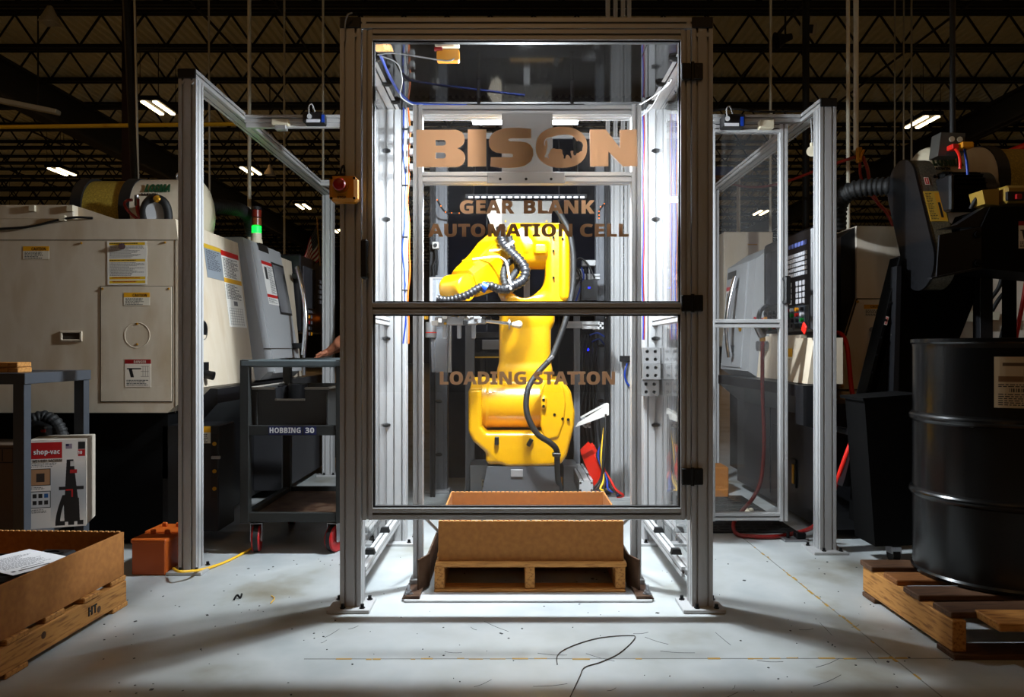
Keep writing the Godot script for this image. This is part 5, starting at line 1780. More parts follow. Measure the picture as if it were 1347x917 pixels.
func machine_left() -> void:
	var o := thing("machining_centre", "white machine tool with caution notices, grey sliding door and black base", "machine tool", Vector3(-2.6, 0, -5.0))
	var d := 3.75
	sect(o, "body", [-6.2, 0.668, -6.2, 1.624, -1.66, 1.624, -1.555, 0.79, -1.60, 0.745, -1.70, 0.668], d, 4.60, M.machine_white)
	sect(o, "rear_body", [-6.2, 0.668, -6.2, 1.70, -2.2, 1.70, -2.2, 0.668], 4.60, 6.6, M.machine_white)
	sect(o, "base", [-6.2, 0.03, -6.2, 0.668, -1.72, 0.668, -1.72, 0.03], 3.80, 4.25, M.machine_black)
	sect(o, "base", [-6.2, 0.03, -6.2, 0.668, -1.68, 0.668, -1.68, 0.03], 4.25, 6.6, M.machine_dark)
	sect(o, "skirt_ledge", [-1.9, 0.80, -1.53, 0.775, -1.53, 0.70, -1.74, 0.46, -1.9, 0.46], 3.95, 6.5, M.machine_dark)
	bb(o, "corner_cabinet", -1.75, -1.467, 0.07, 0.60, 3.80, 4.02, M.machine_dark, 0.004)
	bb(o, "gauge_recess", X(278, 3.8), X(286, 3.8), H(655, 3.8), H(570, 3.8), 3.797, 3.81, M.black, 0.0)
	for y in [584.0, 620.0, 643.0]:
		rod(o, "oil_gauge", W(282, y, 3.797), W(282, y, 3.79), 0.010, M.brass, 12)
	bb(o, "latch", X(278, 3.79), X(290, 3.79), H(604, 3.79), H(600, 3.79), 3.785, 3.797, M.sheet, 0.002)
	var cs := card(o, "sticker", "caution", W(269.5, 572, 3.799), 0.058, 0.085)
	sect(o, "side_panel", [-1.68, 0.06, -1.68, 0.60, -1.50, 0.60, -1.50, 0.06], 4.95, 6.5, M.panel_grey)
	sect(o, "door_gap", [-2.6, 1.60, -1.70, 1.60, -1.60, 0.80, -2.6, 0.80], 4.60, 4.67, M.black)
	# raised step and wedge on the roof
	bb(o, "roof_step", -6.2, X(95, d), 1.624, H(269, d), d + 0.01, 4.5, M.machine_white, 0.004)
	slab(o, "roof_wedge", [96, 270, 152, 288, 96, 289], d + 0.05, 4.45, M.machine_white)
	for p in [38.0, 88.0]:
		bb(o, "step_latch", X(p, d), X(p + 8, d), H(278, d), H(270, d), d - 0.004, d + 0.01, M.pvc, 0.001)
	tube(o, "roof_cable", [W(-30, 303, d - 0.02), W(0, 301, d - 0.012), W(40, 298, d - 0.012), W(78, 289, d - 0.012), W(100, 286, d - 0.012), W(122, 287, d + 0.0)], 0.006, M.rubber)
	bb(o, "cable_clip", X(80, d), X(88, d), H(291, d), H(284, d), d - 0.018, d, M.pvc, 0.001)
	# front sheets of the camera-side face
	var seam := func(x0: float, x1: float, y0: float, y1: float) -> void:
		bb(o, "panel_seam", X(x0, d), X(x1, d), H(y1, d), H(y0, d), d - 0.0012, d + 0.002, M.seam, 0.0)
	seam.call(0, 234, 315.4, 316.2)
	seam.call(230, 230.8, 316, 543)
	bb(o, "access_panel", X(133, d), X(226, d), H(528, d), H(377, d), d - 0.003, d + 0.002, M.machine_white, 0.001)
	seam.call(132, 227, 376.3, 377)
	seam.call(132, 133, 377, 528)
	seam.call(132, 227, 528, 529)
	seam.call(226, 227, 377, 528)
	var ring := st0()
	add_lathe(ring, [Vector2(0.060, 0), Vector2(0.062, 0.0015), Vector2(0.064, 0)], 40, T(W(180.5, 441, d - 0.003), Basis(Vector3.RIGHT, PI / 2)))
	part(o, "round_cover_rim", ring.commit(), M.machine_white)
	for p in [[107, 320], [217, 319], [135, 380], [222, 380], [180.5, 426], [180.5, 453]]:
		part(o, "panel_screw", lathe([Vector2(0, 0), Vector2(0.006, 0), Vector2(0.006, 0.002), Vector2(0.003, 0.004), Vector2(0, 0.004)], 10), M.brass, T(W(p[0], p[1], d - 0.002), Basis(Vector3.RIGHT, PI / 2)))
	# recessed pull: a raised rim round a flat patch coloured as its shade
	var pull := st0()
	for q in [[79.0, 108.0, 435.5, 438.0], [79.0, 108.0, 446.5, 449.0], [79.0, 82.0, 436.0, 449.0], [105.0, 108.0, 436.0, 449.0]]:
		add_box(pull, Vector3((q[1] - q[0]) * d / K, (q[3] - q[2]) * d / K, 0.008), 0.002, T(W((q[0] + q[1]) / 2, (q[2] + q[3]) / 2, d - 0.003)))
	part(o, "recessed_pull", pull.commit(), M.machine_white)
	bb(o, "pull_pocket_shade", X(81, d), X(106, d), H(448, d), H(437, d), d - 0.0015, d + 0.001, M.seam, 0.0)
	var s: MeshInstance3D = card(o, "sticker", "caution", W(47.5, 332.5, d), 0.128, 0.064)
	lettering(s, "letter", "CAUTION", W(51, 327.6, d - 0.0012), 0.014, 0.07, M.ink, Basis(), 0.0, 0.0008)
	s = card(o, "sticker", "caution", W(180, 393.5, d - 0.003), 0.128, 0.064)
	lettering(s, "letter", "CAUTION", W(184, 388.6, d - 0.0042), 0.014, 0.07, M.ink, Basis(), 0.0, 0.0008)
	s = card(o, "sticker", "danger", W(181.5, 491, d - 0.003), 0.128, 0.136)
	lettering(s, "letter", "DANGER", W(184, 476.0, d - 0.0042), 0.012, 0.06, M.sticker_pale, Basis(), 0.0, 0.0008)
	s = card(o, "poster", "poster", W(167.5, 346, d - 0.001), 0.195, 0.215, Basis(Vector3.BACK, 0.01))
	rod(s, "magnet", W(160.5, 324, d - 0.002), W(160.5, 324, d - 0.010), 0.015, M.dark_red, 16)
	# white side sheet: notices, sight hole and clamp knob, on the face that looks across the aisle
	var tilt := Basis(Vector3.UP, PI / 2) * Basis(Vector3.RIGHT, 0.125 * -1.0)
	var on := func(px: float, py: float) -> Vector3:
		# the point of the sloping side sheet seen at a pixel
		var x := -1.6
		var dd := 4.0
		for k in 8:
			dd = x * K / (px - 673.5)
			var h := H(py, dd)
			x = lerpf(-1.555, -1.66, clampf((h - 0.79) / 0.834, 0, 1))
		return Vector3(x + 0.001, H(py, dd), -dd)
	s = card(o, "sticker", "caution", on.call(261.5, 328), 0.08, 0.075, tilt)
	s = card(o, "sticker", "grey plate", on.call(281.5, 345.5), 0.24, 0.185, tilt)
	s = card(o, "sticker", "sheet", on.call(307.5, 381.5), 0.275, 0.44, tilt)
	var hp: Vector3 = on.call(266.5, 434.5)
	rod(o, "sight_hole", hp, hp + Vector3(0.002, 0, 0), 0.047, M.black, 28)
	part(o, "sight_rim", lathe([Vector2(0.046, 0), Vector2(0.05, 0), Vector2(0.05, 0.006), Vector2(0.046, 0.006)], 28), M.steel, T(hp, Basis(Vector3.FORWARD, PI / 2)))
	hp = on.call(268, 492)
	rod(o, "clamp_knob", hp, hp + Vector3(0.05, -0.01, 0), 0.022, M.black, 16)
	part(o, "clamp_pocket", box(Vector3(0.004, 0.10, 0.12), 0.001), M.black, T(hp + Vector3(0, 0.01, 0)))
	# grey housing and sliding door
	sect(o, "door_housing", [-2.6, 1.67, -1.655, 1.67, -1.50, 0.84, -1.55, 0.79, -2.6, 0.79], 4.67, 5.42, M.machine_grey)
	var dp := sect(o, "sliding_door", [-1.66, 1.655, -1.645, 1.655, -1.492, 0.83, -1.51, 0.83], 4.80, 5.40, M.machine_grey)
	var don := func(px: float, py: float) -> Vector3:
		var x := -1.57
		var dd := 5.0
		for k in 8:
			dd = x * K / (px - 673.5)
			x = lerpf(-1.492, -1.645, clampf((H(py, dd) - 0.83) / 0.825, 0, 1))
		return Vector3(x + 0.001, H(py, dd), -dd)
	var dt := Basis(Vector3.UP, PI / 2) * Basis(Vector3.RIGHT, -0.185)
	var q: Vector3 = don.call(370.5, 381)
	part(dp, "window_frame", box(Vector3(0.27, 0.36, 0.004), 0.001), M.black, T(q, dt))
	part(dp, "window_pane", box(Vector3(0.24, 0.33, 0.006), 0.001), M.screen, T(q + Vector3(0.001, 0, 0), dt))
	card(dp, "sticker", "door sheet", don.call(355.5, 373), 0.22, 0.29, dt)
	part(dp, "name_plate", box(Vector3(0.20, 0.05, 0.004), 0.001), M.black, T(don.call(346, 326.5), dt))
	for y in [347.0, 466.0]:
		var hpt: Vector3 = don.call(386, y + 16 if y < 400 else y - 11)
		part(dp, "handle_bracket", box(Vector3(0.07, 0.04, 0.06), 0.005), M.black, T(hpt + Vector3(0.03, 0, 0)))
	tube(dp, "handle_bar", [W(391, 351, 5.2), W(396, 372, 5.18), W(401, 400, 5.16), W(402, 430, 5.14), W(399, 467, 5.12)], 0.016, M.chrome, 14, 8)
	part(o, "vent_slot", box(Vector3(0.30, 0.035, 0.01), 0.002), M.black, T(Vector3(-1.492, 0.905, -5.05), dt))
	part(o, "housing_seam", box(Vector3(0.7, 0.004, 0.003), 0.0), M.seam, T(Vector3(-1.518, 0.985, -5.0), dt))
	# beige pillar and swivelling control console
	sect(o, "pillar", [-2.6, 1.64, -1.66, 1.64, -1.58, 0.75, -2.6, 0.75], 5.42, 5.72, M.machine_white)
	bb(o, "operator_panel", -1.80, -1.60, H(437, 5.75), 1.70, 5.75, 6.55, M.console, 0.012)
	part(o, "screen", box(Vector3(0.36, 0.32, 0.006), 0.002), M.screen, T(Vector3(-1.598, 1.46, -6.0), EAST))
	for r in 5:
		for c in 6:
			part(o, "key", box(Vector3(0.028, 0.028, 0.006), 0.002), M.key_dim, T(Vector3(-1.598, 1.54 - r * 0.042, -6.27 - c * 0.04), EAST))
	for c in 8:
		part(o, "soft_key", box(Vector3(0.03, 0.022, 0.006), 0.002), M.key_dim, T(Vector3(-1.598, 1.275, -5.84 - c * 0.045), EAST))
	for r in 4:
		for c in 4:
			part(o, "push_button", box(Vector3(0.026, 0.026, 0.010), 0.003), [M.red, M.key_dim, M.yellow_box, M.key_dim, M.console][(r * 3 + c) % 5], T(Vector3(-1.597, 1.235 - r * 0.045, -5.85 - c * 0.07), EAST))
	rod(o, "amber_lamp_button", W(430.5, 419, 6.40), W(431.0, 419, 6.39), 0.016, M.amber_glow, 10)
	rod(o, "coolant_pipe", Vector3(-1.52, 0.79, -5.55), Vector3(-1.52, 1.0, -5.55), 0.012, M.steel, 10)
	# signal lamp
	o = thing("signal_lamp", "stack signal lamp with its green segment lit above the grey machine door", "signal lamp", W(337, 308, 4.95))
	var lx := X(337.5, 4.95)
	for k in 3:
		var y0 := 1.735 + k * 0.052
		var m: Material = [M.green_glow, M.amber_lens, M.red_lens][k]
		part(o, ["green_segment", "amber_segment", "red_segment"][k], lathe([Vector2(0, 0), Vector2(0.030, 0), Vector2(0.030, 0.046), Vector2(0, 0.046)], 20), m, T(Vector3(lx, y0, -4.95)))
	part(o, "foot", lathe([Vector2(0, 0), Vector2(0.04, 0), Vector2(0.032, 0.035), Vector2(0.032, 0.065), Vector2(0, 0.065)], 20), M.pvc, T(Vector3(lx, 1.67, -4.95)))
	part(o, "top_cap", lathe([Vector2(0, 0), Vector2(0.032, 0), Vector2(0.028, 0.02), Vector2(0, 0.022)], 20), M.console, T(Vector3(lx, 1.888, -4.95)))
	var gl := OmniLight3D.new()
	gl.name = "green_light"
	gl.position = Vector3(lx, 1.757, -4.95) - o.position
	gl.light_color = Color(0.05, 1.0, 0.25)
	gl.light_energy = 0.006
	gl.light_size = 0.02
	gl.omni_range = 60.0
	gl.omni_attenuation = 2.0
	gl.shadow_enabled = true
	o.add_child(gl, true)
	# national flag on a stick behind the machine
	o = thing("flag", "small American flag drooping on a stick above the black operator panel", "flag", W(410, 344, 6.2))
	rod(o, "stick", W(421, 350, 6.2), W(417, 286, 6.2), 0.006, M.wood_pale, 8)
	var fl := st0()
	var fc := st0()
	var im := blank(160, 104, Color(0.85, 0.76, 0.68))
	for k in 7:
		im.fill_rect(Rect2i(0, k * 16, 160, 8), Color(0.60, 0.07, 0.08))
	im.fill_rect(Rect2i(0, 0, 70, 56), Color(0.05, 0.06, 0.18))
	for r in 6:
		for c in 8:
			im.fill_rect(Rect2i(4 + c * 8 + (r % 2) * 3, 4 + r * 9, 3, 4), Color(0.6, 0.55, 0.5))
	for i in 10:
		for j in 6:
			var quad := []
			var uv := []
			for e in [[0, 0], [1, 0], [1, 1], [0, 1]]:
				var u: float = (i + e[0]) / 10.0
				var v: float = (j + e[1]) / 6.0
				var top := Vector2(417.5, 290).lerp(Vector2(399, 338), u)
				var p := top + Vector2(2.0 + u * 5.0, 52.0 - u * 34.0) * v + Vector2(sin(u * 9.0) * 1.0, 0)
				quad.append(W(p.x, p.y, 6.19 + 0.02 * sin(u * 8.0 + v * 3.0)))
				uv.append(Vector2(u, v))
			face(fl, quad, Vector3(quad[0].x, quad[0].y, -50), uv)
	var fm := print_mat(im, 0.8)
	fm.cull_mode = BaseMaterial3D.CULL_DISABLED
	part(o, "cloth", fl.commit(), fm)

# the filter unit that sits on a machine: a mesh drum on the outside end, a painted housing with lettering and a hose bend
func dust_filter(label: String, d: float, x_end: float, x_band: float, x_cap: float, py_c: float, r: float, px_text: float, text_w: float, flip: bool, rise := 0.56) -> Node3D:
	var yc := H(py_c, d)
	var o := thing("oil_mist_filter", label, "air filter", Vector3(x_band, yc - r, -d))
	rod(o, "mesh_drum", Vector3(x_end, yc, -d), Vector3(x_band, yc, -d), r * 0.93, M.filter_mesh, 48)
	for x in [x_end, x_band]:
		rod(o, "band", Vector3(x - 0.03, yc, -d), Vector3(x + 0.03, yc, -d), r, M.rubber, 48)
	rod(o, "housing", Vector3(x_band, yc, -d), Vector3(x_cap, yc, -d), r * 0.97, M.machine_white, 48)
	var pr := []
	for k in 7:
		var t := PI / 2 * k / 6
		pr.append(Vector2(r * 0.97 * cos(t), r * 0.30 * sin(t)))
	part(o, "domed_cap", lathe(pr, 48), M.pvc, T(Vector3(x_cap, yc, -d), Basis(Vector3.BACK, PI / 2 if flip else -PI / 2)))
	var up := Basis(Vector3.RIGHT, -asin(rise))
	lettering(o, "letter", "LOSMA", Vector3(X(px_text, d - r * 0.8), yc + r * rise, -d + r * sqrt(1.0 - rise * rise) * 0.985 + 0.004), 0.052, text_w, M.green_ink, up, 1.0, 0.004)
	lettering(o, "letter", "DARWIN", Vector3(X(px_text - 9, d - r * 0.8), yc + r * (rise - 0.19), -d + r * sqrt(1.0 - (rise - 0.19) * (rise - 0.19)) * 0.985 + 0.003), 0.014, 0.09, M.ink, Basis(Vector3.RIGHT, -0.36), 0.0, 0.003)
	part(o, "lifting_eye", ring_mesh(0.022, 0.006), M.steel, T(Vector3((x_band + x_cap) / 2 + (0.06 if not flip else -0.06), yc + r * 0.97 + 0.022, -d)))
	return o

func ring_mesh(R: float, r: float) -> Mesh:
	var pts := []
	for i in 17:
		pts.append(Vector3(cos(TAU * i / 16), sin(TAU * i / 16), 0) * R)
	var st := st0()
	add_tube(st, pts, r, 8, 2)
	return st.commit()

func filters() -> void:
	var d := 4.35
	var o := dust_filter("cylindrical oil mist filter lying on the white machine beside the fence post", d, X(124, d), X(185, d), X(262, d), 281.0, 0.195, 208.0, 0.14, false)
	tube(o, "hose_bend", [W(191, 296, 4.06), W(190, 275, 4.05), W(197, 263, 4.05), W(206, 261, 4.05), W(216, 266, 4.05), W(221, 278, 4.06), W(222, 296, 4.07)], 0.022, M.rubber, 12, 6)
	rod(o, "hose_cover", W(206, 282, 4.06), W(206, 282, 4.14), 0.062, M.machine_grey, 28)
	part(o, "hose_union", box(Vector3(0.035, 0.035, 0.04), 0.008), M.brass, T(W(207.5, 262, 4.04), Basis(Vector3.BACK, 0.6)))
	tube(o, "red_hose", [W(174, 263, 4.1), W(167, 264, 4.1), W(164, 269, 4.1), W(170, 279, 4.1), W(182, 289, 4.12)], 0.008, M.red_hose)
	tube(o, "red_hose", [W(181, 262, 4.08), W(181, 274, 4.08), W(183, 283, 4.08), W(188, 292, 4.1)], 0.011, M.red_hose)
	rod(o, "hose_valve", W(180, 257, 4.08), W(180, 271, 4.08), 0.012, M.steel, 12)
	tag(tube(self, "extraction_hose", [W(252, 270, 4.5), W(275, 271, 4.55), W(300, 273, 4.75), W(317, 277, 4.95), W(327, 286, 5.1), W(330, 300, 5.18), W(330, 312, 5.2)], 0.042, M.rubber, 18, 10, 0.08, 0.024), "thick black corrugated hose arching from the filter down behind the green signal lamp", "hose")
	d = 4.0
	o = dust_filter("cylindrical oil mist filter behind the belt guard on the chip conveyor side", d, X(1390, d), X(1290, d), X(1216, d), 244.0, 0.20, 1242.0, 0.15, true, 0.40)
	tag(tube(self, "extraction_hose", [W(1196, 243, 3.9), W(1175, 245, 3.9), W(1150, 246, 3.95), W(1126, 249, 4.0), W(1111, 257, 4.05), W(1103, 270, 4.1), W(1101, 300, 4.15)], 0.045, M.rubber, 18, 10, 0.08, 0.026), "thick black corrugated hose running from the belt guard to behind the fence post", "hose")
	# air tap and pink hose on the pipes by the fence post
	o = thing("air_tap", "yellow-handled air valve with looping pink hose on the vertical pipes", "valve", W(1130, 206, 5.1))
	bb(o, "valve_body", X(1127, 5.1), X(1133, 5.1), H(214, 5.1), H(194, 5.1), 5.08, 5.12, M.brass, 0.006)
	part(o, "valve_handle", box(Vector3(0.015, 0.07, 0.01), 0.003), M.yellow_box, T(W(1134, 203, 5.06), Basis(Vector3.BACK, -0.4)))
	tube(o, "hose", [W(1135, 206, 5.1), W(1141, 222, 5.08), W(1144, 240, 5.06), W(1150, 258, 5.05), W(1160, 273, 5.05), W(1180, 284, 5.05)], 0.012, M.red_hose)
	tube(o, "hose", [W(1131, 215, 5.1), W(1133, 235, 5.08), W(1147, 258, 5.04), W(1165, 278, 5.02), W(1176, 300, 5.0)], 0.010, M.red_hose)
	# outlet box
	o = thing("outlet_box", "grey electrical outlet box with red and yellow plugs over the filter drum", "outlet box", W(1253, 213, 3.6))
	slab(o, "case", [1238, 174, 1270, 175, 1268, 200, 1266, 205, 1234, 205], 3.58, 3.66, M.sheet_dark)
	for p in [[1252.0, 183.0], [1262.5, 183.5], [1252.0, 195.0]]:
		part(o, "socket", lathe([Vector2(0, 0), Vector2(0.013, 0), Vector2(0.013, 0.003), Vector2(0, 0.003)], 14), M.pvc, T(W(p[0], p[1], 3.58), Basis(Vector3.RIGHT, PI / 2)))
	bb(o, "red_plug", X(1248, 3.56), X(1257, 3.56), H(198, 3.56), H(191, 3.56), 3.53, 3.58, M.orange_hose, 0.004)
	bb(o, "yellow_plug", X(1259, 3.56), X(1275, 3.56), H(197, 3.56), H(189, 3.56), 3.52, 3.58, M.yellow_box, 0.005)
	tube(o, "red_cord", [W(1256, 195, 3.55), W(1261, 202, 3.5), W(1263, 212, 3.48), W(1263, 222, 3.48)], 0.007, M.orange_hose)
	tube(o, "blue_cord", [W(1269, 197, 3.54), W(1271, 208, 3.5), W(1272, 218, 3.5), W(1273, 230, 3.5)], 0.006, M.blue)

# ---------------------------------------------------------------- machine on the right

func machine_right() -> void:
	var o := thing("turning_centre", "machine tool with a keyed control panel and dark base behind the glazed gate", "machine tool", Vector3(2.4, 0, -5.0))
	# dark base along the aisle
	sect(o, "base", [1.60, 0.05, 1.60, 0.70, 6.2, 0.70, 6.2, 0.05], 3.92, 5.40, M.machine_dark)
	sect(o, "skirt_ledge", [1.60, 0.80, 1.455, 0.80, 1.455, 0.74, 1.60, 0.62], 3.90, 5.36, M.machine_dark)
	sect(o, "end_cover", [1.455, 0.80, 1.455, 0.60, 1.60, 0.56, 1.60, 0.80], 3.80, 3.90, M.machine_dark)
	for y in [0.0, 0.08]:
		bb(o, "plinth_recess", 1.595, 1.60, 0.06 + y * 3, 0.12 + y * 5, 4.02 + y * 6, 4.1 + y * 7, M.black, 0.0)
	bb(o, "hatch_seam", 1.594, 1.60, 0.08, 0.62, 4.70, 4.706, M.black, 0.0)
	bb(o, "gauge_recess", 1.592, 1.60, 0.20, 0.36, 4.27, 4.34, M.black, 0.0)
	bb(o, "gauge", 1.586, 1.594, 0.22, 0.33, 4.29, 4.315, M.brass, 0.002)
	# the low white cover lit from the cell
	sect(o, "front_cover", [1.50, 0.805, 1.535, 1.04, 1.68, 1.04, 1.68, 0.805], 3.86, 4.12, M.machine_white)
	sect(o, "front_cover", [1.545, 0.805, 1.57, 1.06, 1.74, 1.06, 1.74, 0.805], 4.125, 4.80, M.machine_white)
	card(o, "sticker", "caution", Vector3(1.558, 0.92, -4.28), 0.11, 0.13, WEST)
	rod(o, "knob", Vector3(1.565, 1.0, -4.34), Vector3(1.52, 1.0, -4.34), 0.014, M.steel, 12)
	rod(o, "knob", Vector3(1.56, 1.0, -4.65), Vector3(1.50, 1.0, -4.65), 0.032, M.steel, 16)
	# beige and grey upper housing, the sliding door far along the aisle
	sect(o, "pillar", [1.62, 0.80, 1.70, 1.66, 3.2, 1.66, 3.2, 0.80], 4.62, 4.86, M.machine_white)
	sect(o, "door_housing", [1.51, 0.84, 1.56, 1.56, 1.70, 1.655, 3.0, 1.655, 3.0, 0.80, 1.57, 0.80], 4.86, 5.5, M.machine_grey)
	var dp := sect(o, "sliding_door", [1.502, 0.86, 1.549, 1.55, 1.56, 1.55, 1.51, 0.86], 5.0, 5.46, M.machine_grey)
	tube(dp, "handle_bar", [W(968, 364, 5.15), W(962, 388, 5.15), W(957, 418, 5.15), W(957, 446, 5.15), W(960, 470, 5.15)], 0.018, M.chrome, 14, 8)
	for p in [[972.0, 374.0], [965.0, 459.0]]:
		part(dp, "handle_bracket", box(Vector3(0.09, 0.05, 0.06), 0.005), M.black, T(W(p[0], p[1], 5.2)))
	card(dp, "sticker", "door sheet", Vector3(1.526, 1.25, -5.38), 0.13, 0.34, WEST * Basis(Vector3.RIGHT, -0.068))
	rod(dp, "work_light_lens", Vector3(1.518, 1.12, -5.05), Vector3(1.51, 1.12, -5.05), 0.022, M.brass, 16)
	part(dp, "name_plate", box(Vector3(0.2, 0.05, 0.004), 0.001), M.black, T(Vector3(1.546, 1.50, -5.34), WEST * Basis(Vector3.RIGHT, -0.068)))
	# tall beige box behind
	bb(o, "rear_housing", X(948, 6.5), X(1012, 6.5), 1.0, H(307, 6.5), 6.4, 7.4, M.machine_white, 0.01)
	bb(o, "rear_slot", X(984, 6.39), X(996, 6.39), H(322.5, 6.39), H(321, 6.39), 6.385, 6.4, M.brass, 0.0)
	# the control panel facing the aisle
	bb(o, "operator_panel", 1.545, 1.66, 1.075, 1.618, 3.92, 4.66, M.console, 0.012)
	part(o, "screen_bezel", box(Vector3(0.34, 0.42, 0.008), 0.004), M.black, T(Vector3(1.542, 1.385, -4.47), WEST))
	part(o, "screen", box(Vector3(0.27, 0.32, 0.010), 0.003), M.screen, T(Vector3(1.541, 1.40, -4.47), WEST))
	for c in 7:
		part(o, "soft_key", box(Vector3(0.03, 0.02, 0.006), 0.002), M.key_dim, T(Vector3(1.541, 1.20, -4.62 + c * 0.045), WEST))
	for r in 5:
		for c in 9:
			part(o, "key", box(Vector3(0.023, 0.020, 0.006), 0.002), M.keys, T(Vector3(1.542, 1.49 - r * 0.026, -4.235 + c * 0.031), WEST))
	for r in 4:
		for c in 5:
			if c != 1:
				part(o, "key", box(Vector3(0.028, 0.026, 0.006), 0.002), M.keys, T(Vector3(1.542, 1.335 - r * 0.032, -4.21 + c * 0.048), WEST))
	for c in 6:
		part(o, "mode_key", box(Vector3(0.03, 0.024, 0.005), 0.002), M.key_blue, T(Vector3(1.542, 1.545, -4.22 + c * 0.045), WEST))
	bb(o, "button_panel", 1.541, 1.546, 1.085, 1.215, 3.95, 4.64, M.machine_grey_panel, 0.002)
	for r in 4:
		for c in 9:
			var m: Material = [M.console, M.red, M.console, M.keys, M.console, M.yellow_box, M.console, M.console, M.green_key][(r * 5 + c * 2) % 9]
			rod(o, "push_button", Vector3(1.541, 1.195 - r * 0.029, -4.60 + c * 0.072), Vector3(1.525, 1.195 - r * 0.029, -4.60 + c * 0.072), 0.011, m, 10)
	rod(o, "mode_knob", Vector3(1.541, 1.10, -4.05), Vector3(1.50, 1.10, -4.05), 0.02, M.black, 14)
	rod(o, "stop_button", Vector3(1.545, 1.14, -4.63), Vector3(1.48, 1.15, -4.66), 0.028, M.red, 20, 0.03)
	part(o, "red_key_tag", box(Vector3(0.012, 0.05, 0.05), 0.006), M.orange_hose, T(W(1058, 432, 3.86), Basis(Vector3.RIGHT, 0.6)))
	bb(o, "console_bracket", 1.60, 1.70, 1.02, 1.08, 4.0, 4.5, M.machine_dark, 0.004)
	part(o, "side_label", box(Vector3(0.035, 0.075, 0.002), 0.0), M.keys, T(W(1072, 329, 3.917)))
	# large white housing that faces the camera
	slab(o, "main_housing", [1127, 297, 1420, 302, 1420, 541, 1103, 541, 1103, 470, 1127, 392], 4.25, 6.4, M.machine_white_lit)
	slab(o, "shaded_side_face", [1106, 312, 1127, 297.5, 1127, 391, 1106, 462], 4.27, 5.0, M.machine_dark)  # left face of the housing, its shade put in as a dark colour
	slab(o, "hatch", [1128, 394, 1230, 394, 1230, 512, 1103, 512, 1104, 470], 4.242, 4.25, M.machine_white_lit)
	for q in [[1128, 392.4, 1230, 392.4, 1230, 393.4, 1128, 393.4], [1127, 393, 1128.4, 393, 1105, 470, 1103.5, 470], [1103, 512, 1230, 512, 1230, 513.4, 1103, 513.4]]:
		slab(o, "hatch_seam", q, 4.2405, 4.25, M.seam)
	for p in [[1128.0, 397.0], [1108.0, 508.0]]:
		rod(o, "hatch_screw", W(p[0], p[1], 4.242), W(p[0], p[1], 4.236), 0.008, M.brass, 10)
	rod(o, "hatch_knob", W(1147, 433.5, 4.242), W(1147, 433.5, 4.20), 0.014, M.steel, 14)
	var s: MeshInstance3D = card(o, "sticker", "caution", W(1152.5, 408.5, 4.242), 0.135, 0.066)
	lettering(s, "letter", "CAUTION", W(1154, 403.5, 4.2408), 0.013, 0.075, M.ink, Basis(), 0.0, 0.0008)
	slab(o, "black_plinth", [1100, 541, 1420, 541, 1420, 690, 1100, 690], 4.30, 6.4, M.machine_black)
	# things seen between the conveyor's legs
	slab(o, "valve_plate", [1272, 410, 1286, 410, 1286, 423, 1270, 423], 4.2, 4.25, M.pvc)
	slab(o, "valve_plate", [1302, 410, 1316, 410, 1314, 421, 1302, 421], 4.2, 4.25, M.pvc)
	for q in [[[1305.0, 409.0], [1313.0, 395.0], [1324.0, 380.0], [1326.0, 364.0]], [[1317.0, 445.0], [1323.0, 420.0], [1329.0, 395.0], [1327.0, 370.0]], [[1304.0, 392.0], [1314.0, 378.0], [1318.0, 364.0]], [[1325.0, 395.0], [1326.0, 401.0], [1331.0, 400.0], [1332.0, 385.0], [1333.0, 366.0]]]:
		var pts := []
		for p in q:
			pts.append(W(p[0], p[1], 4.0))
		tube(o, "cable", pts, 0.011, M.rubber)
	tube(o, "red_hose", [W(1336, 446, 4.0), W(1341, 420, 4.0), W(1346, 395, 4.0), W(1350, 370, 4.0)], 0.011, M.orange_hose)

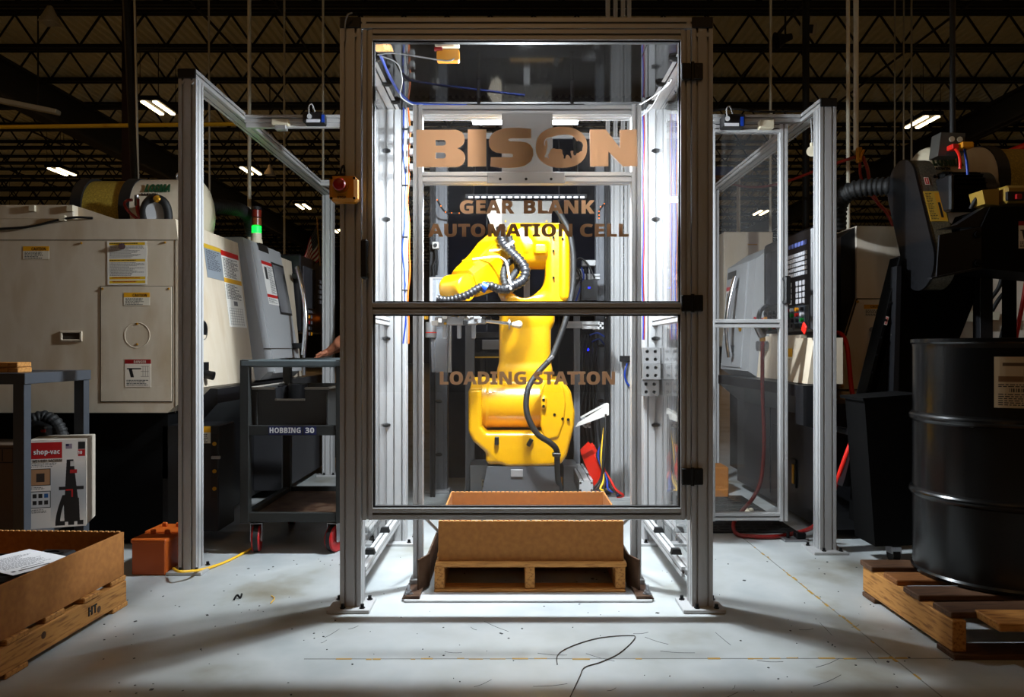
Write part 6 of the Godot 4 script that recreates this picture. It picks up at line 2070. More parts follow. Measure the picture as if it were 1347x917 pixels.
func conveyor() -> void:
	var o := thing("chip_conveyor", "black inclined chip conveyor with a rounded belt guard and motor beside the oil drum", "conveyor", Vector3(2.2, 0, -3.6))
	# incline: side plates, flange and hood
	slab(o, "incline_side", [1183, 338, 1190, 335, 1193, 355, 1142, 560, 1130, 640, 1108, 640, 1112, 628, 1150, 470], 3.78, 3.84, M.machine_dark_flat)
	slab(o, "incline_body", [1196, 345, 1300, 350, 1262, 446, 1248, 540, 1225, 690, 1132, 690, 1140, 560], 3.72, 3.85, M.black_body)
	slab(o, "flange", [1184, 338, 1187, 338, 1136, 545, 1132, 545], 3.70, 3.80, M.machine_black)
	for k in 9:
		rod(o, "flange_bolt", W(1183.5 - k * 6.1, 352 + k * 23, 3.70), W(1183.5 - k * 6.1, 352 + k * 23, 3.69), 0.006, M.bolt, 8)
	slab(o, "stiffener", [1180, 350, 1186, 350, 1182, 520, 1175, 520], 3.66, 3.72, M.machine_dark_flat)
	slab(o, "drive_bracket", [1122, 566, 1142, 569, 1142, 579, 1122, 574], 3.60, 3.8, M.machine_dark_flat)
	card(o, "sticker", "small red", W(1166, 422, 3.699), 0.014, 0.042, Basis(Vector3.BACK, -0.25))
	card(o, "sticker", "small red", W(1175, 436, 3.699), 0.014, 0.042, Basis(Vector3.BACK, -0.25))
	# head box
	slab(o, "head_box", [1291, 298, 1303, 272, 1440, 272, 1440, 367, 1291, 353], 3.35, 3.62, M.black_body)
	slab(o, "motor_shelf", [1240, 300, 1292, 298, 1303, 272, 1296, 272, 1258, 296], 3.36, 3.42, M.machine_dark_flat)
	slab(o, "bracket_plate", [1236, 309, 1291, 298, 1291, 352, 1232, 366], 3.34, 3.35, M.machine_dark_flat)
	slab(o, "bracket_lip", [1226, 365, 1292, 351, 1292, 353.5, 1226, 367], 3.31, 3.35, M.machine_dark_flat)
	for p in [[1285.0, 308.5], [1285.0, 346.5]]:
		part(o, "hex_bolt", lathe([Vector2(0, 0), Vector2(0.020, 0), Vector2(0.020, 0.003), Vector2(0.014, 0.003), Vector2(0.014, 0.012), Vector2(0, 0.013)], 6), M.bolt, T(W(p[0], p[1], 3.34), Basis(Vector3.RIGHT, PI / 2)))
	var s: MeshInstance3D = card(o, "sticker", "danger", W(1354, 309, 3.349), 0.095, 0.12)
	# stadium belt guard: flat dark side towards the cell, speckled rim towards the camera
	var gx := 1.93
	var g0 := Vector2(-3.76, H(247, 3.76))
	var g1 := Vector2(-3.60, H(345, 3.60))
	var axis := (g1 - g0).normalized()
	var nrm := Vector2(-axis.y, axis.x)
	var gr := 0.135
	var poly := PackedVector2Array()
	for k in 17:
		var t := PI * k / 16.0
		poly.append(g1 + axis * sin(t) * gr - nrm * cos(t) * gr)
	for k in 17:
		var t := PI * k / 16.0
		poly.append(g0 - axis * sin(t) * gr + nrm * cos(t) * gr)
	# the outline lies in the plane of depth and height; extruded along x
	var gb := Basis(Vector3(0, 0, 1), Vector3(0, 1, 0), Vector3(-1, 0, 0))
	part(o, "belt_guard", prism(poly, 0.012, true), M.belt_guard, T(Vector3(gx, 0, 0), gb))
	var inner := PackedVector2Array()
	for p in poly:
		inner.append(p.lerp((g0 + g1) / 2, 0.012))
	part(o, "guard_rim", prism(inner, 0.095, true), M.guard_rim, T(Vector3(gx + 0.053, 0, 0), gb))
	# stickers on the rim's camera side
	var face_dir := Vector3(0, nrm.y, nrm.x)
	if face_dir.z < 0:
		face_dir = -face_dir
	var up := Vector3(0, -axis.y, -axis.x)
	if up.y < 0:
		up = -up
	var rb := Basis(Vector3.RIGHT, up, Vector3.RIGHT.cross(up))
	var mid := (g0 + g1) / 2
	var fc := Vector3(gx + 0.055, mid.y, mid.x) + rb.z * gr * 0.99
	card(o, "sticker", "guard", fc + rb.y * 0.015, 0.082, 0.165, rb)
	card(o, "sticker", "small red", fc + rb.y * 0.155 - rb.x * 0.012, 0.022, 0.042, rb)
	for p in [[0.03, 0.18], [0.035, -0.145]]:
		rod(o, "rim_screw", fc + rb.y * p[1] + rb.x * p[0], fc + rb.y * p[1] + rb.x * p[0] + rb.z * 0.005, 0.008, M.bolt, 10)
	# geared motor with cooling fins
	bb(o, "gearbox", X(1236, 3.62), X(1256, 3.62), H(276, 3.62), H(226, 3.62), 3.60, 3.85, M.black_body, 0.015)
	bb(o, "gearbox_flange", X(1246, 3.52), X(1253, 3.52), H(278, 3.52), H(230, 3.52), 3.50, 3.78, M.machine_dark_flat, 0.008)
	var my := H(250, 3.55)
	rod(o, "motor_body", Vector3(X(1252, 3.55), my, -3.6), Vector3(X(1296, 3.55), my, -3.6), 0.078, M.black_body, 32)
	var fin := st0()
	for k in 22:
		var a := TAU * k / 22
		add_box(fin, Vector3(0.135, 0.004, 0.02), 0.0, T(Vector3((X(1253, 3.55) + X(1292, 3.55)) / 2, my + sin(a) * 0.084, -3.6 + cos(a) * 0.084), Basis(Vector3.RIGHT, -a)))
	part(o, "cooling_fins", fin.commit(), M.black_body)
	part(o, "fan_cowl", lathe([Vector2(0.092, 0), Vector2(0.092, 0.05), Vector2(0.075, 0.075), Vector2(0, 0.078)], 32), M.machine_dark_flat, T(Vector3(X(1290, 3.55), my, -3.6), Basis(Vector3.BACK, -PI / 2)))
	tube(o, "motor_cable", [W(1294, 262, 3.45), W(1288, 258, 3.44), W(1282, 265, 3.44), W(1277, 274, 3.46)], 0.009, M.rubber)
	bb(o, "terminal_box", X(1312, 3.42), X(1372, 3.42), H(270, 3.42), H(247, 3.42), 3.36, 3.5, M.dull_yellow, 0.012)
	slab(o, "terminal_neck", [1292, 250, 1314, 248, 1314, 270, 1296, 268], 3.38, 3.48, M.dull_yellow)
	bb(o, "terminal_window", X(1324, 3.36), X(1368, 3.36), H(264, 3.36), H(252, 3.36), 3.355, 3.37, M.machine_dark_flat, 0.003)
	bb(o, "red_switch", X(1336, 3.35), X(1344, 3.35), H(262, 3.35), H(255, 3.35), 3.345, 3.36, M.red, 0.003)
	# legs below the head
	bb(o, "leg", X(1286, 3.7), X(1303, 3.7), 0.0, H(364, 3.7), 3.68, 3.74, M.machine_dark_flat, 0.002)
	bb(o, "leg", X(1326, 3.75), X(1336, 3.75), 0.0, H(364, 3.75), 3.74, 3.8, M.black_body, 0.002)
	# chip bin on casters
	o = thing("chip_bin", "black tapered chip bin on casters standing under the conveyor beside the drum", "bin", Vector3(2.0, 0, -3.5))
	slab(o, "bin_body", [1137, 524, 1214, 518, 1214, 717, 1151, 719], 3.42, 3.62, M.black_body)
	slab(o, "bin_rim", [1135, 524, 1214, 518, 1214, 521, 1136, 528], 3.40, 3.64, M.machine_black)
	for p in [1171.0, 1206.0]:
		var c := W(p, 726, 3.55)
		rod(o, "caster_wheel", Vector3(c.x - 0.016, 0.035, -3.52), Vector3(c.x + 0.016, 0.035, -3.52), 0.035, M.rubber, 20)
		bb(o, "caster_fork", c.x - 0.024, c.x + 0.024, 0.04, 0.075, 3.49, 3.55, M.steel, 0.003)

# ---------------------------------------------------------------- cart, table and the things about them

func caster(o: Node3D, x: float, d: float, turn: float, r: float) -> void:
	var b := Basis(Vector3.UP, turn)
	var c := Vector3(x, r, -d)
	part(o, "caster_wheel", lathe([Vector2(0.012, -0.017), Vector2(r - 0.016, -0.019), Vector2(r - 0.004, -0.019), Vector2(r, -0.012), Vector2(r, 0.012), Vector2(r - 0.004, 0.019), Vector2(r - 0.016, 0.019), Vector2(0.012, 0.017)], 32), M.red, T(c, b * Basis(Vector3.BACK, PI / 2)))
	rod(o, "caster_hub", c - b.x * 0.023, c + b.x * 0.023, 0.02, M.steel, 14)
	part(o, "caster_tread", lathe([Vector2(r - 0.001, -0.011), Vector2(r + 0.001, -0.011), Vector2(r + 0.001, 0.011), Vector2(r - 0.001, 0.011)], 32), M.rubber, T(c, b * Basis(Vector3.BACK, PI / 2)))
	var st := st0()
	for s in [-1, 1]:
		add_box(st, Vector3(0.004, 0.085, 0.035), 0.001, T(c + b.x * s * 0.026 + Vector3(0, 0.03, 0) + b.z * 0.008, b))
	add_box(st, Vector3(0.058, 0.005, 0.05), 0.001, T(c + Vector3(0, r + 0.008, 0), b))
	part(o, "caster_fork", st.commit(), M.steel)

func cart() -> void:
	var d := 3.63
	var x0 := X(315.5, d)
	var x1 := -0.80
	var dd := 4.35
	var o := thing("parts_cart", "grey angle-iron shelf cart on red casters with a stencilled front rail", "cart", Vector3((x0 + x1) / 2, 0, -d))
	var w := 0.042
	for x in [x0, x1 - w]:
		for q in [d, dd - w]:
			bb(o, "corner_post", x, x + w, 0.15, 0.93, q, q + w, M.cart, 0.002)
	for q in [d - 0.001, dd - 0.03]:
		bb(o, "push_rail", x0, x1, 0.895, 0.932, q, q + 0.034, M.cart_rail, 0.008)
		bb(o, "shelf_rail", x0 + w, x1 - w, H(573, d), H(560, d), q + 0.004, q + 0.03, M.cart, 0.002)
		bb(o, "shelf_rail", x0 + w, x1 - w, H(687, d), H(675, d), q + 0.004, q + 0.03, M.cart, 0.002)
	for x in [x0 + 0.005, x1 - 0.037]:
		bb(o, "side_rail", x, x + 0.032, H(573, d), H(560, d), d + w, dd - w, M.cart, 0.002)
		bb(o, "side_rail", x, x + 0.032, H(687, d), H(675, d), d + w, dd - w, M.cart, 0.002)
		bb(o, "side_rail", x, x + 0.032, 0.897, 0.93, d + w, dd - w, M.cart_rail, 0.004)
	bb(o, "shelf", x0 + 0.03, x1 - 0.03, 0.168, 0.174, d + 0.03, dd - 0.03, M.rusty, 0.0)
	bb(o, "shelf", x0 + 0.03, x1 - 0.03, 0.572, 0.578, d + 0.03, dd - 0.03, M.cart, 0.0)
	bb(o, "stencil_ground", X(353, d), X(397, d), H(572, d), H(561, d), d + 0.0025, d + 0.004, M.blue_ink, 0.0)
	bb(o, "stencil_ground", X(399, d), X(416, d), H(572, d), H(561, d), d + 0.0025, d + 0.004, M.blue_ink, 0.0)
	lettering(o, "letter", "HOBBING", W(375, 566.4, d + 0.0023), 0.0245, 0.148, M.white_ink, Basis(), 0.2, 0.001)
	lettering(o, "letter", "30", W(407.3, 566.4, d + 0.0023), 0.0245, 0.042, M.white_ink, Basis(), 0.2, 0.001)
	caster(o, X(338, d + 0.06), d + 0.06, 0.18, 0.066)
	caster(o, X(440.5, d + 0.06), d + 0.06, -0.35, 0.066)
	caster(o, X(338, d + 0.06), dd - 0.08, 0.3, 0.066)
	caster(o, X(440.5, d + 0.06), dd - 0.08, 0.1, 0.066)
	# bin on the middle shelf
	o = thing("storage_bin", "dark grey plastic bin with a cut-out front on the cart's middle shelf", "bin", Vector3((x0 + x1) / 2, 0.58, -3.95))
	var bx0 := X(327, d + 0.05)
	var bx1 := X(431, d + 0.05)
	var top := H(511, d + 0.05)
	var st := st0()
	var fz := -(d + 0.06)
	add_prism(st, pv([bx0 + 0.02, 0.58, bx1 - 0.02, 0.58, bx1, top, X(397, d), top, X(397, d), top - 0.055, X(357, d), top - 0.055, X(357, d), top, bx0, top]), 0.006, T(Vector3(0, 0, fz)))
	add_prism(st, pv([bx0 + 0.02, 0.58, bx1 - 0.02, 0.58, bx1, top, bx0, top]), 0.006, T(Vector3(0, 0, -4.25)))
	for s in [bx0 + 0.008, bx1 - 0.008]:
		add_box(st, Vector3(0.006, top - 0.58, 0.56), 0.0, T(Vector3(s, (top + 0.58) / 2, -3.97)))
	add_box(st, Vector3(bx1 - bx0 - 0.05, 0.006, 0.56), 0.0, T(Vector3((bx0 + bx1) / 2, 0.585, -3.97)))
	part(o, "bin_shell", st.commit(), M.bin)
	st = st0()
	for q in [[bx0 - 0.008, X(357, d)], [X(397, d), bx1 + 0.008]]:
		add_box(st, Vector3(q[1] - q[0], 0.012, 0.018), 0.003, T(Vector3((q[0] + q[1]) / 2, top, fz + 0.004)))
	add_box(st, Vector3(X(397, d) - X(357, d), 0.01, 0.014), 0.002, T(Vector3((X(397, d) + X(357, d)) / 2, top - 0.055, fz + 0.004)))
	for s in [bx0, bx1]:
		add_box(st, Vector3(0.018, 0.012, 0.56), 0.003, T(Vector3(s, top, -3.97)))
	part(o, "bin_rim", st.commit(), M.bin_rim)
	for x in [X(333, d), X(425, d)]:
		bb(o, "bin_rib", x - 0.004, x + 0.004, 0.6, top - 0.02, d + 0.045, d + 0.06, M.bin, 0.001)
	for k in 3:
		var p: Vector3 = [W(392, 508, 4.12), W(372, 509, 4.15), W(360, 510, 4.1)][k]
		var b := thing("metal_ring", ["bright steel ring standing highest in the cart's bin", "flat steel ring lying in the middle of the cart's bin", "dull steel ring at the front edge of the cart's bin"][k], "ring", Vector3(p.x, 0.588, p.z), 0.0)
		var h: float = H(506, 4.12) - 0.588 + [0.004, -0.006, -0.012][k]
		part(b, "ring_wall", lathe([Vector2(0.035, 0), Vector2(0.05, 0), Vector2(0.05, h), Vector2(0.035, h), Vector2(0.035, 0)], 24), M.steel_dark, above(b))
	# yellow cord round the fence foot
	tag(tube(self, "yellow_cord", [W(228, 748, 3.27), W(236, 752, 3.20), W(255, 751, 3.25), W(262, 750, 3.32), W(275, 747, 3.38), W(295, 740, 3.48), W(312, 732, 3.58), W(330, 722, 3.7)], 0.006, M.yellow_pipe), "yellow cord looped round the foot of the fence post and under the cart", "cord")

func table_corner() -> void:
	var o := thing("steel_table", "grey steel work table with angle legs in front of the white machine", "table", Vector3(-2.3, 0, -3.1))
	var y := 0.886
	var xr := -1.955
	sect(o, "top", [xr - 0.9, y - 0.006, xr - 0.9, y, xr, y, xr, y - 0.006], 3.05, 3.52, M.table)
	bb(o, "apron", xr - 0.9, xr, y - 0.045, y, 3.046, 3.05, M.table, 0.001)
	bb(o, "apron", xr - 0.9, xr, y - 0.045, y, 3.52, 3.524, M.table, 0.001)
	bb(o, "apron", xr, xr + 0.004, y - 0.045, y, 3.046, 3.524, M.table, 0.002)
	for q in [[xr - 0.047, 3.052], [xr - 0.047, 3.477], [xr - 0.9, 3.052], [xr - 0.9, 3.477]]:
		var st := st0()
		add_box(st, Vector3(0.045, y - 0.045, 0.004), 0.001, T(Vector3(q[0] + 0.022, (y - 0.045) / 2, -q[1])))
		add_box(st, Vector3(0.004, y - 0.045, 0.045), 0.001, T(Vector3(q[0] + 0.043, (y - 0.045) / 2, -q[1] - 0.02)))
		part(o, "leg", st.commit(), M.table)
	bb(o, "lower_shelf", xr - 0.9, xr, 0.205, 0.22, 3.06, 3.515, M.table, 0.001)
	# wooden blocks stacked on the table
	for k in 4:
		var b := thing("wood_block", ["upper pale wood block of the pair at the table's outer edge", "lower pale wood block of the pair at the table's outer edge", "upper wood block of the small end stack on the table", "lower wood block of the small end stack on the table"][k], "wood block", Vector3([-2.16, -2.16, -2.04, -2.038][k], y + [0.022, 0.0, 0.022, 0.0][k], -3.15), 0.0, "wood blocks on the table")
		part(b, "block", box(Vector3(0.2 if k < 2 else 0.043, 0.021, 0.09), 0.003), M.wood_pale, above(b) * T(Vector3(0 if k < 2 else 0.0, 0.0105, 0)))
	# boxed vacuum cleaner on the lower shelf
	var tilt := -0.10
	var bc := W(75, 640, 3.25)
	var w := 0.222
	var h := 0.375
	o = thing("vacuum_box", "white retail carton printed with a black vacuum cleaner under the steel table", "box", Vector3(bc.x, 0.22, -3.25), 0.32)
	var loc := above(o)
	var im := blank(330, 520, Color(0.80, 0.78, 0.75))
	for k in 40:
		im.fill_rect(Rect2i(130, 130 + k * 9, 200, 9), Color(0.80, 0.78, 0.75).lerp(Color(0.62, 0.63, 0.64), sin(PI * k / 40.0)))
	im.fill_rect(Rect2i(14, 14, 180, 96), Color(0.62, 0.03, 0.05))
	im.fill_rect(Rect2i(214, 26, 36, 30), Color(0.5, 0.45, 0.5))
	im.fill_rect(Rect2i(214, 26, 18, 14), Color(0.12, 0.12, 0.25))
	im.fill_rect(Rect2i(284, 16, 40, 44), Color(0.08, 0.08, 0.08))
	im.fill_rect(Rect2i(284, 62, 40, 40), Color(0.62, 0.03, 0.05))
	im.fill_rect(Rect2i(18, 168, 112, 100), Color(0.08, 0.08, 0.08))
	im.fill_rect(Rect2i(22, 172, 104, 92), Color(0.60, 0.45, 0.32))
	im.fill_rect(Rect2i(50, 196, 46, 50), Color(0.18, 0.14, 0.12))
	im.fill_rect(Rect2i(18, 300, 112, 100), Color(0.08, 0.08, 0.08))
	im.fill_rect(Rect2i(22, 304, 104, 92), Color(0.70, 0.70, 0.70))
	for k in 6:
		im.fill_rect(Rect2i(30 + (k % 3) * 32, 316 + (k / 3) * 40, 22, 24), Color(0.1, 0.1, 0.1) if k != 2 else Color(0.1, 0.3, 0.5))
	fine_print(im, 16, 136, 170, 22, 9, Color(0.25, 0.25, 0.25), 51)
	fine_print(im, 18, 276, 80, 14, 8, Color(0.2, 0.2, 0.2), 52)
	fine_print(im, 18, 408, 90, 22, 8, Color(0.2, 0.2, 0.2), 53)
	# the printed vacuum cleaner
	for k in 190:
		var t := k / 190.0
		var half := 22.0 + 34.0 * t if t < 0.62 else 50.0
		im.fill_rect(Rect2i(int(252 - half + 16 * t - 10), 120 + int(k * 1.95), int(half * 1.75), 2), Color(0.045, 0.045, 0.05))
	im.fill_rect(Rect2i(240, 130, 22, 30), Color(0.7, 0.69, 0.67))
	im.fill_rect(Rect2i(176, 280, 140, 20), Color(0.06, 0.06, 0.06))
	im.fill_rect(Rect2i(238, 180, 40, 22), Color(0.55, 0.05, 0.06))
	im.fill_rect(Rect2i(214, 296, 40, 9), Color(0.6, 0.04, 0.05))
	im.fill_rect(Rect2i(246, 300, 9, 44), Color(0.6, 0.04, 0.05))
	for k in 90:
		im.fill_rect(Rect2i(int(196 - 40 * sin(k / 57.0)), 330 + k * 2, 26, 2), Color(0.04, 0.04, 0.04))
	for k in 3:
		im.fill_rect(Rect2i(176 + k * 52, 484, 34, 26), Color(0.05, 0.05, 0.05))
	part(o, "carton_body", box(Vector3(w - 0.002, h, 0.20), 0.002), M.carton_white, loc * T(Vector3(0, h / 2, -0.10)))
	part(o, "printed_face", box(Vector3(w, h, 0.001), 0.0), print_mat(im, 0.55), loc * T(Vector3(0, h / 2, 0.001)))
	lettering(o, "letter", "shop-vac", loc * Vector3(-0.038, h * 0.865, 0.0022), 0.020, 0.098, M.white_ink, loc.basis, 0.0, 0.0006)
	lettering(o, "letter", "WET/DRY VACUUM", loc * Vector3(-0.035, h * 0.765, 0.0022), 0.011, 0.11, M.sheet_dark, loc.basis, 0.0, 0.0006)
	lettering(o, "letter", "10", loc * Vector3(0.087, h * 0.845, 0.0022), 0.013, 0.016, M.white_ink, loc.basis, 0.2, 0.0006)
	# plain carton beside it
	o = thing("cardboard_box", "plain brown carton with a printed square beside the vacuum box under the table", "box", Vector3(-2.24, 0.22, -3.30), 0.0)
	part(o, "carton_body", box(Vector3(0.30, 0.36, 0.2), 0.003), M.carton_dull, above(o) * T(Vector3(0.0, 0.18, 0.0)))
	var fr := st0()
	for q in [[-0.045, 0.0, 0.004, 0.062], [0.045, 0.0, 0.004, 0.062], [0.0, 0.03, 0.094, 0.004], [0.0, -0.03, 0.094, 0.004], [0.0, 0.0, 0.004, 0.05]]:
		add_box(fr, Vector3(q[2], q[3], 0.001), 0.0, T(Vector3(q[0], q[1], 0)))
	part(o, "printed_square", fr.commit(), M.ink, above(o) * T(Vector3(0.095, 0.315, 0.1005)))
	# black vacuum head and hose behind the boxes
	o = thing("vacuum_hose", "black vacuum head with a curved hose lying behind the printed carton", "vacuum", Vector3(-2.1, 0.22, -3.42))
	part(o, "motor_head", sdf([["c", W(47, 566, 3.44), W(50, 590, 3.44), 0.05, 0.075], ["b", T(W(58, 576, 3.42)), Vector3(0.03, 0.06, 0.04), 0.015]], 0.008, 0.03), M.black)
	tube(o, "hose", [W(44, 552, 3.44), W(58, 549, 3.46), W(72, 556, 3.46), W(80, 570, 3.46), W(83, 590, 3.46)], 0.03, M.rubber, 14, 10, 0.07, 0.02)
	part(o, "red_switch", box(Vector3(0.02, 0.012, 0.01), 0.002), M.red, T(W(57, 567, 3.37)))
	# orange boxes on the floor by the fence foot
	for k in 2:
		o = thing("orange_toolbox", ["small orange steel box in front, on the floor beside the fence foot", "orange steel box standing behind the small one beside the fence foot"][k], "toolbox", W([195.0, 213.0][k], [757.0, 748.0][k], [3.30, 3.42][k]), -0.06)
		loc = above(o)
		var s: Vector3 = [Vector3(0.15, 0.148, 0.16), Vector3(0.15, 0.16, 0.14)][k]
		part(o, "case", box(s, 0.004), M.orange_box, loc * T(Vector3(0, s.y / 2, -s.z / 2)))
		part(o, "lid", box(Vector3(s.x + 0.008, 0.018, s.z + 0.008), 0.004), M.orange_box, loc * T(Vector3(0, s.y, -s.z / 2)))
		for x in [-0.03, 0.035]:
			part(o, "lid_tab", box(Vector3(0.025, 0.022, 0.012), 0.004), M.orange_box, loc * T(Vector3(x, s.y + 0.018, -s.z * 0.6)))

func floor_things() -> void:
	var o := thing("floor_mat", "black ribbed rubber mat on the floor under the glazed gate", "mat", Vector3(1.2, 0, -4.45))
	var st := st0()
	add_box(st, Vector3(0.62, 0.010, 1.0), 0.003, T(Vector3(X(940, 4.45) + 0.03, 0.005, -4.55)))
	for i in 14:
		for k in 9:
			add_box(st, Vector3(0.05, 0.004, 0.03), 0.001, T(Vector3(X(940, 4.45) - 0.24 + k * 0.066 + (0.015 if i % 2 else 0.0), 0.011, -4.1 - i * 0.066)))
	part(o, "mat_sheet", st.commit(), M.rubber)
	o = thing("red_hose", "dull red air hose hanging from the machine and looping over the floor", "hose", W(1003, 460, 4.9))
	tube(o, "hose", [W(1003, 447, 4.30), W(1003, 480, 4.30), W(1003, 520, 4.30), W(1005, 570, 4.28), W(1004, 605, 4.28), W(1000, 635, 4.26), W(990, 656, 4.24), W(978, 670, 4.2), Vector3(X(965, 4.15), 0.03, -4.15), Vector3(X(968, 4.0), 0.014, -3.98), Vector3(X(990, 3.92), 0.014, -3.93), Vector3(X(1015, 3.92), 0.014, -3.92), Vector3(X(1042, 3.93), 0.02, -3.95), Vector3(X(1062, 3.88), 0.06, -3.88), Vector3(X(1074, 3.83), 0.10, -3.83), W(1083, 678, 3.80)], 0.011, M.red_hose, 10, 8)
	rod(o, "hose_tail", W(1003, 449, 4.30), W(1003, 440, 4.30), 0.016, M.brass, 12)
	part(o, "spray_gun", sdf([["c", W(1002, 440, 4.30), W(997, 431, 4.29), 0.025, 0.02], ["c", W(997, 431, 4.29), W(991, 421, 4.28), 0.014, 0.010], ["c", W(1000, 436, 4.30), W(1008, 433, 4.30), 0.012, 0.012]], 0.006, 0.01), M.steel)
	tube(o, "gun_hanger", [W(999, 432, 4.32), W(998, 420, 4.36), W(1001, 408, 4.5), W(1012, 400, 4.62)], 0.014, M.chrome)
	tag(tube(self, "orange_hose", [W(1098, 437, 4.15), W(1108, 441, 4.05), W(1114, 455, 4.0), W(1117, 480, 3.98), W(1120, 510, 3.96), W(1125, 537, 3.9), W(1127, 560, 3.86), W(1121, 578, 3.82), W(1112, 602, 3.82), W(1103, 628, 3.85), W(1092, 660, 3.95)], 0.012, M.orange_hose, 10, 8), "bright orange air hose dropping between the fence post and the conveyor", "hose")
	o = thing("wood_block", "rough orange-brown wood block on the floor beyond the floor mat", "wood block", W(948, 650, 5.14))
	bb(o, "block", X(936, 5.2), X(956, 5.2), 0.0, 0.18, 5.15, 5.35, M.orange_wood, 0.006)
	bb(o, "block", X(934, 5.1), X(953, 5.1), 0.0, 0.06, 5.0, 5.12, M.orange_wood, 0.006)
	o = thing("fixture_block", "small steel fixture lying on the floor beside the conveyor-side fence foot", "fixture", W(1048, 714, 3.86))
	loc_box(o)
	o = thing("rag", "small crumpled pale rag on the floor behind the glazed gate", "rag", W(984, 676, 4.5))
	part(o, "cloth", sdf([["c", W(980, 672, 4.55), W(985, 675, 4.5), 0.022, 0.016], ["c", W(985, 675, 4.52), W(988, 672, 4.56), 0.014, 0.018]], 0.006, 0.01), M.pvc)
	o = thing("floor_wire", "thin curled dark wire lying loose on the floor in front of the cell", "wire", Vector3(X(780, 2.35), 0, -2.35))
	var pts := []
	for p in [[733.0, 875.0], [734.0, 862.0], [752.0, 851.0], [784.0, 841.0], [812.0, 837.5], [831.0, 837.0], [835.5, 839.0], [829.0, 848.0], [812.0, 862.0], [790.0, 872.0], [769.0, 879.0], [763.0, 890.0], [756.0, 905.0], [749.0, 920.0]]:
		var dd: float = 985.0 / (p[1] - 458.5)
		pts.append(Vector3(X(p[0], dd), 0.0022, -dd))
	tube(o, "strand", pts, 0.0016, M.wire_brown, 6, 6)
	o = thing("wood_splinter", "curved straw-coloured splinter lying on the floor left of the cell", "splinter", Vector3(X(358, 2.96), 0, -2.96))
	tube(o, "sliver", [Vector3(X(357, 3.02), 0.003, -3.02), Vector3(X(361, 2.98), 0.006, -2.98), Vector3(X(356, 2.93), 0.003, -2.93)], 0.002, M.yellow_pipe, 5)
	o = thing("metal_chip", "dark curled metal chip on the floor between cart and cell", "metal chip", Vector3(X(313, 3.0), 0, -3.0))
	tube(o, "curl", [Vector3(X(308, 2.97), 0.004, -2.97), Vector3(X(312, 3.0), 0.012, -3.0), Vector3(X(316, 2.99), 0.004, -2.99), Vector3(X(318, 3.02), 0.010, -3.02)], 0.004, M.bolt, 5)
	# far clutter seen over the gate
	o = thing("blue_crate", "blue plastic crate on a far rack seen past the cell's right post", "crate", W(948, 232, 9.0))
	bb(o, "shelf_board", X(930, 9.0), X(975, 9.0), H(236, 9.0), H(233, 9.0), 8.9, 9.4, M.wood_mid)
	bb(o, "crate_body", X(934, 9.0), X(964, 9.0), H(233, 9.0), H(220, 9.0), 8.95, 9.35, M.blue, 0.01)
	for p in [931.0, 972.0]:
		bb(o, "rack_post", X(p, 9.0), X(p + 2, 9.0), 0.0, H(233, 9.0), 9.0, 9.1, M.conduit)
	tag(tube(self, "air_line", [W(935, 231, 8.95), W(975, 245, 7.6), W(1020, 243, 6.8), W(1080, 222, 6.0), W(1126, 206, 5.2)], 0.012, M.red_hose, 8), "red air line sagging across behind the glazed gate", "hose")

func loc_box(o: Node3D) -> void:
	var l := above(o)
	part(o, "base_plate", box(Vector3(0.12, 0.014, 0.07), 0.003), M.steel, l * T(Vector3(0, 0.007, -0.04)))
	part(o, "clamp_block", box(Vector3(0.05, 0.03, 0.05), 0.004), M.bolt, l * T(Vector3(0.03, 0.03, -0.04)))
	rod(o, "clamp_screw", l * Vector3(-0.03, 0.014, -0.04), l * Vector3(-0.03, 0.05, -0.04), 0.008, M.bolt, 8)

# ---------------------------------------------------------------- the operator behind the cell post

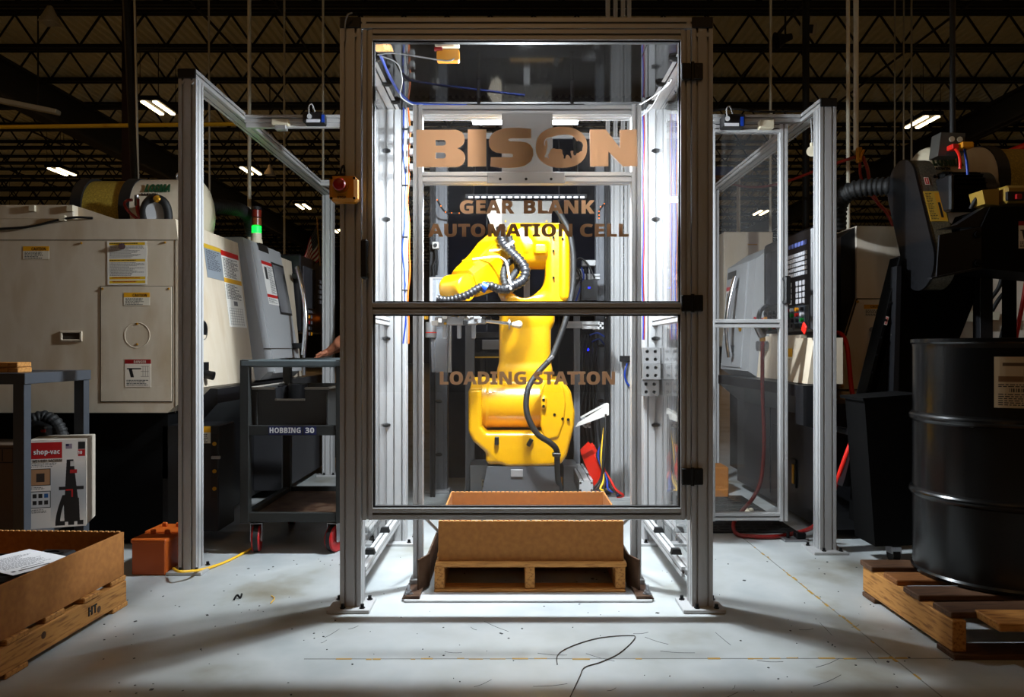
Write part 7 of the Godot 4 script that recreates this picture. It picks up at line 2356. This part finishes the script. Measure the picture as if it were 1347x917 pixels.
func operator() -> void:
	var d := 5.72
	var bx := -1.065
	var o := thing("person", "person in a navy shirt with clasped hands, mostly hidden behind the cell post", "person", Vector3(bx, 0, -d))
	var V := func(f: float, y: float, s: float) -> Vector3:
		# f metres forward (towards the machine), s metres to the person's left (towards the camera is the right)
		return Vector3(bx - f, y, -d - s)
	var sk := [
		["c", V.call(0.0, 1.48, 0), V.call(0.02, 1.56, 0), 0.058, 0.055],
		["c", V.call(0.03, 1.66, 0), V.call(0.03, 1.60, 0), 0.088, 0.066],
		["b", T(V.call(0.02, 1.66, 0)), Vector3(0.092, 0.105, 0.074), 0.07],
		["c", V.call(0.115, 1.635, 0), V.call(0.10, 1.665, 0), 0.014, 0.009],
		["c", V.call(0.07, 1.575, 0), V.call(0.04, 1.60, 0), 0.035, 0.045],
		["c", V.call(0.0, 1.65, 0.078), V.call(0.0, 1.63, 0.078), 0.018, 0.012],
		["c", V.call(0.0, 1.65, -0.078), V.call(0.0, 1.63, -0.078), 0.018, 0.012],
		["c", V.call(0.02, 1.15, 0.24), V.call(0.20, 1.01, 0.11), 0.042, 0.034],
		["c", V.call(0.20, 1.01, 0.11), V.call(0.29, 0.97, 0.035), 0.034, 0.028],
		["c", V.call(0.04, 1.17, -0.24), V.call(0.20, 1.03, -0.13), 0.042, 0.036],
		["c", V.call(0.20, 1.03, -0.13), V.call(0.30, 0.965, -0.045), 0.036, 0.028]]
	part(o, "body", sdf(sk, 0.010, 0.03), M.skin)
	# hands: palm, thumb and four bent fingers each, one hand resting over the other
	for s in [1.0, -1.0]:
		var w: Vector3 = V.call(0.30, 0.965, 0.04 * s)
		var hp := [["b", T(w + Vector3(-0.045, -0.02, -0.008 * s), Basis(Vector3.BACK, 0.5)), Vector3(0.046, 0.015, 0.040), 0.013], ["c", w, w + Vector3(-0.03, -0.012, 0), 0.027, 0.025]]
		for k in 4:
			var z: float = -0.008 * s + (k - 1.5) * 0.0195
			var l := 1.0 - 0.12 * absf(k - 1.3)
			var a := w + Vector3(-0.075, -0.035, z)
			var b := a + Vector3(-0.030 * l, -0.028 * l, -0.004 * s)
			var c := b + Vector3(-0.004, -0.028 * l, -0.006 * s)
			var e := c + Vector3(0.012 * l, -0.018 * l, -0.006 * s)
			hp.append(["c", a, b, 0.0095, 0.009])
			hp.append(["c", b, c, 0.009, 0.0085])
			hp.append(["c", c, e, 0.0085, 0.0075])
		var t0: Vector3 = w + Vector3(-0.025, -0.01, -0.03 * s)
		hp.append(["c", t0, t0 + Vector3(-0.03, -0.005, -0.022 * s), 0.013, 0.010])
		hp.append(["c", t0 + Vector3(-0.03, -0.005, -0.022 * s), t0 + Vector3(-0.055, -0.02, -0.026 * s), 0.010, 0.0085])
		part(o, "hand", sdf(hp, 0.0042, 0.006), M.skin)
	part(o, "shirt", sdf([
		["c", V.call(0.0, 1.36, 0.13), V.call(0.0, 1.36, -0.13), 0.125, 0.125],
		["c", V.call(0.01, 1.22, 0.09), V.call(0.01, 1.22, -0.09), 0.135, 0.135],
		["c", V.call(0.02, 1.02, 0.09), V.call(0.02, 1.02, -0.09), 0.125, 0.125],
		["c", V.call(0.0, 1.46, 0.0), V.call(0.0, 1.40, 0), 0.075, 0.12],
		["c", V.call(0.0, 1.41, 0.20), V.call(0.0, 1.21, 0.25), 0.068, 0.060],
		["c", V.call(0.0, 1.41, -0.20), V.call(0.01, 1.22, -0.25), 0.068, 0.060],
		["c", V.call(0.0, 1.21, 0.25), V.call(0.045, 1.14, 0.225), 0.060, 0.055],
		["c", V.call(0.01, 1.22, -0.25), V.call(0.06, 1.16, -0.23), 0.060, 0.055]], 0.014, 0.05), M.navy)
	part(o, "trousers", sdf([
		["c", V.call(0.0, 0.93, 0.08), V.call(0.0, 0.93, -0.08), 0.125, 0.125],
		["c", V.call(0.0, 0.86, 0.10), V.call(0.02, 0.49, 0.11), 0.095, 0.068],
		["c", V.call(0.02, 0.49, 0.11), V.call(-0.01, 0.10, 0.11), 0.066, 0.052],
		["c", V.call(0.0, 0.86, -0.10), V.call(0.02, 0.49, -0.11), 0.095, 0.068],
		["c", V.call(0.02, 0.49, -0.11), V.call(-0.01, 0.10, -0.11), 0.066, 0.052]], 0.014, 0.04), M.denim)
	for s in [0.11, -0.11]:
		part(o, "shoe", sdf([["c", V.call(-0.04, 0.045, s), V.call(0.16, 0.038, s), 0.045, 0.038], ["c", V.call(-0.01, 0.05, s), V.call(0.0, 0.10, s), 0.045, 0.042]], 0.010, 0.02), M.black)
		part(o, "eye", sdf([["c", V.call(0.098, 1.672, s * 0.3), V.call(0.100, 1.672, s * 0.3), 0.011, 0.011]], 0.004, 0.002), M.eye)
	part(o, "mouth", box(Vector3(0.006, 0.008, 0.045), 0.002), M.dark_red, T(V.call(0.112, 1.593, 0)))
	part(o, "hair", sdf([["b", T(V.call(-0.005, 1.72, 0)), Vector3(0.10, 0.06, 0.082), 0.055], ["b", T(V.call(-0.06, 1.66, 0)), Vector3(0.045, 0.08, 0.075), 0.04]], 0.009, 0.02), M.hair)

func more_materials() -> void:
	mat("back_unlit", Color(0.02, 0.03, 0.07), 0.5).metallic_specular = 0.1  # near-black colour stands in for the dark of open space
	mat("panel_grey", Color(0.16, 0.16, 0.17), 0.5)
	mat("steel_dark", Color(0.16, 0.16, 0.17), 0.4, 0.6)
	mat("sheet_dark", Color(0.32, 0.31, 0.29), 0.5, 0.4)
	mat("cardboard_edge", Color(0.85, 0.62, 0.36), 0.85)
	mat("carton_white", Color(0.72, 0.68, 0.62), 0.7)
	mat("carton_dull", Color(0.34, 0.27, 0.20), 0.85)
	mat("seam", Color(0.22, 0.19, 0.15), 0.7)
	mat("sticker_pale", Color(0.82, 0.75, 0.68), 0.6)
	mat("key_dim", Color(0.40, 0.40, 0.42), 0.5)
	mat("key_blue", Color(0.42, 0.48, 0.78), 0.5)
	mat("green_key", Color(0.02, 0.42, 0.14), 0.4)
	mat("machine_grey_panel", Color(0.22, 0.25, 0.28), 0.45)
	mat("machine_dark_flat", Color(0.075, 0.075, 0.085), 0.4)
	mat("black_body", Color(0.008, 0.008, 0.009), 0.65).metallic_specular = 0.25
	mat("dull_yellow", Color(0.60, 0.48, 0.18), 0.5)
	mat("cart_rail", Color(0.34, 0.37, 0.38), 0.35, 0.3)
	mat("bin_rim", Color(0.50, 0.48, 0.45), 0.5)  # bin plastic made lighter for the light caught along its edges
	mat("orange_wood", Color(0.58, 0.36, 0.12), 0.75)
	mat("wire_brown", Color(0.20, 0.15, 0.09), 0.5)
	var a := mat("amber_lens", Color(0.45, 0.22, 0.10), 0.3)
	var r := mat("red_lens", Color(0.40, 0.10, 0.05), 0.3)

func _ready() -> void:
	lights_and_camera()
	materials()
	more_materials()
	building()
	overhead()
	cell()
	cell_lamp()
	fences()
	machine_left()
	machine_right()
	conveyor()
	robot()
	inner_frame()
	robot_bay()
	goods()
	cart()
	table_corner()
	filters()
	operator()
	stop_box()
	floor_things()
